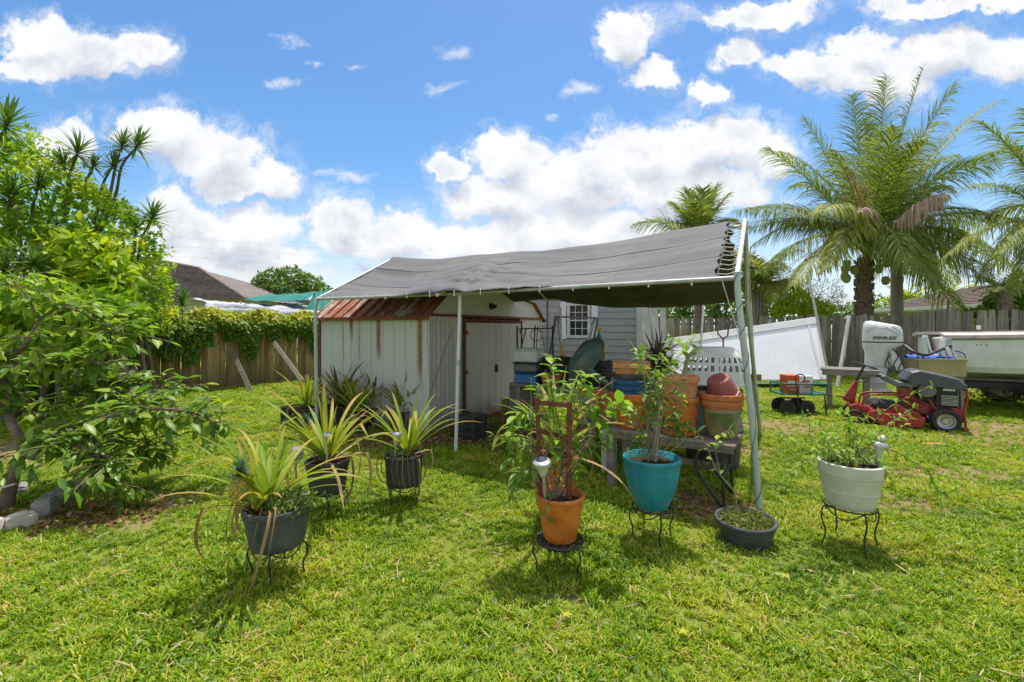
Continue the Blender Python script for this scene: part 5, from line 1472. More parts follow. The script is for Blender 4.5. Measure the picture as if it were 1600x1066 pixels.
def simple_pot(name, label, loc, rt, rb, h, mat, rimh=.05, rimo=.012, tilt=None, sx=1, belly=0, group=None, cat='pot', n=28, soil=0):
    out, rim, inner = pot_profile(rt, rb, h, rimh, rimo, belly=belly)
    if soil: inner = inner[:2] + [(rt - .03, h * soil), (.001, h * soil + .005)]
    t = thing(name, label, cat, loc, 0, group)
    MB().lathe(out[:-1] + [(out[-1][0] - .003, out[-1][1] - .002), (out[-1][0] - .012, out[-1][1]), ] + inner[3:], n).build('body', mat, t)
    MB().lathe([(out[-1][0] - .006, out[-1][1] - .004)] + rim + inner[:3], n).build('rim', mat, t)
    if tilt: t.rotation_euler = tilt
    return t
zt = .552
p1 = bench_pt(.17, .24, zt)
simple_pot('terracotta_pot', 'large orange terracotta pot on left end of the bench, blue tubs inside', p1, .20, .14, .33, M['terracotta_wet'], .07, .015)
for k, (mt, lab, zz, r) in enumerate((('blue_plastic', 'lowest dark blue plastic tub stacked in the left bench pot', .27, .172), ('blue_plastic', 'second dark blue plastic tub stacked in the left bench pot', .325, .176),
                                      ('blue_plastic', 'top dark blue plastic tub of the stack on the bench', .38, .178), ('black_plastic', 'black nursery pot nested on top of the dark blue tubs', .435, .18))):
    simple_pot('plastic_tub', lab, p1 + Vector((0, 0, zz - .1)), r, r * .78, .18, M[mt], .045, .006, n=26)
def square_tray(label, loc, s0, s1, h, mat, rz=0, name='square_planter'):
    t = thing(name, label, 'planter', loc, rz)
    mb = MB(); th = .014
    def sq(s, z): return [(-s / 2, -s / 2, z), (s / 2, -s / 2, z), (s / 2, s / 2, z), (-s / 2, s / 2, z)]
    vs = sq(s0, 0) + sq(s1, h) + sq(s1 - 2 * th, h) + sq(s0 - 2 * th, th)
    fs = [(3, 2, 1, 0), (12, 13, 14, 15)]
    for a in (0, 4, 8):
        for j in range(4): fs.append((a + j, a + (j + 1) % 4, a + 4 + (j + 1) % 4, a + 4 + j))
    mb.add(vs, fs).build('body', mat, t)
    r = MB()
    for j in range(4):
        an = j * PI / 2; R = Matrix.Rotation(an, 3, 'Z')
        r.box(R @ Vector((0, -s1 / 2 - .002, h - .02)), (s1 + .02, .016, .042), R)
    r.build('rim', mat, t)
    return t
square_tray('square terracotta tray on top of the blue tub stack', p1 + Vector((0, 0, .515)), .29, .32, .10, M['terracotta_pale'], ROT + .25)
p2 = bench_pt(.62, .2, zt)
t2 = make_pot('terracotta_pot', 'basket-textured terracotta pot with saucer, middle of the bench', 'pot', p2 + Vector((0, 0, .02)), .165, .125, .31, M['terracotta_wet'], .04, .014, soil=.0, saucer=.16, bands=(.24,))
tx = MB()
for i in range(7):
    for j in range(26):
        a = 2 * PI * (j + .5 * (i % 2)) / 26; z = .04 + i * .028; r = .125 + (.151 - .125) * z / .27 + .001
        tx.box((r * math.cos(a), r * math.sin(a), z), (.012, .016, .012), Matrix.Rotation(a, 3, 'Z'), bev=.003)
stuff(tx.build('weave_relief', M['terracotta_wet'], t2))
simple_pot('terracotta_pot', 'plain round terracotta pot set in the basket-textured pot', p2 + Vector((0, 0, .25)), .168, .125, .27, M['terracotta_pale'], .05, .012)
p3 = bench_pt(.95, .30, zt)
simple_pot('terracotta_pot', 'moss stained old terracotta pot on the right end of the bench', p3, .165, .125, .25, M['terracotta_moss'], .03, .008)
simple_pot('terracotta_pot', 'wide terracotta bowl nested in the mossy pot', p3 + Vector((0, 0, .19)), .172, .13, .13, M['terracotta'], .045, .006)
simple_pot('terracotta_pot', 'upper terracotta bowl of the right bench stack', p3 + Vector((0, 0, .245)), .176, .13, .13, M['terracotta'], .045, .006)
simple_pot('plum_pot', 'dull plum red plastic pot tipped upside down on the right bench stack', p3 + Vector((-.02, .02, .50)), .14, .095, .19, M['plum_pot'], .045, .008, tilt=(math.radians(196), math.radians(-24), 0))

# upturned white pet carrier half on tubs behind the bench
bk0 = Vector((2.18, 4.95, 0))
for k in range(3):
    simple_pot('storage_tub', ['large black tub on the ground behind the bench, under the laundry basket', 'grey tub upside down above the ground tub behind the bench', 'shallow grey tub right under the white laundry basket'][k],
               bk0 + Vector((0, 0, (.0, .42, .72)[k] + (.42 if k == 1 else 0) - (0.0 if k != 1 else 0))) if k != 1 else bk0 + Vector((0, 0, .74)), .30, .26, (.42, .32, .12)[k], M[('black_plastic', 'grey_plastic', 'grey_plastic')[k]], .04, .01, tilt=(PI, 0, 0) if k == 1 else None, cat='tub')
lb = thing('laundry_basket', 'white slotted plastic laundry basket turned upside down behind the terracotta pots', 'laundry basket', bk0 + Vector((.03, .02, .90)), ROT + .2)
def slotted(mb, w0, w1, h, n, rows, solid=.3):
    pass
SX, SY, HB = .66, .46, .38
def lbp(fx, fy, z):     # rounded rectangular section that narrows towards the (upper) bottom
    s = 1 - .08 * (z / HB) - .34 * (z / HB) ** 4
    return Vector((fx * SX / 2 * s, fy * SY / 2 * s, z))
per = []
nseg = 64
fine = []
for i in range(2001):
    a = 2 * PI * i / 2000; c, s_ = math.cos(a), math.sin(a); e = .45
    fine.append((math.copysign(abs(c) ** e, c), math.copysign(abs(s_) ** e, s_)))
cum = [0]
for i in range(2000): cum.append(cum[-1] + math.hypot((fine[i + 1][0] - fine[i][0]) * SX, (fine[i + 1][1] - fine[i][1]) * SY))
k_ = 0
for i in range(nseg):
    while cum[k_] < cum[-1] * i / nseg: k_ += 1
    per.append(fine[k_])
zs = [0, .03, .05, .11, .14, .20, .23, .285, .31, HB]
vs = []; fs = []
for z in zs:
    for (a, b) in per: vs.append(lbp(a, b, z))
for k in range(len(zs) - 1):
    hole_row = k in (4, 6)
    for i in range(nseg):
        if hole_row and i % 2 == 0: continue
        j = (i + 1) % nseg
        fs.append((k * nseg + i, k * nseg + j, (k + 1) * nseg + j, (k + 1) * nseg + i))
top = [len(vs) + i for i in range(nseg)]
o = MB().add(vs, fs, False).build('body', M['white_plastic'], lb)
so = o.modifiers.new('thickness', 'SOLIDIFY'); so.thickness = .005
topv = [lbp(a * .999, b * .999, HB) for a, b in per]
MB().add(topv + [v + Vector((0, 0, .008)) * 1 for v in [lbp(a * .93, b * .93, HB) for a, b in per]], [tuple(range(nseg, 2 * nseg))] + [(i, (i + 1) % nseg, nseg + (i + 1) % nseg, nseg + i) for i in range(nseg)]).build('base_panel', M['white_plastic'], lb)
MB().tube([lbp(a * 1.03, b * 1.03, 0) for a, b in per] + [lbp(per[0][0] * 1.03, per[0][1] * 1.03, 0)], .014, 6).build('rim', M['white_plastic'], lb)

# ---------------- small table left of the bench and its pots
tb = thing('side_table', 'small weathered blue-grey table left of the bench', 'table', (.80, 4.95, 0), ROT)
for k in range(4): MB().box((0, -.15 + k * .1, .50), (.62, .09, .022), bev=.003).build('slat', M['grey_wood'], tb)
for (x, y) in ((-.26, -.15), (.26, -.15), (-.26, .17), (.26, .17)): MB().box((x, y, .245), (.05, .05, .49)).build('leg', M['white_wood'], tb)
simple_pot('glazed_pot', 'small blue-grey speckled glazed pot on the little table', P(917, 650, 4.8), .105, .08, .18, M['ceramic'], .02, .004, soil=.8)
simple_pot('terracotta_pot', 'orange pot behind the glazed pot on the little table', Vector((.93, 5.1, .512)), .16, .12, .27, M['terracotta'], .05, .01)
simple_pot('terracotta_pot', 'orange terracotta pot lying tilted beside the bench stack', Vector((1.02, 4.62, .60)), .13, .095, .22, M['terracotta_wet'], .045, .008, tilt=(.2, .9, .3))
simple_pot('terracotta_pot', 'small orange pot between the tilted pot and the dark twigs', Vector((.72, 5.12, .512)), .10, .075, .17, M['terracotta'], .04, .008)
# work table behind, heaped with garden junk
wt = thing('work_table', 'long weathered work table heaped with tubs between shed and grey building', 'table', (.25, 6.6, 0), ROT)
for k in range(6): MB().box((.85, -.25 + k * .105, .70), (1.95, .097, .03)).build('board', M['grey_wood'], wt)
for (x, y) in ((-.05, -.22), (1.75, -.22), (-.05, .27), (1.75, .27)): MB().box((x, y, .34), (.07, .07, .68)).build('leg', M['grey_wood'], wt)
def WT(s, d, z=.716): return Vector((.25, 6.6, z)) + BD * s + AD * d
def lidbox(name, label, cat, loc, sx, sy, h, mat, lidmat=None, rz=ROT):
    t = thing(name, label, cat, loc, rz)
    MB().box((0, 0, h * .42), (sx, sy, h * .84), bev=.012).build('body', M[mat], t)
    MB().box((0, 0, h * .92), (sx + .03, sy + .03, h * .14), bev=.01).build('lid', M[lidmat or mat], t)
    for s in (-1, 1): MB().box((s * (sx / 2 + .012), 0, h * .62), (.02, .1, .03), bev=.004).build('handle', M[lidmat or mat], t)
    return t
lidbox('storage_box', 'blue plastic storage box low in the stack beside the shed doors', 'storage box', WT(.06, -.12), .34, .26, .16, 'bright_blue', 'blue_plastic')
lidbox('storage_box', 'grey lidded storage box between the blue box and white cooler', 'storage box', WT(.05, -.10, .88), .36, .28, .13, 'grey_plastic', 'black_plastic')
lidbox('cooler', 'white cooler box topping the stack beside the shed doors', 'cooler', WT(.04, -.08, 1.014), .36, .26, .19, 'white_plastic')
simple_pot('plastic_basin', 'black plastic basin on the work table below the broom', WT(.42, .05), .20, .15, .18, M['black_plastic'], .03, .01, cat='basin')
simple_pot('plastic_basin', 'upper black plastic basin stacked below the broom', WT(.42, .05, .80), .21, .16, .20, M['black_plastic'], .03, .01, cat='basin')
simple_pot('plastic_basin', 'wide black pail nested in the basins under the broom', WT(.42, .05, .90), .22, .16, .18, M['black_plastic'], .03, .01, cat='basin')
simple_pot('terracotta_pot', 'brown terracotta bowl before the black basins on the work table', WT(.45, -.22), .15, .11, .16, M['terracotta'], .04, .008)
for k in range(5):
    simple_pot('nursery_pot', ['lowest', 'second', 'middle', 'fourth', 'topmost'][k] + ' black nursery pot of the stack beneath the foam blocks', WT(1.03, .0, .716 + k * .045), .20, .15, .16, M['black_plastic'], .03, .008, n=24, cat='pot')
for k, (dx, w, h, z, lab) in enumerate(((.0, .34, .10, 1.06, 'lower cream foam block on the black nursery pots'), (.02, .26, .13, 1.165, 'upper cream foam block with a pinkish side on the black nursery pots'))):
    o = MB().box((0, 0, h / 2), (w, .22, h), bev=.01).build('foam_block', M['foam'], loc=WT(1.0 + dx, .0, z)); o.rotation_euler = (0, 0, ROT + .1 * k); tag(o, lab, 'foam block')
o = thing('hand_sprayer', 'green hand sprayer with yellow nozzle standing on the foam blocks', 'sprayer', WT(1.04, .02, 1.297))
MB().lathe([(.001, 0), (.035, 0), (.038, .02), (.034, .09), (.014, .13), (.012, .16), (.001, .16)], 14).build('bottle', M['green_paint'], o)
MB().box((.0, 0, .175), (.09, .022, .03), bev=.005).build('nozzle', M['yellow_plastic'], o)
MB().box((.0, 0, .135), (.012, .02, .06)).build('trigger', M['yellow_plastic'], o)
# wheelbarrow tray stood on its edge
wb = thing('wheelbarrow_tray', 'dark green wheelbarrow tray standing tilted on its edge', 'wheelbarrow', P(916, 562, 5.75))
vs = []; fs = []
nn_ = 24
rings_ = [(1.0, 0), (1.04, -.008), (1.0, -.02), (.93, .02), (.75, .11), (.4, .15), (.02, .155)]
for (s, z) in rings_:
    for i in range(nn_):
        a = 2 * PI * i / nn_; c, s_ = math.cos(a), math.sin(a)
        vs.append((.17 * s * math.copysign(abs(c) ** .7, c), .30 * s * math.copysign(abs(s_) ** .7, s_), z))
for k in range(len(rings_) - 1):
    for i in range(nn_):
        j = (i + 1) % nn_; fs.append((k * nn_ + i, k * nn_ + j, (k + 1) * nn_ + j, (k + 1) * nn_ + i))
o = MB().add(vs, fs, True).build('tray', M['dark_green_plastic'], wb, fixn=False)
so = o.modifiers.new('thickness', 'SOLIDIFY'); so.thickness = .006
MB().tube([Vector(v) for v in vs[:nn_]] + [Vector(vs[0])], .009, 6).build('rim', M['dark_green_plastic'], wb)
wb.rotation_euler = (math.radians(62), math.radians(20), math.radians(-62))
o = thing('garden_sprayer', 'dark green tube leaning against the wheelbarrow tray', 'tube', P(936, 594, 5.4))
MB().tube([(-.13, 0, .14), (.0, 0, .03), (.12, 0, -.07)], [.03, .032, .034], 12).build('barrel', M['dark_green_plastic'], o)
MB().tube([(.12, 0, -.07), (.15, 0, -.095)], [.042, .04], 12).build('cap', M['dark_green_plastic'], o)
# broom
br_ = thing('broom', 'yellow socketed broom with white handle standing up in the black basins', 'broom', P(878, 575, 6.7))
MB().tube([P(878, 548, 6.7), P(876, 481, 6.75)], .012, 8).build('handle', M['white_plastic'], br_, world=True)
MB().bar(P(878, 556, 6.7), P(877.5, 536, 6.7), .05, .03).build('head', M['yellow_plastic'], br_, world=True)
hh = MB()
for k in range(16): hh.tube([P(874.5 + k * .45, 555, 6.7), P(872 + k * .8, 575, 6.7)], .003, 4)
stuff(hh.build('bristles', M['yellow_plastic'], br_, world=True))
# grey tool rack / saw horse before the window
sh = thing('saw_horse', 'grey metal saw horse frame standing before the gridded window', 'saw horse', P(900, 570, 8.2))
for a, b in (((866, 495), (935, 497)), ((868, 497), (858, 560)), ((934, 498), (922, 560)), ((872, 497), (880, 560)), ((929, 498), (912, 560))):
    MB().bar(P(a[0], a[1], 8.2), P(b[0], b[1], 8.2 - (.3 if b[0] in (880, 912) else 0)), .045, .03).build('bar', M['grey_plastic'], sh, world=True)
for x in (858, 922):
    p = P(x, 560, 8.2); q = p.copy(); q.z = 0; MB().bar(p, q, .045, .03).build('bar', M['grey_plastic'], sh, world=True)
# black hanging tool rack
tr_ = thing('tool_rack', 'black metal rack with hooked tools beside the shed doors', 'tool rack', G(815, 640))
for (a, b, w) in (((810, 514), (862, 513), .022), ((808, 510), (809, 600), .03), ((863, 509), (864, 545), .024), ((822, 514), (812, 552), .018), ((836, 508), (834, 548), .022), ((840, 509), (838, 549), .014),
                  ((812, 552), (803, 595), .012), ((845, 515), (852, 548), .008)):
    MB().bar(P(a[0], a[1], 7.6), P(b[0], b[1], 7.6), w, w).build('bar', M['iron'], tr_, world=True)
p = P(809, 600, 7.6); q = p.copy(); q.z = 0
MB().bar(p, q, .03).build('bar', M['iron'], tr_, world=True)
p = P(864, 545, 7.6); q = p.copy(); q.z = 0
MB().bar(p, q, .024).build('bar', M['iron'], tr_, world=True)
o = MB().tube([P(838 + 9 * math.cos(a), 524 + 9 * math.sin(a), 7.58 + .002 * i) for i, a in enumerate([k * .4 for k in range(32)])], .006, 5).build('wire_coil', M['iron']); tag(o, 'coil of dark wire hanging on the black tool rack', 'wire')
# blue sprayer and grey pot by the doors, terracotta on wood crate
bx_ = crate('brown wooden crate under the terracotta pot beside the shed doors', G(812, 668) + Vector((0, .1, 0)), .42, .36, .40, 'tan_wood', ROT, nb=6)
simple_pot('terracotta_pot', 'terracotta pot on the wooden crate next to the shed doors', G(812, 668) + Vector((0, .1, .41)), .15, .11, .25, M['terracotta'], .055, .01)
o = thing('spray_bottle', 'pale blue spray jug standing behind the terracotta pot by the doors', 'jug', P(814, 600, 6.9))
q = P(814, 600, 6.9)
MB().lathe([(.001, 0), (.06, 0), (.065, .03), (.06, .18), (.02, .22), (.02, .25), (.001, .25)], 14).build('body', surf('jug_blue', (.20, .45, .50), (.16, .36, .42), rough=.4), o)
MB().box((.02, 0, .265), (.08, .03, .03), bev=.006).build('spout', M['white_plastic'], o)
o = MB().box((0, 0, q.z / 2 - .01), (.35, .35, q.z - .02), bev=.01).build('pedestal', M['grey_wood'], loc=(q.x, q.y + .05, 0)); tag(o, 'grey wooden box holding the pale blue jug', 'box')
o = MB()
for k in range(5): o.tube([(0, 0, .30 - .02 * k), (-.04 - .01 * k, .01 * k, .1), (-.05 - .015 * k, 0, -.15)], .006, 5)
# rusty ramp boards at the doors
for k in range(4):
    c = G(790 - k * 9, 662 - 0 * k) + Vector((0.12 * k, -.12 * k, .02))
    o = MB().box((0, 0, 0), (.12, .95, .025), Matrix.Rotation(ROT + .05 * k, 3, 'Z') @ Matrix.Rotation(.02 * k, 3, 'X'), bev=.003).build('ramp_board', M['rusty_frame'], loc=Vector((.02, 7.1, .03)) + BD * (.125 * k) + AD * .3)
    tag(o, ['reddish ramp board nearest the shed doors', 'second reddish ramp board before the shed doors', 'third reddish ramp board before the shed doors', 'outermost reddish ramp board before the shed doors'][k], 'board')
# white boards leaning on the outbuilding corner, dead dracaena in front
for k, (a, b, w) in enumerate((((1006, 478), (1020, 560), .16), ((1022, 474), (1031, 560), .12), ((1036, 476), (1036, 555), .11), ((1014, 476), (1036, 520), .05))):
    pa, pb = P(a[0], a[1], 9.2), P(b[0], b[1], 8.8); pb.z = max(0, pb.z - 1.0)
    o = MB().bar(pa - pb, (0, 0, 0), w, .03, up=(0, -1, 0)).build('leaning_board', M['white_wood'], loc=pb)
    tag(o, ['wide white board leaning by the grey building corner', 'middle white board leaning by the grey building corner', 'rightmost white board by the grey building corner', 'thin white strip crossing the leaning white boards'][k], 'board')
dd_ = thing('dead_plant', 'dark dried spiky plant in a black pot behind the bench pots', 'dead plant', (1.98, 6.2, 0))
MB().lathe([(.001, 0), (.16, 0), (.2, .35), (.19, .35), (.18, .3), (.001, .3)], 20).build('pot', M['black_plastic'], dd_)
MB().tube([(0, 0, .3), (.02, 0, .8), (0, 0, 1.1)], .02, 6).build('stem', M['twig'], dd_)
dk = leafmat('dry_dark', (.10, .07, .055), (.20, .15, .11), (.30, .24, .17), mode='attr', rough=.9, trans=.05, spec=.1)
N = 150
stuff(cloud('dead_leaves', dk, dd_, T_LANCE, np.stack([RNG.normal(0, .03, N), RNG.normal(0, .03, N), RNG.uniform(.75, 1.2, N)], 1), rdir(N, .5), rdir(N, .5), RNG.uniform(.2, .42, N), RNG.uniform(0, 1, N)))
# pinkish coral branch ornament above the pet carrier half
o = MB()
for (a, b) in (((1130, 560), (1130, 530)), ((1130, 530), (1122, 522)), ((1122, 522), (1121, 516)), ((1130, 530), (1137, 525)), ((1137, 525), (1138, 515))): o.bar(P(a[0], a[1], 4.9), P(b[0], b[1], 4.9), .012)
tag(o.build('branch_ornament', surf('dull_red', (.28, .08, .08), (.2, .06, .06))), 'small reddish forked stick rising behind the laundry basket', 'stick')
# ================================================================== YARD OBJECTS, RIGHT
# weathered table
tl, tr2 = P(1282, 576, 8.6), P(1374, 578, 8.1)
wt2 = thing('wooden_table', 'weathered grey wooden table between the white panel and the outboard motor', 'table', (tl.x, tl.y, 0), math.atan2(tr2.y - tl.y, tr2.x - tl.x))
Lt = (tr2 - tl).length; zt2 = tl.z
for k in range(4): MB().box((Lt / 2, -.12 + k * .15, zt2), (Lt, .142, .04), bev=.004).build('board', M['grey_wood'], wt2)
MB().box((Lt / 2, -.19, zt2 - .06), (Lt - .05, .025, .08)).build('apron', M['grey_wood'], wt2)
for (x, y) in ((.14, -.12), (.14, .3), (Lt - .18, -.12), (Lt - .18, .3)): MB().box((x, y, (zt2 - .02) / 2), (.085, .085, zt2 - .02)).build('leg', M['grey_wood'], wt2)
# white panel: big sloping-top slab with folded foot
Yp = 11.2
pn = thing('white_panel', 'large white panel with sloping top edge leaning by the grey fence', 'panel', G(1180, 600))
def panel_poly(pts, y0, y1, name, mat):
    vs = [P(a, b, y0 + .0085 * (593 - b)) for a, b in pts]; vs = vs + [v + Vector((0, y1 - y0, 0)) for v in vs]
    n = len(pts); fs = [tuple(range(n)), tuple(range(2 * n - 1, n - 1, -1))] + [((i + 1) % n, i, i + n, (i + 1) % n + n) for i in range(n)]
    MB().add(vs, fs).build(name, mat, pn, world=True)
panel_poly([(1035, 540), (1277, 504), (1284, 545), (1291, 588), (1291, 593), (1035, 593)], Yp, Yp + .05, 'sheet', M['white_panel'])
panel_poly([(1033, 531), (1275, 495.5), (1278, 505), (1033, 541)], Yp - .03, Yp + .07, 'top_edge', M['white_plastic'])
panel_poly([(1275, 497), (1279, 503), (1287, 545), (1294, 592), (1288, 593), (1281, 548)], Yp - .025, Yp + .06, 'side_edge', M['white_plastic'])
panel_poly([(1262, 508), (1265, 507), (1286, 590), (1282, 590)], Yp - .02, Yp - .001, 'seam', M['white_plastic'])
z0 = .06
fv = [P(1183, 593, Yp), P(1291, 592, Yp), G(1309, 603), G(1183, 603)]
for v in fv[:2]: v.z = z0 + .1
for v in fv[2:]: v.z = z0
MB().add(fv + [v - Vector((0, 0, .045)) for v in fv], [(0, 1, 2, 3), (7, 6, 5, 4), (0, 4, 5, 1), (1, 5, 6, 2), (2, 6, 7, 3), (3, 7, 4, 0)]).build('foot_flap', M['white_plastic'], pn, world=True)
# poles
for (a, b, Ya, Yb, r, mat, lab) in (((1327, 494), (1308, 604), 11.9, 11.3, .045, 'white_wood', 'white pole leaning on the grey fence left of the outboard motor'),
                                    ((1262, 425), (1279, 510), 11.6, 11.4, .03, 'white_wood', 'thin white pole sticking up above the white panel corner'),
                                    ((1099, 474), (1094, 560), 11.8, 11.6, .03, 'white_plastic', 'white pipe standing behind the white panel left of the bent pole')):
    pa, pb = P(a[0], a[1], Ya), P(b[0], b[1], Yb)
    if b[1] < 590:
        d = (pb - pa); pb = pa + d * (pa.z / -d.z)
    else: pb.z = 0
    o = MB().tube([pa - pb, Vector((0, 0, 0))], r, 8).build('leaning_pole', M[mat], loc=pb); tag(o, lab, 'pole')
# garden cart
gc0 = Vector(((1258 - 800) / F * 7.75, 7.95, 0))
gc = thing('garden_cart', 'green mesh garden cart with black tyres next to the wooden table', 'garden cart', gc0, -.05)
cw, cd, z0, z1 = .74, .40, .36, .54
MB().box((0, 0, z0), (cw, cd, .012)).build('floor', M['green_paint'], gc)
for s in (-1, 1):
    mb = MB()
    for z in (z0, z1): mb.tube([(-cw / 2, s * cd / 2, z), (cw / 2, s * cd / 2, z)], .014, 6)
    for x in (-cw / 2, -cw / 6, cw / 6, cw / 2): mb.tube([(x, s * cd / 2, z0), (x, s * cd / 2, z1)], .011, 6)
    mb.build('side_rail', M['green_paint'], gc)
    mb = MB()
    for z in (z0, z1): mb.tube([(s * cw / 2, -cd / 2, z), (s * cw / 2, cd / 2, z)], .014, 6)
    mb.build('end_rail', M['green_paint'], gc)
    mb = MB()
    for k in range(22): mb.box((-cw / 2 + (k + .5) * cw / 22, s * cd / 2, (z0 + z1) / 2), (.003, .003, z1 - z0))
    for k in range(4): mb.box((0, s * cd / 2 + .001, z0 + (k + 1) * (z1 - z0) / 5), (cw, .003, .003))
    stuff(mb.build('mesh_wire', M['green_paint'], gc))
def wheel(par, c, r, w, axis=Vector((0, 1, 0)), rimmat='silver', rimr=.55, name='wheel', hub=True):
    R = axis.to_track_quat('Z', 'Y').to_matrix()
    tread = [(r * rimr, -w / 2 * .8), (r * .86, -w / 2), (r * .97, -w / 2 * .75), (r, -w / 4), (r, w / 4), (r * .97, w / 2 * .75), (r * .86, w / 2), (r * rimr, w / 2 * .8)]
    t = MB().lathe(tread + [(r * rimr * .98, 0)], 36, c, R).build(name, M['rubber'], par)
    nb = MB()
    for k in range(30):
        a = 2 * PI * k / 30
        for s in (-1, 1):
            nb.box(Vector(c) + R @ Vector((math.cos(a) * r, math.sin(a) * r, s * w * .2)), (.012, r * .10, w * .32), R @ Matrix.Rotation(a, 3, 'Z'))
    nb.build('tread', M['rubber'], t)
    rr = r * rimr
    MB().lathe([(.001, -w * .30), (rr * .4, -w * .30), (rr * .55, -w * .12), (rr * .8, -w * .14), (rr * .9, -w * .38), (rr * 1.02, -w * .42), (rr * 1.02, w * .42), (rr * .9, w * .38), (rr * .5, w * .1), (.001, w * .1)], 30, c, R).build('rim', M[rimmat], t)
    return t
for (x, y) in ((-.24, -.17), (.06, -.20), (-.22, .15), (.08, .15)):
    wheel(gc, (x - .02, y, .125), .125, .065, rimmat='iron')
MB().box((-.1, 0, .27), (.42, .04, .02)).build('axle_frame', M['iron'], gc)
MB().tube([(-.26, -.16, .125), (-.24, .15, .125)], .01, 6).build('axle', M['iron'], gc)
MB().tube([(.04, -.19, .125), (.06, .15, .125)], .01, 6).build('axle', M['iron'], gc)
hp, _ = smoothpts([Vector((-.16, -.30, .16)), Vector((-.17, -.30, .45)), Vector((-.20, -.29, .62)), Vector((-.18, -.29, .70)), Vector((-.07, -.29, .70)), Vector((-.05, -.29, .62)), Vector((-.12, -.29, .58))], [.012] * 7, 5)
MB().tube(hp, .011, 6).build('handle', M['iron'], gc)
MB().tube([(.38, -.12, .34), (.40, -.14, .0)], .012, 6).build('stand', M['iron'], gc)
ob = thing('detergent_box', 'orange and white cardboard box carried in the green garden cart', 'box', gc0 + Vector((-.06, -.02, .368)), -.1)
MB().box((-.09, 0, .155), (.22, .24, .31), bev=.004).build('orange_side', M['orange_box'], ob)
MB().box((.12, .01, .15), (.22, .27, .30), bev=.004).build('white_side', M['white_plastic'], ob)
for k, (x, z, w, h) in enumerate(((-.11, .20, .15, .035), (-.11, .13, .17, .022), (-.10, .07, .10, .018), (.11, .21, .13, .04), (.13, .12, .10, .03))):
    MB().box((x, -.142 if x < 0 else -.127, z), (w, .004, h), bev=.001).build('print', M['white_plastic'] if x < 0 else M['orange_box'], ob)

# ---------------- riding mower (rear engine)
Ym = 6.85; K_ = F / Ym
m0 = Vector(((1400 - 800) / K_, Ym, 0))
mw_ = thing('riding_mower', 'red rear-engine riding lawn mower with black seat and hood parked on the grass', 'lawn mower', m0 + AD * .25, ROT)
def q(px, py, y=0): return Vector(((px - 1400) / K_ * .74, y, 1.5 - (py - 512) / K_))
def mprism(pts, y0, y1, name, mat, par=None):
    o = MB().prism([(q(a, b).x, q(a, b).z) for a, b in pts], y0, y1).build(name, M[mat], par or mw_)
    bv = o.modifiers.new('bevel', 'BEVEL'); bv.width = .012; bv.segments = 2; bv.limit_method = 'ANGLE'
    return o
wheel(mw_, q(1478, 652, -.24), .172, .14, rimmat='silver', rimr=.6)
wheel(mw_, q(1478, 652, .24), .172, .14, rimmat='silver', rimr=.6)
wheel(mw_, q(1330, 656, -.26), .115, .10, rimmat='red_paint', rimr=.5)
wheel(mw_, q(1330, 656, .26), .115, .10, rimmat='red_paint', rimr=.5)
MB().tube([q(1330, 656, -.26), q(1330, 656, .26)], .015, 6).build('front_axle', M['iron'], mw_)
# deck: red pressed steel pan
mprism([(1352, 646), (1372, 640), (1428, 640), (1446, 650), (1444, 661), (1420, 666), (1362, 662), (1352, 656)], -.32, .26, 'mower_deck', 'red_paint')
mprism([(1366, 660), (1380, 645), (1444, 647), (1438, 662), (1400, 668), (1372, 665)], -.40, -.32, 'deck_skirt', 'red_paint')
mprism([(1390, 640), (1402, 631), (1426, 643), (1420, 646)], -.34, -.12, 'discharge_cover', 'red_paint')
mprism([(1362, 634), (1372, 629), (1418, 632), (1424, 638), (1412, 641), (1366, 639)], -.27, .27, 'foot_board', 'rubber')
# frame tubes
pts, _ = smoothpts([q(1345, 640, -.16), q(1350, 624, -.16), q(1375, 619, -.16), q(1420, 620, -.16), q(1450, 630, -.16)], [.018] * 5, 5)
MB().tube(pts, .014, 8).build('frame_tube', M['red_paint'], mw_)
pts, _ = smoothpts([q(1345, 640, .16), q(1350, 624, .16), q(1375, 619, .16), q(1420, 620, .16), q(1450, 630, .16)], [.018] * 5, 5)
MB().tube(pts, .014, 8).build('frame_tube', M['red_paint'], mw_)
# steering post
mprism([(1311, 632), (1336, 599), (1341, 602), (1334, 636), (1322, 637)], -.05, .05, 'steering_pedestal', 'red_paint')
MB().tube([q(1337, 602), q(1344, 588), q(1349, 580)], .02, 8).build('steering_column', M['iron'], mw_)
sw = MB(); c0 = q(1353, 574)
pts = [c0 + Vector((.14 * math.cos(a), .22 * math.sin(a), -.05 * math.cos(a))) for a in [2 * PI * k / 24 for k in range(25)]]
sw.tube(pts, .013, 7); sw.tube([pts[0], pts[12]], .009, 5); sw.tube([pts[6], pts[18]], .009, 5); sw.tube([q(1347, 583), c0], .016, 6)
sw.build('steering_wheel', M['iron'], mw_)
mprism([(1322, 640), (1332, 636), (1356, 640), (1358, 648), (1326, 648)], -.22, .26, 'front_plate', 'red_paint')
MB().tube([q(1300, 626, -.1), q(1315, 628, -.1), q(1330, 634, -.05)], .011, 6).build('tow_bar', M['rusty_frame'], mw_)
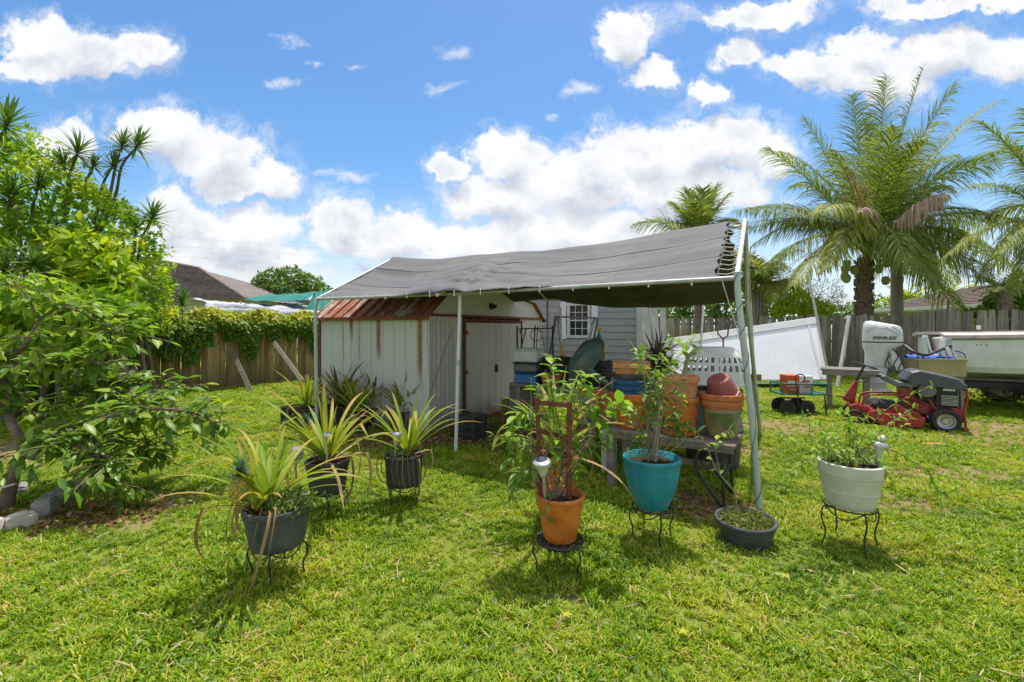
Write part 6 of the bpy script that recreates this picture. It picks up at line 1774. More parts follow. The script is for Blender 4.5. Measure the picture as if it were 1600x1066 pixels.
# body, engine
mprism([(1410, 606), (1424, 606), (1438, 622), (1460, 630), (1506, 632), (1506, 652), (1440, 645), (1412, 626)], -.12, .14, 'chassis', 'red_paint')
mprism([(1485, 632), (1508, 634), (1507, 652), (1500, 655), (1494, 640)], -.22, -.17, 'rear_fender', 'red_paint')
mprism([(1438, 600), (1465, 600), (1465, 629), (1440, 626)], -.15, .15, 'carburettor_housing', 'rubber')
en = mprism([(1466, 602), (1500, 602), (1501, 632), (1466, 632)], -.16, .18, 'engine', 'iron')
for k in range(8):
    c = q(1486, 615 + k * 2.0, -.17); MB().box(c, (.18, .06, .008)).build('cooling_fin', M['silver'], en)
MB().lathe([(.001, 0), (.1, 0), (.11, .02), (.1, .05), (.001, .06)], 20, q(1452, 608, -.16), Matrix.Rotation(PI / 2, 3, 'X')).build('recoil_cover', M['grey_plastic'], en)
MB().box(q(1486, 606, -.17), (.14, .03, .04), bev=.004).build('name_plate', M['silver'], en)
MB().tube([q(1455, 622, -.2), q(1462, 634, -.2), q(1470, 638, -.19)], .02, 7).build('exhaust', M['rust_metal'], en)
# seat pan and large dark hood
mprism([(1378, 590), (1385, 588), (1405, 598), (1432, 597), (1440, 590), (1446, 592), (1436, 604), (1402, 605), (1386, 598)], -.2, .2, 'seat', 'grey_plastic')
mprism([(1372, 588), (1382, 588), (1383, 592), (1373, 592)], -.06, -.02, 'lever', 'iron')
hd = MB()
prof = [(1412, 592), (1424, 580), (1437, 577), (1462, 581), (1500, 588), (1512, 598), (1512, 603), (1490, 603), (1425, 597)]
secs = [(-.25, .0), (-.21, 1.), (.17, 1.), (.21, .0)]
vs = []; fs = []; n = len(prof); cx, cz = q(1460, 594).x, q(1460, 594).z
for (y, s) in secs:
    for (a, b) in prof:
        p = q(a, b); f = .93 if s == 0 else 1
        vs.append((cx + (p.x - cx) * f, y, cz + (p.z - cz) * f - (.012 if s == 0 else 0)))
for k in range(3):
    for i in range(n): fs.append((k * n + i, k * n + (i + 1) % n, (k + 1) * n + (i + 1) % n, (k + 1) * n + i))
fs += [tuple(range(n)), tuple(range(4 * n - 1, 3 * n - 1, -1))]
hd.add(vs, fs); hd.build('engine_hood', M['charcoal_plastic'], mw_)
MB().tube([q(1501, 603, -.2), q(1502, 634, -.2)], .012, 6).build('hood_strut', M['iron'], mw_)
MB().tube([q(1501, 603, .2), q(1502, 634, .2)], .012, 6).build('hood_strut', M['iron'], mw_)
pts, _ = smoothpts([q(1511, 605, -.22), q(1511, 622, -.22), q(1507, 636, -.22), q(1509, 655, -.22), q(1510, 665, -.22)], [.014] * 5, 4)
b_ = MB().tube(pts, .017, 7); b_.tube([p + Vector((0, .44, 0)) for p in pts], .017, 7); b_.tube([pts[0], pts[0] + Vector((0, .44, 0))], .017, 7)
b_.build('rear_guard', M['red_paint'], mw_)
mprism([(1504, 661), (1514, 661), (1514, 668), (1504, 668)], -.25, -.19, 'guard_foot', 'rust_metal')
for k, (a, b, c, d) in enumerate(((1440, 610, 1430, 636), (1462, 622, 1468, 645), (1446, 600, 1425, 628))):
    MB().tube([q(a, b, -.19), q((a + c) / 2 + 4, (b + d) / 2, -.22), q(c, d, -.2)], .006, 5).build('control_cable', M['iron'], mw_)

# ---------------- outboard motor
Yo = 8.15; Ko = F / Yo
o0 = Vector(((1385 - 800) / Ko, Yo, 0))
om = thing('outboard_motor', 'white outboard motor with black lettering mounted at the boat stern', 'outboard motor', o0 + AD * .2, ROT)
def qo(px, py, y=0): return Vector(((px - 1385) / Ko * .76, y, 1.5 - (py - 512) / Ko))
def loft(secs, n=28, pw=.6):
    """secs: (x0, x1, z, halfdepth) -> rounded sections"""
    vs = []; fs = []
    for (x0, x1, z, hd_, tilt) in secs:
        for i in range(n):
            a = 2 * PI * i / n; c, s_ = math.cos(a), math.sin(a)
            fx = math.copysign(abs(c) ** pw, c); fy = math.copysign(abs(s_) ** pw, s_)
            vs.append(((x0 + x1) / 2 + (x1 - x0) / 2 * fx, hd_ * fy, z + tilt * fx))
    for k in range(len(secs) - 1):
        for i in range(n): j = (i + 1) % n; fs.append((k * n + i, k * n + j, (k + 1) * n + j, (k + 1) * n + i))
    fs += [tuple(range(n))[::-1], tuple((len(secs) - 1) * n + i for i in range(n))]
    return MB().add(vs, fs, True)
def so_(a, b, py, hd_, tilt=0): return (qo(a, py).x, qo(b, py).x, qo(a, py).z, hd_, tilt)
cowl = loft([so_(1349, 1415, 534, .20), so_(1349, 1415, 525, .205), so_(1350, 1414, 515, .20, -.015), so_(1351, 1411, 508, .175, -.03), so_(1354, 1404, 505, .13, -.035), so_(1362, 1392, 503.5, .07, -.03)]).build('cowl', M['white_plastic'], om)
loft([so_(1349, 1415, 535.8, .202), so_(1349, 1415, 534.2, .202)]).build('cowl_seam', M['iron'], om)
loft([so_(1352, 1393, 574, .08), so_(1353, 1390, 562, .10), so_(1353, 1393, 552, .13), so_(1350, 1404, 544, .17), so_(1349, 1414, 539, .195), so_(1349, 1415, 536, .2)]).build('leg_housing', M['white_plastic'], om)
loft([so_(1355, 1390, 608, .03), so_(1355, 1388, 590, .05), so_(1352, 1392, 575, .08)]).build('lower_unit', M['white_panel'], om)
loft([so_(1342, 1396, 600, .10), so_(1342, 1398, 598, .10)]).build('cavitation_plate', M['white_panel'], om)
MB().lathe([(.001, -.02), (.05, -.01), (.06, .12), (.03, .25), (.001, .28)], 16, qo(1368, 613), Matrix.Rotation(PI / 2, 3, 'Y')).build('gearcase', M['white_panel'], om)
for k in range(3):
    a = 2 * PI * k / 3
    R = Matrix.Rotation(a, 3, 'X') @ Matrix.Rotation(.5, 3, 'Z')
    MB().box(qo(1356, 613) + Matrix.Rotation(a, 3, 'X') @ Vector((0, 0, .09)), (.012, .09, .13), R, bev=.004).build('propeller_blade', M['iron'], om)
br2 = MB()
br2.prism([(qo(a, b).x, qo(a, b).z) for a, b in ((1392, 550), (1400, 546), (1414, 575), (1408, 580), (1396, 566))], -.12, .12)
br2.build('mounting_bracket', M['white_panel'], om)
for k, (pts_, mt) in enumerate((([(1396, 545), (1405, 556), (1398, 570), (1404, 582)], 'iron'), ([(1390, 548), (1394, 560), (1392, 575)], 'silver'), ([(1400, 548), (1412, 562), (1406, 576), (1412, 585)], 'iron'), ([(1394, 552), (1384, 570), (1396, 582)], 'iron'))):
    p_, _ = smoothpts([qo(a, b, -.14) for a, b in pts_], [.008] * len(pts_), 4)
    MB().tube(p_, .009, 5).build('cable', M[mt], om)
# lettering on the cowl
def text_obj(s, loc, size, mat, parent, rot=(PI / 2, 0, 0), shear=0, ext=.0015, sx=1, name='lettering'):
    cu = bpy.data.curves.new(name, 'FONT'); cu.body = s; cu.size = size; cu.extrude = ext; cu.shear = shear; cu.align_x = 'CENTER'; cu.align_y = 'CENTER'; cu.offset = size * .018
    cu.resolution_u = 3
    tmp = bpy.data.objects.new('tmp', cu); COL.objects.link(tmp)
    me = bpy.data.meshes.new_from_object(tmp.evaluated_get(bpy.context.evaluated_depsgraph_get()))
    bpy.data.objects.remove(tmp)
    me.materials.clear(); me.materials.append(mat)
    o = bpy.data.objects.new(name, me); COL.objects.link(o); o.parent = parent; o.location = loc; o.rotation_euler = rot; o.scale = (sx, 1, 1)
    return o
text_obj('EVINRUDE', qo(1381, 528.5, -.2095), .082, M['iron'], cowl, shear=.3, sx=.86)
for k, pts_ in enumerate(([(1352, 520), (1362, 513), (1376, 510), (1388, 512)], [(1378, 508), (1392, 510), (1404, 517), (1411, 526)], [(1376, 513), (1388, 514), (1400, 521), (1406, 525)])):
    p_, _ = smoothpts([qo(a, b, -.2055 + (.012 if b < 513 else 0) + (.02 if b < 510.5 else 0)) for a, b in pts_], [.003] * 4, 5)
    MB().tube(p_, .0035, 5).build('pinstripe', M['grey_plastic'], cowl)

# ---------------- boat on trailer
bo = Vector(((1487 - 800) / F * 8.0, 8.0, 0))
boat = thing('boat', 'white fibreglass boat with grey-green hull standing on a trailer at right', 'boat', bo, ROT)
LB, WB = 5.6, 2.0
hull = MB(); vs = []; fs = []
ns = 22
prof_n = 7
for i in range(ns + 1):
    f = i / ns; x = LB * f
    hw = WB / 2 * (1 if f < .5 else max(.02, (1 - ((f - .5) / .5) ** 2.2)))
    zg = 1.335 + .22 * f ** 1.3; zk = .58 + .02 * f + .5 * max(0, (f - .6) / .4) ** 2
    sec = [(-hw, zg), (-hw * .985, zg - .28), (-hw * .95, zk + .24), (-hw * .90, zk + .15), (0, zk), (hw * .90, zk + .15), (hw * .95, zk + .24), (hw * .985, zg - .28), (hw, zg)]
    for (y, z) in sec: vs.append((x, WB / 2 + y, z))
k = 9
for i in range(ns):
    for j in range(k - 1): fs.append((i * k + j, i * k + j + 1, (i + 1) * k + j + 1, (i + 1) * k + j))
o = hull.add(vs, fs, False).build('hull', M['boat_white'], boat, fixn=False)
so = o.modifiers.new('thickness', 'SOLIDIFY'); so.thickness = .03; so.offset = 0
# transom, cut down for the motor well
MB().prism([(0, .58), (.9, .72), (.95, .85), (.985, 1.30), (.55, 1.30), (.5, .98), (.0, .98), (-.5, .98), (-.55, 1.30), (-.985, 1.30), (-.95, .85), (-.9, .72)][::-1], -.02, .04, 'X').build('transom', M['boat_white'], boat)
for o2 in [x for x in COL.objects if x.parent == boat and x.name.startswith('transom')]: o2.location = (0, WB / 2, 0)
for s in (0, 1):
    gun = MB(); vs = []
    for i in range(ns + 1):
        f = i / ns; x = LB * f - (.10 if i == 0 else 0); hw = WB / 2 * (1 if f < .5 else max(.02, (1 - ((f - .5) / .5) ** 2.2)))
        zg = 1.335 + .22 * f ** 1.3
        sgn = -1 if s == 0 else 1
        y = WB / 2 + sgn * hw; yi = WB / 2 + sgn * (hw - .24 if hw > .3 else 0)
        vs += [(x, y + sgn * .03, zg - .02), (x, y + sgn * .03, zg + .03), (x, yi, zg + .075), (x, yi, zg + .02)]
    fs = [(4 * i + j, 4 * i + (j + 1) % 4, 4 * i + 4 + (j + 1) % 4, 4 * i + 4 + j) for i in range(ns) for j in range(4)] + [(0, 1, 2, 3), (4 * ns + 3, 4 * ns + 2, 4 * ns + 1, 4 * ns)]
    gun.add(vs, fs).build('gunwale', M['boat_trim'], boat)
    rub = MB(); pts = []
    for i in range(ns + 1):
        f = i / ns; hw = WB / 2 * (1 if f < .5 else max(.02, (1 - ((f - .5) / .5) ** 2.2)))
        pts.append((LB * f, WB / 2 + (-1 if s == 0 else 1) * (hw + .035), 1.335 + .22 * f ** 1.3 - .03))
    rub.tube(pts, .022, 7).build('rub_rail', M['grey_wood'], boat)
MB().box((2.6, WB / 2, .95), (5.0, WB - .3, .02)).build('deck_floor', M['boat_trim'], boat)
MB().box((.42, WB - .28, 1.15), (.5, .42, .36), Matrix.Rotation(-.15, 3, 'Y'), bev=.02).build('stern_box', M['boat_trim'], boat)
MB().box((.05, WB - .35, 1.13), (.03, .36, .42), Matrix.Rotation(-.22, 3, 'Y'), bev=.01).build('speaker_panel', M['white_plastic'], boat)
MB().lathe([(.001, 0), (.10, 0), (.105, .012), (.08, .02), (.001, .014)], 24, (.02, WB - .35, 1.17), Matrix.Rotation(-PI / 2 - .22, 3, 'Y')).build('speaker', M['grey_plastic'], boat)
MB().box((-.03, .33, 1.02), (.05, .45, .55), Matrix.Rotation(.12, 3, 'Y'), bev=.02).build('stern_plate', M['boat_white'], boat)
MB().box((.9, WB - .1, 1.50), (.06, .06, .08), bev=.01).build('cleat', M['white_plastic'], boat)
for x in (.32, .37, .44): MB().lathe([(.001, 0), (.014, 0), (.012, .006), (.001, .006)], 10, (x, -.004, 1.20), Matrix.Rotation(PI / 2, 3, 'X')).build('rivet', M['grey_plastic'], boat)
MB().box((1.9, WB / 2, 1.55), (.6, 1.0, .45), bev=.06).build('console', M['boat_white'], boat)
pts, _ = smoothpts([P(1414, 540, 8.05), P(1428, 550, 7.85), P(1446, 555, 7.8), P(1464, 549, 7.85), P(1484, 542, 8.0), P(1500, 541, 8.2)], [.02] * 6, 5)
MB().tube(pts, .026, 8).build('rigging_hose', M['iron'], boat, world=True)
pts, _ = smoothpts([P(1489, 548, 7.9), P(1506, 553, 7.85), P(1507, 568, 7.85), P(1490, 582, 7.9), P(1496, 590, 7.9)], [.01] * 5, 5)
MB().tube(pts, .008, 5).build('loose_wire', M['iron'], boat, world=True)
for (a, b, c, d) in ((1470, 546, 1478, 580), (1478, 543, 1496, 586), (1488, 545, 1500, 582)):
    MB().bar(P(a, b, 7.92), P(c, d, 7.86), .07, .05, up=(0, -1, 0)).build('stern_bracket', M['silver'] if a != 1478 else M['boat_white'], boat, world=True)
tr3 = thing('boat_trailer', 'dark steel boat trailer under the white boat at right edge', 'trailer', bo, ROT)
for y in (.45, WB - .45): MB().box((2.6, y, .47), (5.6, .08, .12)).build('rail', M['iron'], tr3)
for x in (.6, 2.0, 3.6): MB().box((x, WB / 2, .40), (.08, WB - .5, .07)).build('cross_member', M['iron'], tr3)
for y in (.55, WB - .55): MB().box((1.8, y, .57), (3.4, .09, .05)).build('bunk', M['grey_wood'], tr3)
for y in (.05, WB - .05): wheel(tr3, (1.25, y, .30), .30, .18, rimmat='white_plastic', rimr=.55)
MB().box((1.25, WB / 2, .30), (.06, WB - .2, .06)).build('axle', M['iron'], tr3)
# tan cooler and blue rags between motor and boat
tc_ = thing('cooler', 'olive tan open box between the outboard motor and the boat stern', 'box', P(1456, 586, 8.0) - Vector((0, 0, 0)), -.15)
mb = MB(); w_, d_, h_ = .72, .45, .30
for (c, s) in (((0, -d_ / 2, h_ / 2), (w_, .03, h_)), ((0, d_ / 2, h_ / 2), (w_, .03, h_)), ((-w_ / 2, 0, h_ / 2), (.03, d_ - .03, h_ - .01)), ((w_ / 2, 0, h_ / 2), (.03, d_ - .03, h_ - .01)), ((0, 0, .015), (w_ - .03, d_ - .03, .03))): mb.box(c, s)
mb.build('body', M['tan_plastic'], tc_)
for (y) in (-d_ / 2 - .01, d_ / 2 + .01): MB().box((0, y, h_ - .02), (w_ + .05, .035, .045), bev=.006).build('rim', M['tan_plastic'], tc_)
pz = tc_.location.z
o = MB().box((0, 0, pz / 2 - .003), (.8, .4, pz - .006), bev=.01).build('crate_stand', M['grey_wood'], loc=(tc_.location.x, tc_.location.y + .02, 0)); tag(o, 'low grey wooden stand under the olive tan box', 'stand')
vs = []
for j in range(9):
    for i in range(15):
        vs.append(((i / 14 - .5) * .62, (j / 8 - .5) * .4, .05 + .10 * abs(noise.noise(Vector((i * .5, j * .6, 3))))))
fs = [(j * 15 + i, j * 15 + i + 1, (j + 1) * 15 + i + 1, (j + 1) * 15 + i) for j in range(8) for i in range(14)]
o = MB().add(vs, fs, True).build('blue_tarp', surf('blue_cloth', (.02, .10, .55), (.01, .06, .38), rough=.6), fixn=False, loc=tc_.location + Vector((-.05, .02, .25)))
tag(o, 'crumpled bright blue tarp stuffed in the olive tan box', 'tarp'); so = o.modifiers.new('thickness', 'SOLIDIFY'); so.thickness = .01
# low weeds by the trailer
N = 900
o = cloud('weeds', M['weed_leaf'], None, T_SMALL, np.stack([RNG.uniform(8.2, 12.5, N), RNG.uniform(8.6, 9.6, N), RNG.uniform(.02, .2, N)], 1), rdir(N, .8), rdir(N, 1), RNG.uniform(.04, .11, N), RNG.uniform(0, 1, N))
stuff(o); tag(o, 'low weeds and dry litter beneath the boat trailer', 'weeds')
# small debris on the lawn
for (px, py, c, s, lab, mt) in ((1372, 692, 'plastic cup', .05, 'crushed white plastic cup on the grass behind the cream pot', 'white_plastic'),):
    o = MB().lathe([(.001, 0), (.03, 0), (.04, .08), (.036, .08), (.001, .01)], 14, rot=Matrix.Rotation(1.3, 3, 'Y')).build('plastic_cup', M[mt], loc=G(px, py) + Vector((0, 0, .04))); tag(o, lab, c)
o = MB().box((0, 0, .02), (.28, .06, .03), bev=.004).build('wood_scrap', M['terracotta_pale'], loc=G(1458, 697)); o.rotation_euler = (0, 0, .1); tag(o, 'reddish wood scrap lying on the grass before the mower', 'wood scrap')
for (px, py, lab) in ((886, 975, 'yellow fallen blossom on the lawn, lower centre'), (1067, 1002, 'yellow fallen blossom on the lawn, lower right of centre'), (1226, 912, 'yellow fallen blossom on the lawn below the black bowl')):
    c = G(px, py); N = 5
    o = cloud('fallen_blossom', M['yellow_leaf'], None, T_OVAL, np.zeros((N, 3)) + [0, 0, .045], np.array([(math.cos(i * 1.256), math.sin(i * 1.256), .3) for i in range(N)]), np.zeros((N, 3)) + [0, 0, 1], .03, np.ones(N))
    o.location = c; tag(o, lab, 'flower')

# ================================================================== EDGING AT LEFT
def stone(label, px0, py0, px1, py1, w, h, mat, name='edging_block'):
    a, b = G(px0, py0), G(px1, py1); d = b - a; L = d.length; rz = math.atan2(d.y, d.x)
    mb = MB(); nx2, ny2 = 8, 4
    mb.box((L / 2, 0, h / 2), (L, w, h), bev=.01)
    rr = random.Random(px0)
    for v in mb.v: v += Vector((rr.uniform(-.008, .008), rr.uniform(-.008, .008), rr.uniform(-.008, .008)))
    # scalloped top
    t = mb.build(name, M[mat], loc=a); t.rotation_euler = (0, 0, rz)
    cap = MB(); vs = []
    for i in range(9):
        f = i / 8; z = h - .004 + .022 * math.sin(PI * f) ** .6
        vs += [(L * (.03 + .94 * f), -w / 2 + .012, z), (L * (.03 + .94 * f), w / 2 - .012, z), (L * (.03 + .94 * f), w / 2 - .012, h - .03), (L * (.03 + .94 * f), -w / 2 + .012, h - .03)]
    fs = [(4 * i + j, 4 * i + (j + 1) % 4, 4 * i + 4 + (j + 1) % 4, 4 * i + 4 + j) for i in range(8) for j in range(4)] + [(3, 2, 1, 0), (32, 33, 34, 35)]
    cap.add(vs, fs).build('scalloped_top', M[mat], t)
    return tag(t, label, 'edging stone')
stone('pale cream scalloped edging stone at the left edge of the lawn', 8, 830, 55, 818, .11, .09, 'pale_stone')
stone('pale cream edging stone cut by the left picture edge', -60, 838, 4, 831, .11, .09, 'pale_stone')
stone('grey concrete edging block next to the cream stone', 62, 812, 80, 801, .12, .13, 'concrete')
stone('second grey concrete edging block, darker, in the short row', 82, 799, 96, 790, .12, .13, 'concrete')
stone('third grey concrete edging block in the short row', 98, 788, 110, 780, .12, .13, 'concrete')
stone('last grey concrete edging block under the tree leaves', 112, 778, 122, 771, .12, .12, 'concrete')
stone('grey stone slab lying behind the small tree trunk', 20, 772, 44, 768, .2, .06, 'concrete')

# ================================================================== NEAR TREE AT LEFT
tb0 = G(12, 797)
nt = thing('fruit_tree', 'small tree with big glossy leaves and forked trunk at left front', 'tree', tb0)
def limb(pts_, r0, r1, name='branch', sub=6, parent=None):
    pts = [P(a, b, Y) for (a, b, Y) in pts_]
    rs = [r0 + (r1 - r0) * i / (len(pts) - 1) for i in range(len(pts))]
    p_, r_ = smoothpts(pts, rs, sub)
    MB().tube(p_, r_, 10).build(name, M['bark'], parent or nt, world=True)
    return p_
limb([(8, 800, 3.75), (15, 765, 3.74), (24, 730, 3.74), (38, 700, 3.76)], .052, .036, 'trunk')
MB().tube([P(-2, 764, 3.70), P(24, 756, 3.68), P(26, 757, 3.74)], .008, 5).build('white_tie', M['rope'], nt, world=True)
skel = []
for (pts_, r0, r1) in (([(38, 702, 3.76), (28, 680, 3.8), (15, 655, 3.85), (6, 625, 3.9), (8, 590, 3.9), (18, 560, 3.9), (38, 540, 3.9), (60, 500, 4.0)], .038, .012),
                       ([(38, 702, 3.76), (60, 690, 3.78), (85, 680, 3.8), (110, 668, 3.85), (160, 655, 3.9), (230, 640, 4.0), (300, 645, 4.1), (345, 668, 4.15)], .032, .007),
                       ([(36, 706, 3.76), (52, 715, 3.7), (70, 700, 3.68), (95, 695, 3.65), (135, 702, 3.62), (170, 730, 3.6)], .026, .007),
                       ([(38, 702, 3.76), (42, 690, 3.9), (60, 660, 4.1), (105, 620, 4.3), (150, 600, 4.4), (215, 600, 4.5), (262, 615, 4.5)], .024, .007),
                       ([(60, 500, 4.0), (100, 480, 4.1), (150, 500, 4.2), (200, 530, 4.3)], .012, .005),
                       ([(18, 560, 3.9), (60, 570, 3.9), (110, 560, 3.95), (160, 570, 4.0)], .014, .005),
                       ([(110, 668, 3.85), (150, 690, 3.8), (175, 720, 3.75), (190, 765, 3.7)], .014, .005),
                       ([(6, 625, 3.9), (-20, 590, 3.9), (-40, 560, 3.9)], .02, .006),
                       ([(150, 600, 4.4), (190, 625, 4.3), (225, 680, 4.2), (235, 710, 4.15)], .01, .004),
                       ([(60, 500, 4.0), (40, 460, 4.0), (20, 440, 4.0)], .01, .004)):
    skel.append((limb(pts_, r0, r1), r0))
def leafy(parent, paths, nobj, nstuff, size, kind, mat, seed, spread, start=.3, droop=-.35):
    rr = random.Random(seed)
    spots = []
    tot = nobj + nstuff
    wts = [sum((p[i + 1] - p[i]).length for i in range(len(p) - 1)) for p, r in paths]
    for _ in range(int(tot / 5)):
        p, r = rr.choices(paths, wts)[0]
        f = start + (1 - start) * rr.random() ** .8; n = len(p) - 1; i = min(n - 1, int(f * n)); q0 = p[i].lerp(p[i + 1], f * n - i)
        d = Vector((rr.gauss(0, 1), rr.gauss(0, 1), rr.gauss(0, .8)))
        q1 = q0 + d * spread * .5
        mb_pts = [q0, q0.lerp(q1, .6) + Vector((0, 0, .02)), q1]
        for k in range(5):
            az = k * 1.3 + rr.random(); dd = (q1 - q0).normalized() * .7 + Vector((math.cos(az), math.sin(az), rr.uniform(-.2, .4))) * .8 + Vector((0, 0, droop))
            spots.append((q1 - (q1 - q0) * .12 * k, dd, Vector((rr.uniform(-.5, .5), rr.uniform(-.5, .5), 1)), size * rr.uniform(.6, 1.2)))
        MB2.tube(mb_pts, .0035, 4, cap=False)
    spots.sort(key=lambda s: s[0].y)
    for (p, d, u, s) in spots[:nobj]:
        inst('leaf', LM[kind][rr.randrange(len(LM[kind]))], parent, lookmat(p, d, u, s, rr.uniform(.85, 1.2)))
    rest = spots[nobj:]
    if rest:
        o = cloud('leaves', mat, parent, T_OVAL, np.array([tuple(s[0]) for s in rest]), np.array([tuple(s[1]) for s in rest]), np.array([tuple(s[2]) for s in rest]), np.array([s[3] for s in rest]), RNG.uniform(0, 1, len(rest)), origin=parent.location)
        stuff(o)
M['tree_leaf_attr'] = leafmat('tree_leaf_massed', (.10, .22, .022), (.19, .34, .03), (.42, .54, .05), mode='attr', rough=.42, trans=.45, spec=.4)
MB2 = MB()
leafy(nt, skel, 300, 2300, .125, 'tree', M['tree_leaf_attr'], 5, .26)
stuff(MB2.build('twigs', M['twig'], nt, world=True))

# ================================================================== VINE-COVERED THICKET AT LEFT
def lobes_cloud(name, parent, lobes, n, mat, T, size, seed, tintfn=None, inner=.25, flat=0, updir=.5, width=1.0):
    rs = np.random.default_rng(seed); POS = []; NRM = []
    vols = np.array([l[3] * l[4] + l[4] * l[5] + l[3] * l[5] for l in lobes]); vols = vols / vols.sum()
    ch = rs.choice(len(lobes), n, p=vols)
    L = np.array(lobes, float)[ch]
    d = norm(rs.normal(size=(n, 3)))
    ph = rs.uniform(0, 6, 3)
    lump = 1 + .16 * np.sin(d[:, 0] * 7 + ph[0] + L[:, 0] * 3) * np.sin(d[:, 1] * 8 + ph[1]) + .12 * np.sin(d[:, 2] * 11 + ph[2] + L[:, 2] * 5)
    r = lump * (1 - inner * rs.random(n) ** 2.0 + .05 * rs.normal(size=n))
    pos = L[:, :3] + d * L[:, 3:6] * r[:, None]
    # drop leaves deep inside other lobes
    keep = np.ones(n, bool)
    for (cx, cy, cz, rx, ry, rz) in lobes:
        q = ((pos - [cx, cy, cz]) / [rx, ry, rz]); keep &= (q ** 2).sum(1) > .5
    keep &= pos[:, 2] > .03
    pos = pos[keep]; d = d[keep]; m = len(pos)
    ax = norm(d * .6 + rs.normal(size=(m, 3)) * .7 + [0, 0, -.25]); nr = norm(d * .8 + rs.normal(size=(m, 3)) * .45 + [0, 0, updir])
    sz = rs.uniform(size[0], size[1], m)
    tint = rs.random(m) * .55 + (tintfn(pos, rs) if tintfn else 0)
    return stuff(cloud(name, mat, parent, T, pos, ax, nr, sz, tint, origin=parent.location, width=width))
th0 = Vector((-7.2, 7.6, 0))
thk = thing('vine_thicket', 'tall thicket smothered in bright green vines at far left', 'bush', th0)
def Lp(px, py, Y, rx, ry, rz): p = P(px, py, Y); return (p.x, p.y, p.z, rx, ry, rz)
lobesT = [Lp(-20, 330, 7.3, 1.1, 1.1, 1.15), Lp(60, 330, 7.6, .95, 1.0, .9), Lp(120, 370, 7.8, .9, .9, .8), Lp(-60, 260, 7.6, 1.0, 1.0, 1.0), Lp(20, 280, 7.8, .75, .8, .65),
          Lp(170, 390, 8.1, .75, .8, .75), Lp(60, 440, 7.3, 1.1, 1.0, .9), Lp(150, 460, 7.9, .9, .8, .8), Lp(200, 430, 8.4, .6, .7, .6), Lp(215, 480, 8.7, .55, .6, .6),
          Lp(-40, 450, 7.0, 1.1, 1.1, 1.1), Lp(20, 540, 7.6, 1.0, .8, .7), Lp(130, 525, 8.3, .75, .6, .45), Lp(100, 330, 7.9, .7, .8, .6), Lp(150, 340, 8.2, .5, .6, .5)]
def tint_patch(pos, rs):
    v = np.array([noise.noise(Vector((p[0] * 1.1, p[1] * 1.1, p[2] * 1.3))) for p in pos])
    return np.clip(v * 1.1 + .10, -.2, .6)
lobes_cloud('foliage', thk, lobesT, 30000, M['hedge_leaf'], T_SMALL, (.06, .13), 21, tint_patch)
lobes_cloud('broad_foliage', thk, [Lp(120, 410, 7.2, .5, .4, .55), Lp(150, 440, 7.3, .55, .4, .5), Lp(60, 500, 6.4, .9, .5, .4), Lp(160, 500, 6.9, .5, .4, .4), Lp(-10, 480, 6.2, .6, .5, .4)], 3600, M['hedge_leaf'], T_OVAL, (.14, .25), 22,
            lambda p, rs: np.clip((p[:, 2] - 1.9) * .35 + .15 + rs.normal(size=len(p)) * .1, 0, .5))
core = MB()
for (cx, cy, cz, rx, ry, rz) in lobesT[:12]:
    for k in range(3):
        core.tube([Vector((cx + .3 * (k - 1), cy + .1, 0)), Vector((cx + .15 * (k - 1), cy + .05 * k, cz * .5)), Vector((cx, cy, cz))], [.05, .035, .015], 6)
core.build('trunks', M['bark'], thk, world=True)
# dragon trees with spiky rosettes
def rosette_mesh(seed, n=46):
    rs = np.random.default_rng(seed); V, Q = T_LANCE; VS = []; FS = []; TT = []
    for k in range(n):
        az = k * 2.4; e = 1.5 - 1.9 * (k / n); a = np.array([math.cos(az) * math.cos(e), math.sin(az) * math.cos(e), math.sin(e)])
        nrm_ = np.array([0, 0, 1.0]) if abs(a[2]) < .95 else np.array([1.0, 0, 0])
        nrm_ = nrm_ - a * a.dot(nrm_); nrm_ /= np.linalg.norm(nrm_); b = np.cross(nrm_, a); s = rs.uniform(.75, 1.05); base = np.array([0, 0, .12 * (1 - k / n)])
        for v in V: VS.append(tuple(base + s * (v[0] * a + v[1] * b * 1.15 + v[2] * nrm_)))
        for f in Q: FS.append(tuple(int(i) + k * len(V) for i in f)); TT.append(rs.random() * (.6 if k < n * .8 else 1.0))
    me = bpy.data.meshes.new('rosette'); me.from_pydata(VS, [], FS); at = me.attributes.new('tint', 'FLOAT', 'FACE'); at.data.foreach_set('value', TT)
    me.polygons.foreach_set('use_smooth', [True] * len(FS)); me.materials.append(M['rosette_leaf']); return me
ROS = [rosette_mesh(k) for k in range(4)]
dt = thing('dragon_tree', 'dragon tree with spiky rosettes rising out of the vine thicket at left', 'tree', th0 + Vector((.5, .3, 0)))
joints = [(120, 243, 7.6, .44, (108, 275)), (100, 262, 7.5, .34, (110, 290)), (190, 232, 7.9, .40, (180, 262)), (212, 232, 8.0, .40, (190, 260)), (175, 262, 7.9, .34, (160, 290)), (145, 262, 7.8, .28, (135, 285)),
          (236, 345, 8.3, .44, (222, 372)), (204, 345, 8.3, .26, (212, 370)), (8, 200, 7.2, .50, (-10, 240)), (-30, 190, 7.3, .5, (-30, 240)), (60, 290, 7.1, .36, (50, 330)), (15, 312, 6.9, .42, (10, 350)),
          (52, 415, 6.6, .40, (40, 445)), (8, 425, 6.5, .36, (0, 450)), (188, 402, 8.0, .34, (180, 430)), (270, 455, 9.3, .34, (272, 490)), (285, 478, 9.4, .40, (285, 500)), (238, 498, 8.8, .30, (240, 520)), (160, 470, 7.4, .3, (150, 500)), (60, 462, 6.6, .3, (45, 480))]
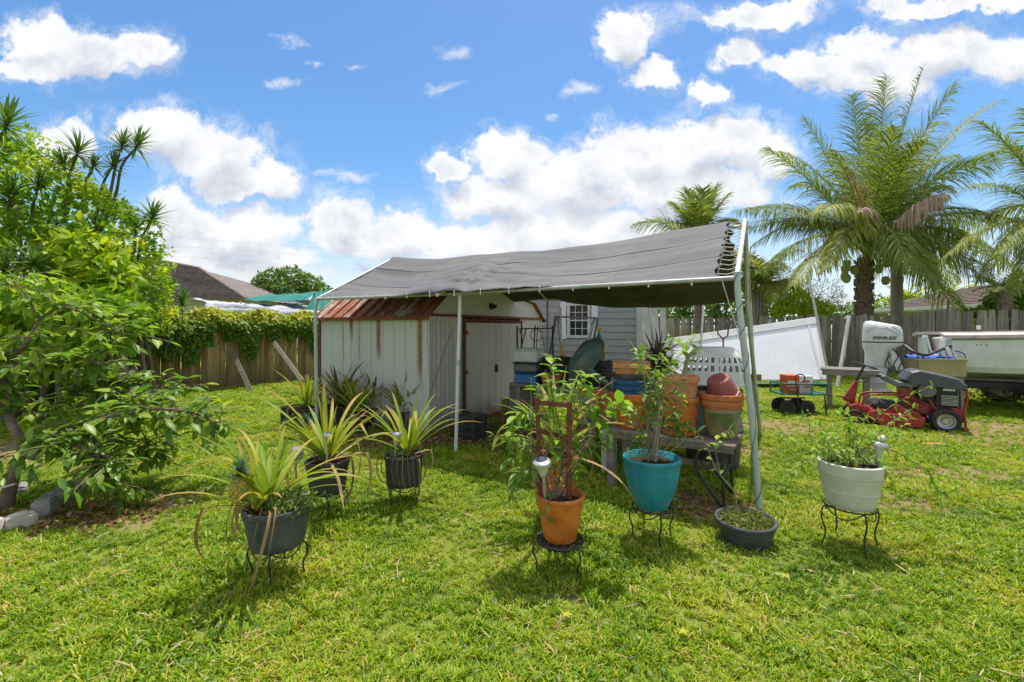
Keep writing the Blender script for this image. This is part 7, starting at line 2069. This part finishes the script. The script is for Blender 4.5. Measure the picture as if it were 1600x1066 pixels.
for i, (x, y, Y, s, (bx, by)) in enumerate(joints):
    e = P(x, y, Y); b0 = P(bx, by, Y + .1)
    ax = (e - b0).normalized()
    mid = b0 + Vector((-.2, .1, -.5)); low = b0 + Vector((-.5, .1, -1.2)); low.z = max(.1, low.z)
    thin = .45 if i in (15, 16, 17) else 1
    if i in (15, 16, 17): low = b0 + Vector((-.25, .05, -.9)); mid = b0 + Vector((-.05, 0, -.35))
    p_, r_ = smoothpts([low, mid, b0, e], [.03 * thin, .026 * thin, .02 * thin, .014 * thin], 5)
    MB().tube(p_, r_, 7).build('stem', M['bark'], dt, world=True)
    R = (ax + Vector((0, 0, .6))).to_track_quat('Z', 'Y').to_matrix().to_4x4()
    inst('rosette', ROS[i % 4], dt, Matrix.Translation(e) @ R @ Matrix.Rotation(i * 1.3, 4, 'Z') @ Matrix.Scale(s, 4))
MB().tube([th0 + Vector((.5, .3, 0)), th0 + Vector((.4, .3, 1.5)), th0 + Vector((.2, .2, 3.0))], [.09, .07, .04], 9).build('trunk', M['bark'], dt, world=True)
# vines over the brown fence
vn = thing('fence_vine', 'yellow-green vine spilling over the brown plank fence', 'vine', fa)
N = 19000; s = RNG.uniform(-3.8, 3.35, N)
hang = np.array([(1.15 if a < -.9 else .8 if a < .3 else (.22 if a < .62 else .5)) + 1.1 * max(-.22, noise.noise(Vector((a * 2.1, 0, 7)))) + (.55 if a < -1.5 else 0) * (0.6 + .5 * noise.noise(Vector((a * 2.2, 4, 1)))) for a in s])
hz = RNG.uniform(0, 1, N) ** 1.4
zz = 1.70 + .20 - hz * (hang + .22) + RNG.normal(0, .02, N) + .07 * np.sin(s * 5) * (hz < .3)
off = -.06 - .22 * np.sin(np.pi * np.clip(hz, 0, .8)) * RNG.uniform(.2, 1, N)
pos = np.array([fa.x, fa.y, 0])[None] + np.outer(s, [AD.x, AD.y, 0]) + np.outer(-off, [BD.x, BD.y, 0]); pos[:, 2] = zz
top = RNG.random(N) < .12; pos[top] -= np.outer(np.full(top.sum(), .18), [BD.x, BD.y, 0]); pos[top, 2] = 1.78 + RNG.uniform(0, .1, top.sum())
ax = norm(np.array([BD.x, BD.y, -.9])[None] + RNG.normal(size=(N, 3)) * .6); nr = norm(np.array([BD.x * .7, BD.y * .7 - .2, .7])[None] + RNG.normal(size=(N, 3)) * .35)
stuff(cloud('leaves', M['vine_leaf'], vn, T_SMALL, pos, ax, nr, RNG.uniform(.05, .14, N), np.clip((zz - 1.5) * 2.2, 0, .7) + RNG.uniform(0, .42, N), origin=vn.location, width=1.3))
vm = MB()
for k in range(40):
    rr = random.Random(k); a = rr.uniform(-3.4, 2.9); p0 = fa + AD * a + BD * .03; L_ = rr.uniform(.4, 1.0)
    vm.tube([p0 + Vector((0, 0, 1.75)), p0 + BD * .03 + AD * rr.uniform(-.1, .1) + Vector((0, 0, 1.75 - L_ / 2)), p0 + AD * rr.uniform(-.15, .15) + Vector((0, 0, 1.75 - L_))], .006, 5)
stuff(vm.build('stems', M['twig'], vn, world=True))

# ================================================================== TREES BEYOND THE FENCES
def tree(name, label, base, lobes, n, mat, size, seed, trunk_r=.15, T=T_SMALL, tf=None, group=None, width=1.0, inner=.3):
    t = thing(name, label, 'tree', base, 0, group)
    top = Vector((sum(l[0] for l in lobes) / len(lobes), sum(l[1] for l in lobes) / len(lobes), sum(l[2] for l in lobes) / len(lobes)))
    mb = MB(); b = Vector(base)
    mb.tube([b, b.lerp(top, .5) + Vector((.1, 0, 0)), top], [trunk_r, trunk_r * .75, trunk_r * .4], 9)
    for l in lobes:
        c = Vector(l[:3]); s = b.lerp(top, .55)
        mb.tube([s, s.lerp(c, .5) + Vector((0, 0, .15)), c], [trunk_r * .45, trunk_r * .3, trunk_r * .12], 6)
    mb.build('trunk', M['bark'], t, world=True)
    lobes_cloud('crown', t, lobes, n, mat, T, size, seed, tf, inner=inner, width=width)
    return t
p = P(455, 520, 27); p.z = 0
tree('round_tree', 'round crowned green tree behind the green canopy at left', p, [Lp(430, 440, 27, 1.0, 1, .65), Lp(455, 436, 27, 1.0, 1, .6), Lp(480, 443, 27, .8, 1, .5), Lp(412, 450, 26.5, .55, .8, .45), Lp(445, 452, 26.5, 1.2, 1, .5), Lp(498, 452, 27, .5, .7, .35)], 5200, M['far_leaf'], (.14, .26), 31)
p = P(1245, 520, 19); p.z = 0
def YL(px, py, Y, rx, rz): return Lp(px, py, Y, rx, rx * .8, rz)
tree('shrub_tree', 'bright yellow-green bushy tree above the grey fence behind the white panel', p, [YL(1232, 478, 17, .42, .28), YL(1250, 470, 17, .4, .32), YL(1272, 480, 17, .45, .28), YL(1290, 485, 17, .3, .2), YL(1215, 487, 17, .25, .16)], 2600, M['yellow_leaf'], (.07, .15), 32, .06)
p = P(1270, 520, 22); p.z = 0
M['olive_leaf'] = leafmat('olive_leaf', (.06, .09, .04), (.12, .16, .08), (.22, .26, .15), mode='attr', rough=.5, trans=.25)
tree('feathery_tree', 'grey-green fine leaved tree behind the grey fence under the palm', p, [YL(1240, 450, 22, .9, .55), YL(1285, 455, 22, .9, .6), YL(1200, 455, 22, .9, .6), YL(1310, 470, 22, .5, .5), YL(1215, 430, 22, .7, .5), YL(1262, 475, 22, 1.3, .5)], 5200, M['olive_leaf'], (.10, .2), 33, .12, T=T_STRIP, width=2.2, inner=.6)
p = P(1150, 520, 24.5); p.z = 0
tree('hedge_tree', 'dark green tree mass behind the grey fence under the canopy end', p, [YL(1040, 478, 26, 1.3, .9), YL(1090, 478, 26, 1.2, .9), YL(1140, 470, 26, 1.2, 1.1), YL(1190, 478, 24, 1.2, .8)], 5000, M['far_leaf'], (.14, .28), 34, .15)
p = P(1330, 520, 30); p.z = 0
tree('low_tree', 'green low tree glimpsed between the palm trunk and the shrub', p, [YL(1305, 492, 28, 1.2, .5), YL(1340, 490, 28, 1.3, .6), YL(1380, 485, 30, 1.3, .8), YL(1420, 478, 32, 1.3, .9), YL(1265, 495, 28, 1.2, .5)], 4200, M['far_leaf'], (.14, .28), 35, .12)
p = P(1560, 520, 17); p.z = 0
tree('yard_tree', 'dark green shrub tree at the green house beside the right edge', p, [YL(1560, 475, 14.5, .35, .3), YL(1590, 462, 14.5, .4, .35), YL(1530, 490, 14.2, .3, .14)], 1500, M['far_leaf'], (.10, .2), 36, .07)

# ---------------- palms
def frond(parent, crown, tip, bow, nleaf, leaf_len, mat, seed, hang=.8, dry=0, name='frond', wid=.022, tint0=0.):
    """rachis from crown to tip bowed upward; two rows of leaflets as one part"""
    rs = np.random.default_rng(seed)
    crown = Vector(crown); tip = Vector(tip)
    ctrl = crown.lerp(tip, .45) + Vector((0, 0, bow))
    pts = bez(crown, ctrl, tip, 26)
    L = sum((pts[i + 1] - pts[i]).length for i in range(25))
    mb = MB().tube(pts[::2] + [pts[-1]], [max(.006, .045 * (1 - i / 13)) for i in range(14)], 6)
    ra = mb.build(name, M['stalk_dry'] if dry else M['stalk'], parent, world=True)
    pos = []; ax = []; nr = []; sz = []
    side0 = (tip - crown).cross(Vector((0, 0, 1)))
    if side0.length < .01: side0 = Vector((1, 0, 0))
    side0.normalize()
    roll = rs.uniform(-.5, .5)
    n = nleaf
    for k in range(n):
        f = .14 + .86 * (k / (n - 1)); i = min(24, int(f * 25)); q0 = pts[i].lerp(pts[i + 1], f * 25 - i); t = (pts[min(25, i + 1)] - pts[i]).normalized()
        up = side0.cross(t).normalized()
        sd = side0 * math.cos(roll) + up * math.sin(roll)
        prof = math.sin(PI * min(1, .18 + f * .80)) ** .55
        for s in (-1, 1):
            d = sd * s * .85 + t * (.55 + .65 * f) + up * .2
            d = Vector(d).normalized()
            pos.append(tuple(q0)); ax.append(tuple(d + Vector(rs.normal(size=3)) * .12)); nr.append(tuple(up + sd * s * -.2)); sz.append(leaf_len * prof * rs.uniform(.7, 1.12))
    pos = np.array(pos); ax = norm(np.array(ax)); nr = np.array(nr); sz = np.array(sz)
    # leaflet strip bending under gravity: 5 cross sections
    secs = 6; N = len(pos); VS = np.zeros((N, secs, 2, 3))
    p = pos.copy(); d = ax.copy(); stiff = rs.uniform(.7, 1.2, N)
    b = norm(np.cross(nr, ax))
    for s in range(secs):
        f = s / (secs - 1); w = wid * (.7 + .6 * math.sin(PI * min(.95, f + .15))) * (1 if s < secs - 1 else .15)
        VS[:, s, 0] = p - b * w; VS[:, s, 1] = p + b * w
        p = p + d * (sz / (secs - 1))[:, None]
        d = norm(d + np.array([0, 0, -1.0])[None] * (hang * .36 * stiff)[:, None])
    base = (np.arange(N) * secs * 2)[:, None, None]
    q = np.array([[2 * s, 2 * s + 1, 2 * s + 3, 2 * s + 2] for s in range(secs - 1)])
    fs = (q[None] + base).reshape(-1, 4); vs = VS.reshape(-1, 3)
    inv = np.array(world_of(parent).inverted()); vs = vs @ inv[:3, :3].T + inv[:3, 3]
    me = bpy.data.meshes.new('leaflets'); me.vertices.add(len(vs)); me.vertices.foreach_set('co', vs.astype(np.float32).ravel())
    me.loops.add(fs.size); me.loops.foreach_set('vertex_index', fs.astype(np.int32).ravel())
    me.polygons.add(len(fs)); me.polygons.foreach_set('loop_start', np.arange(0, fs.size, 4, dtype=np.int32)); me.polygons.foreach_set('use_smooth', np.ones(len(fs), bool))
    me.update(calc_edges=True)
    at = me.attributes.new('tint', 'FLOAT', 'FACE'); at.data.foreach_set('value', np.repeat(np.clip(rs.normal(.4, .16, N) + tint0 + .0, 0, 1), secs - 1).astype(np.float32))
    me.materials.append(mat); o = bpy.data.objects.new('leaflets', me); COL.objects.link(o); o.parent = ra
    return ra
M['stalk'] = surf('frond_stalk', (.30, .34, .10), (.22, .24, .07), rough=.5, scale=4)
M['stalk_dry'] = surf('frond_stalk_dry', (.40, .28, .16), (.3, .2, .1), rough=.7, scale=4)
def palmtrunk_mat():
    m, T = newmat('palm_trunk')
    p = coords(T); n = T.noise(T.mapping(p, (3, 3, 9)), 3, 5, .65); n2 = T.noise(p, 9, 4, .6)
    c = T.mix(n, (.17, .125, .09), (.33, .26, .20)); c = T.mix(T.maprange(n2, .5, .7), c, (.10, .07, .05))
    finish(T, c, .9, 0, bump=n, bstr=1, bdist=.03, spec=.15); return m
M['palm_trunk'] = palmtrunk_mat()
M['smooth_trunk'] = surf('smooth_trunk', (.42, .38, .32), (.31, .28, .24), rough=.85, scale=5, stretch=(.4, .4, 3), bump=.5, spec=.15)
M['coconut'] = surf('coconut', (.26, .36, .05), (.34, .34, .06), rough=.5, scale=3)
Yc = 16.2
cb = P(1350, 512, Yc); cb.z = 0
cr_ = P(1358, 402, Yc)
cp = thing('coconut_palm', 'large coconut palm with rough trunk and coconuts behind the grey fence', 'palm tree', cb)
prof = []
for i in range(30):
    z = cr_.z * i / 29; prof.append((.30 + .05 * math.sin(i * 2.1) * (i % 2) - .05 * (i / 29), z))
MB().lathe([(r * .84 + .03 * (i % 2), z) for i, (r, z) in enumerate(prof)], 20).build('trunk', M['palm_trunk'], cp)
for k in range(70):     # old leaf bases
    a = k * 2.4; z = 1.2 + (cr_.z - 1.3) * k / 70
    o = MB().box((.265 * math.cos(a), .265 * math.sin(a), z), (.05, .24, .14), Matrix.Rotation(a, 3, 'Z') @ Matrix.Rotation(.35, 3, 'Y'), taper=.6).build('leaf_scar', M['palm_trunk'], cp)
tips = [((1197, 232), 0, 1.3, .75), ((1255, 185), 1.0, 1.2, .7), ((1148, 330), -1.5, 2.0, 1.0), ((1195, 418), -2.2, 2.2, 1.1), ((1240, 445), -3.0, 1.9, 1.0), ((1330, 150), .8, 1.0, .6), ((1385, 120), 1.5, .8, .55),
        ((1442, 108), -.5, 1.0, .5), ((1492, 135), -1.5, 1.3, .6), ((1560, 158), .5, 1.8, .7), ((1565, 235), -1, 1.9, .8), ((1545, 335), -2.0, 1.9, 1.0), ((1520, 425), -2.6, 2.3, 1.1), ((1466, 450), -3.2, 2.0, 1.0),
        ((1300, 235), -2.0, 1.6, .9), ((1285, 330), -3.2, 2.0, 1.0), ((1400, 200), -2.5, 1.2, .7), ((1450, 220), -2.8, 1.8, .9), ((1350, 190), 2.5, 1.4, .6), ((1470, 190), 2.5, 1.7, .7), ((1240, 290), 2.8, 1.8, .9), ((1180, 380), 2.2, 2.1, 1.1), ((1560, 400), 2.0, 2.2, 1.0), ((1290, 420), -3.0, 2.3, 1.1), ((1420, 420), -3.4, 2.3, 1.1)]
rr = random.Random(5)
for k in range(12):
    a = (rr.uniform(.1, 1.25) if k % 2 else rr.uniform(PI - 1.25, PI - .1)) if k % 3 else rr.uniform(-.7, .2); R_ = rr.uniform(190, 265)
    tips.append(((1362 + math.cos(a) * R_, 400 - math.sin(a) * R_), rr.uniform(-2.5, 3.5), rr.uniform(1.2, 1.8), rr.uniform(.7, 1.0)))
for i, ((x, y), dy, bow, hang) in enumerate(tips):
    tip = P(x, y, Yc + dy)
    if y < 260: bow *= .95
    c = cr_ + Vector((.08 * math.cos(i), .08 * math.sin(i), .02 * i))
    frond(cp, c, tip, bow * .75, 96, 1.4, M['frond_leaf'], 300 + i, hang=hang * 1.15, wid=.0125, tint0=.0 + (.3 if i in (4, 15, 23) else 0))
frond(cp, cr_, P(1345, 330, Yc - 2.6), 1.4, 44, .8, M['frond_dry'], 390, hang=1.4, dry=1, wid=.014)
# pale flower spathe cluster hanging at the right of the crown
sp0 = P(1385, 385, Yc - 1.2)
frond(cp, sp0, P(1478, 305, Yc - 3.4), .9, 60, 1.1, M['frond_dry'], 391, hang=3.4, dry=1, wid=.02)
frond(cp, sp0, P(1470, 312, Yc - 3.3), .85, 50, 1.0, M['frond_dry'], 395, hang=3.4, dry=1, wid=.018)
frond(cp, P(1360, 392, Yc - 1.0), P(1322, 262, Yc - 1.8), .9, 40, .85, M['frond_dry'], 393, hang=2.4, dry=1, wid=.012, tint0=.4)
for k in range(9):
    rr = random.Random(k); c = P(rr.choice((1308, 1322, 1330, 1368, 1376, 1318, 1385)) + rr.uniform(-5, 5), rr.uniform(408, 442), Yc - .7)
    MB().lathe([(.001, -.17), (.09, -.13), (.13, 0), (.10, .12), (.001, .15)], 12, c).build('coconut', M['coconut'], cp, world=True)
# second, smooth trunk palm right behind
M['sticker'] = surf('sticker', (.75, .72, .2), (.6, .58, .2), rough=.5)
Y2 = 17.0
b2 = P(1403, 512, Y2); b2.z = 0
sp_ = thing('smooth_palm', 'palm with smooth grey trunk just right of the coconut palm', 'palm tree', b2)
c2 = P(1400, 380, Y2)
MB().tube([b2, b2.lerp(c2, .5), c2], [.21, .19, .17], 16).build('trunk', M['smooth_trunk'], sp_, world=True)
for i, ((x, y), dy, bow, hang) in enumerate((((1340, 290), 2, 1.2, .9), ((1420, 250), 2, 1.0, .8), ((1480, 290), 1, 1.5, 1.0), ((1510, 380), 0, 1.8, 1.1), ((1455, 450), -1, 1.6, 1.1), ((1350, 440), 1.5, 1.7, 1.1), ((1490, 440), 1.8, 1.9, 1.1))):
    frond(sp_, c2, P(x, y, Y2 + dy), bow * .7, 84, 1.3, M['frond_leaf'], 330 + i, hang=hang * 1.1, wid=.013, tint0=.15)
# palm cut by the right edge
Y3 = 12.6
b3 = P(1668, 512, Y3); b3.z = 0; c3 = P(1665, 375, Y3)
ep = thing('coconut_palm', 'palm reaching in from beyond the right edge with arching fronds', 'palm tree', b3)
MB().tube([b3, b3.lerp(c3, .5) + Vector((.1, 0, 0)), c3], [.24, .2, .17], 16).build('trunk', M['palm_trunk'], ep, world=True)
for i, ((x, y), dy, bow, hang) in enumerate((((1530, 190), 0, 1.4, .8), ((1512, 290), -.8, 1.5, .9), ((1480, 400), -.5, 1.9, 1.0), ((1530, 440), .5, 1.7, 1.1), ((1590, 455), -1.2, 1.4, 1.1), ((1600, 170), -1, 1.2, .7), ((1545, 340), 1.5, 1.6, 1.0),
                                             ((1760, 250), 0, 1.4, .9), ((1800, 380), 0, 1.6, 1.0), ((1700, 170), 1, .9, .6), ((1740, 440), -1, 1.6, 1.0), ((1568, 225), 1.6, 1.5, .8), ((1560, 395), -1.5, 1.7, 1.1))):
    frond(ep, c3 + Vector((0, 0, .02 * i)), P(x, y, Y3 + dy), bow * .7, 90, 1.05, M['frond_leaf'], 350 + i, hang=hang * 1.1, wid=.010, tint0=.25 if i in (3, 2, 12, 6) else .05)
# small palm tops behind the canopy
Y4 = 19.0
b4 = P(1092, 512, Y4); b4.z = 0; c4 = P(1092, 380, Y4)
mp = thing('small_palm', 'small palm with upright fronds behind the right part of the shade tarp', 'palm tree', b4)
MB().tube([b4, c4], [.2, .16], 12).build('trunk', M['palm_trunk'], mp, world=True)
for i, ((x, y), dy, bow, hang) in enumerate((((1050, 318), 0, .7, .7), ((1075, 298), .8, .4, .5), ((1098, 296), -.5, .3, .5), ((1118, 294), .5, .5, .5), ((1138, 305), -.6, .7, .6), ((1040, 350), -1, .9, .9), ((1150, 345), -.5, 1.1, .9), ((990, 352), .5, 1.5, .8), ((1085, 318), -1.2, .6, .8),
                                             ((1010, 440), -1, 1.8, 1.0), ((1060, 470), -1.5, 1.6, 1.1), ((1110, 475), -1.5, 1.5, 1.1), ((1150, 460), -1, 1.6, 1.1), ((1170, 420), 0, 1.6, 1.1))):
    frond(mp, c4, P(x, y, Y4 + dy), bow * .6, 76, 1.15, M['frond_leaf'], 370 + i, hang=hang * 1.1, wid=.014, tint0=.1)
# feathery areca clump behind the fence, right of the canopy
Y5 = 18.0
b5 = P(1185, 512, Y5); b5.z = 0
ac = thing('areca_palm', 'clump of drooping yellow-green palm fronds behind the fence beside the canopy', 'palm tree', b5)
rr = random.Random(77)
for i in range(22):
    x = rr.uniform(1120, 1260); y = rr.uniform(385, 485); c = b5 + Vector((rr.uniform(-.5, .5), rr.uniform(-.4, .4), 2.6 + rr.uniform(0, .5)))
    frond(ac, c, P(x, y, Y5 + rr.uniform(-1.3, 1.3)), rr.uniform(.5, 1.2), 40, .8, M['frond_leaf'], 400 + i, hang=1.0, wid=.016, tint0=rr.choice((.1, .3, .45)))
mb = MB()
for k in range(6): mb.tube([b5 + Vector((.15 * (k - 3), 0, 0)), b5 + Vector((.12 * (k - 3), .1, 3.0))], .06, 8)
mb.build('trunk', M['smooth_trunk'], ac, world=True)
# low yellow palms over the right house
for j, (px, py, Y, lab) in enumerate(((1418, 455, 26, 'yellow-green feather palm above the roof edge next to the smooth trunk'), (1484, 452, 27, 'yellow palm top peeking over the brown roof'))):
    b = P(px, 512, Y); b.z = 0; c = P(px, py + 12, Y)
    t = thing('feather_palm', lab, 'palm tree', b)
    MB().tube([b, c], [.14, .1], 8).build('trunk', M['smooth_trunk'], t, world=True)
    for i in range(12):
        a = i * .55 - .3
        frond(t, c, c + Vector((math.cos(a) * 1.3, math.sin(i * 2.0) * .9, math.sin(a) * .75 + .1)), .35, 26, .5, M['yellow_leaf'], 430 + i + 20 * j, hang=.9, wid=.022)
# cycad-like spiky plant at the green house
b = P(1572, 512, 12.9); b.z = 0
t = thing('spiky_palm', 'grey-green spiky small palm with shaggy trunk before the green house', 'palm tree', b)
MB().tube([b, P(1570, 452, 12.9)], [.2, .16], 12).build('trunk', M['palm_trunk'], t, world=True)
for i in range(16):
    a = i * 2.4; c = P(1570, 452, 12.9)
    frond(t, c, c + Vector((math.cos(a) * .75, math.sin(a) * .7, .35 * math.sin(i) + .1)), .2, 24, .3, M['olive_frond'] if 'olive_frond' in M else M['frond_leaf'], 480 + i, hang=.4, wid=.009)
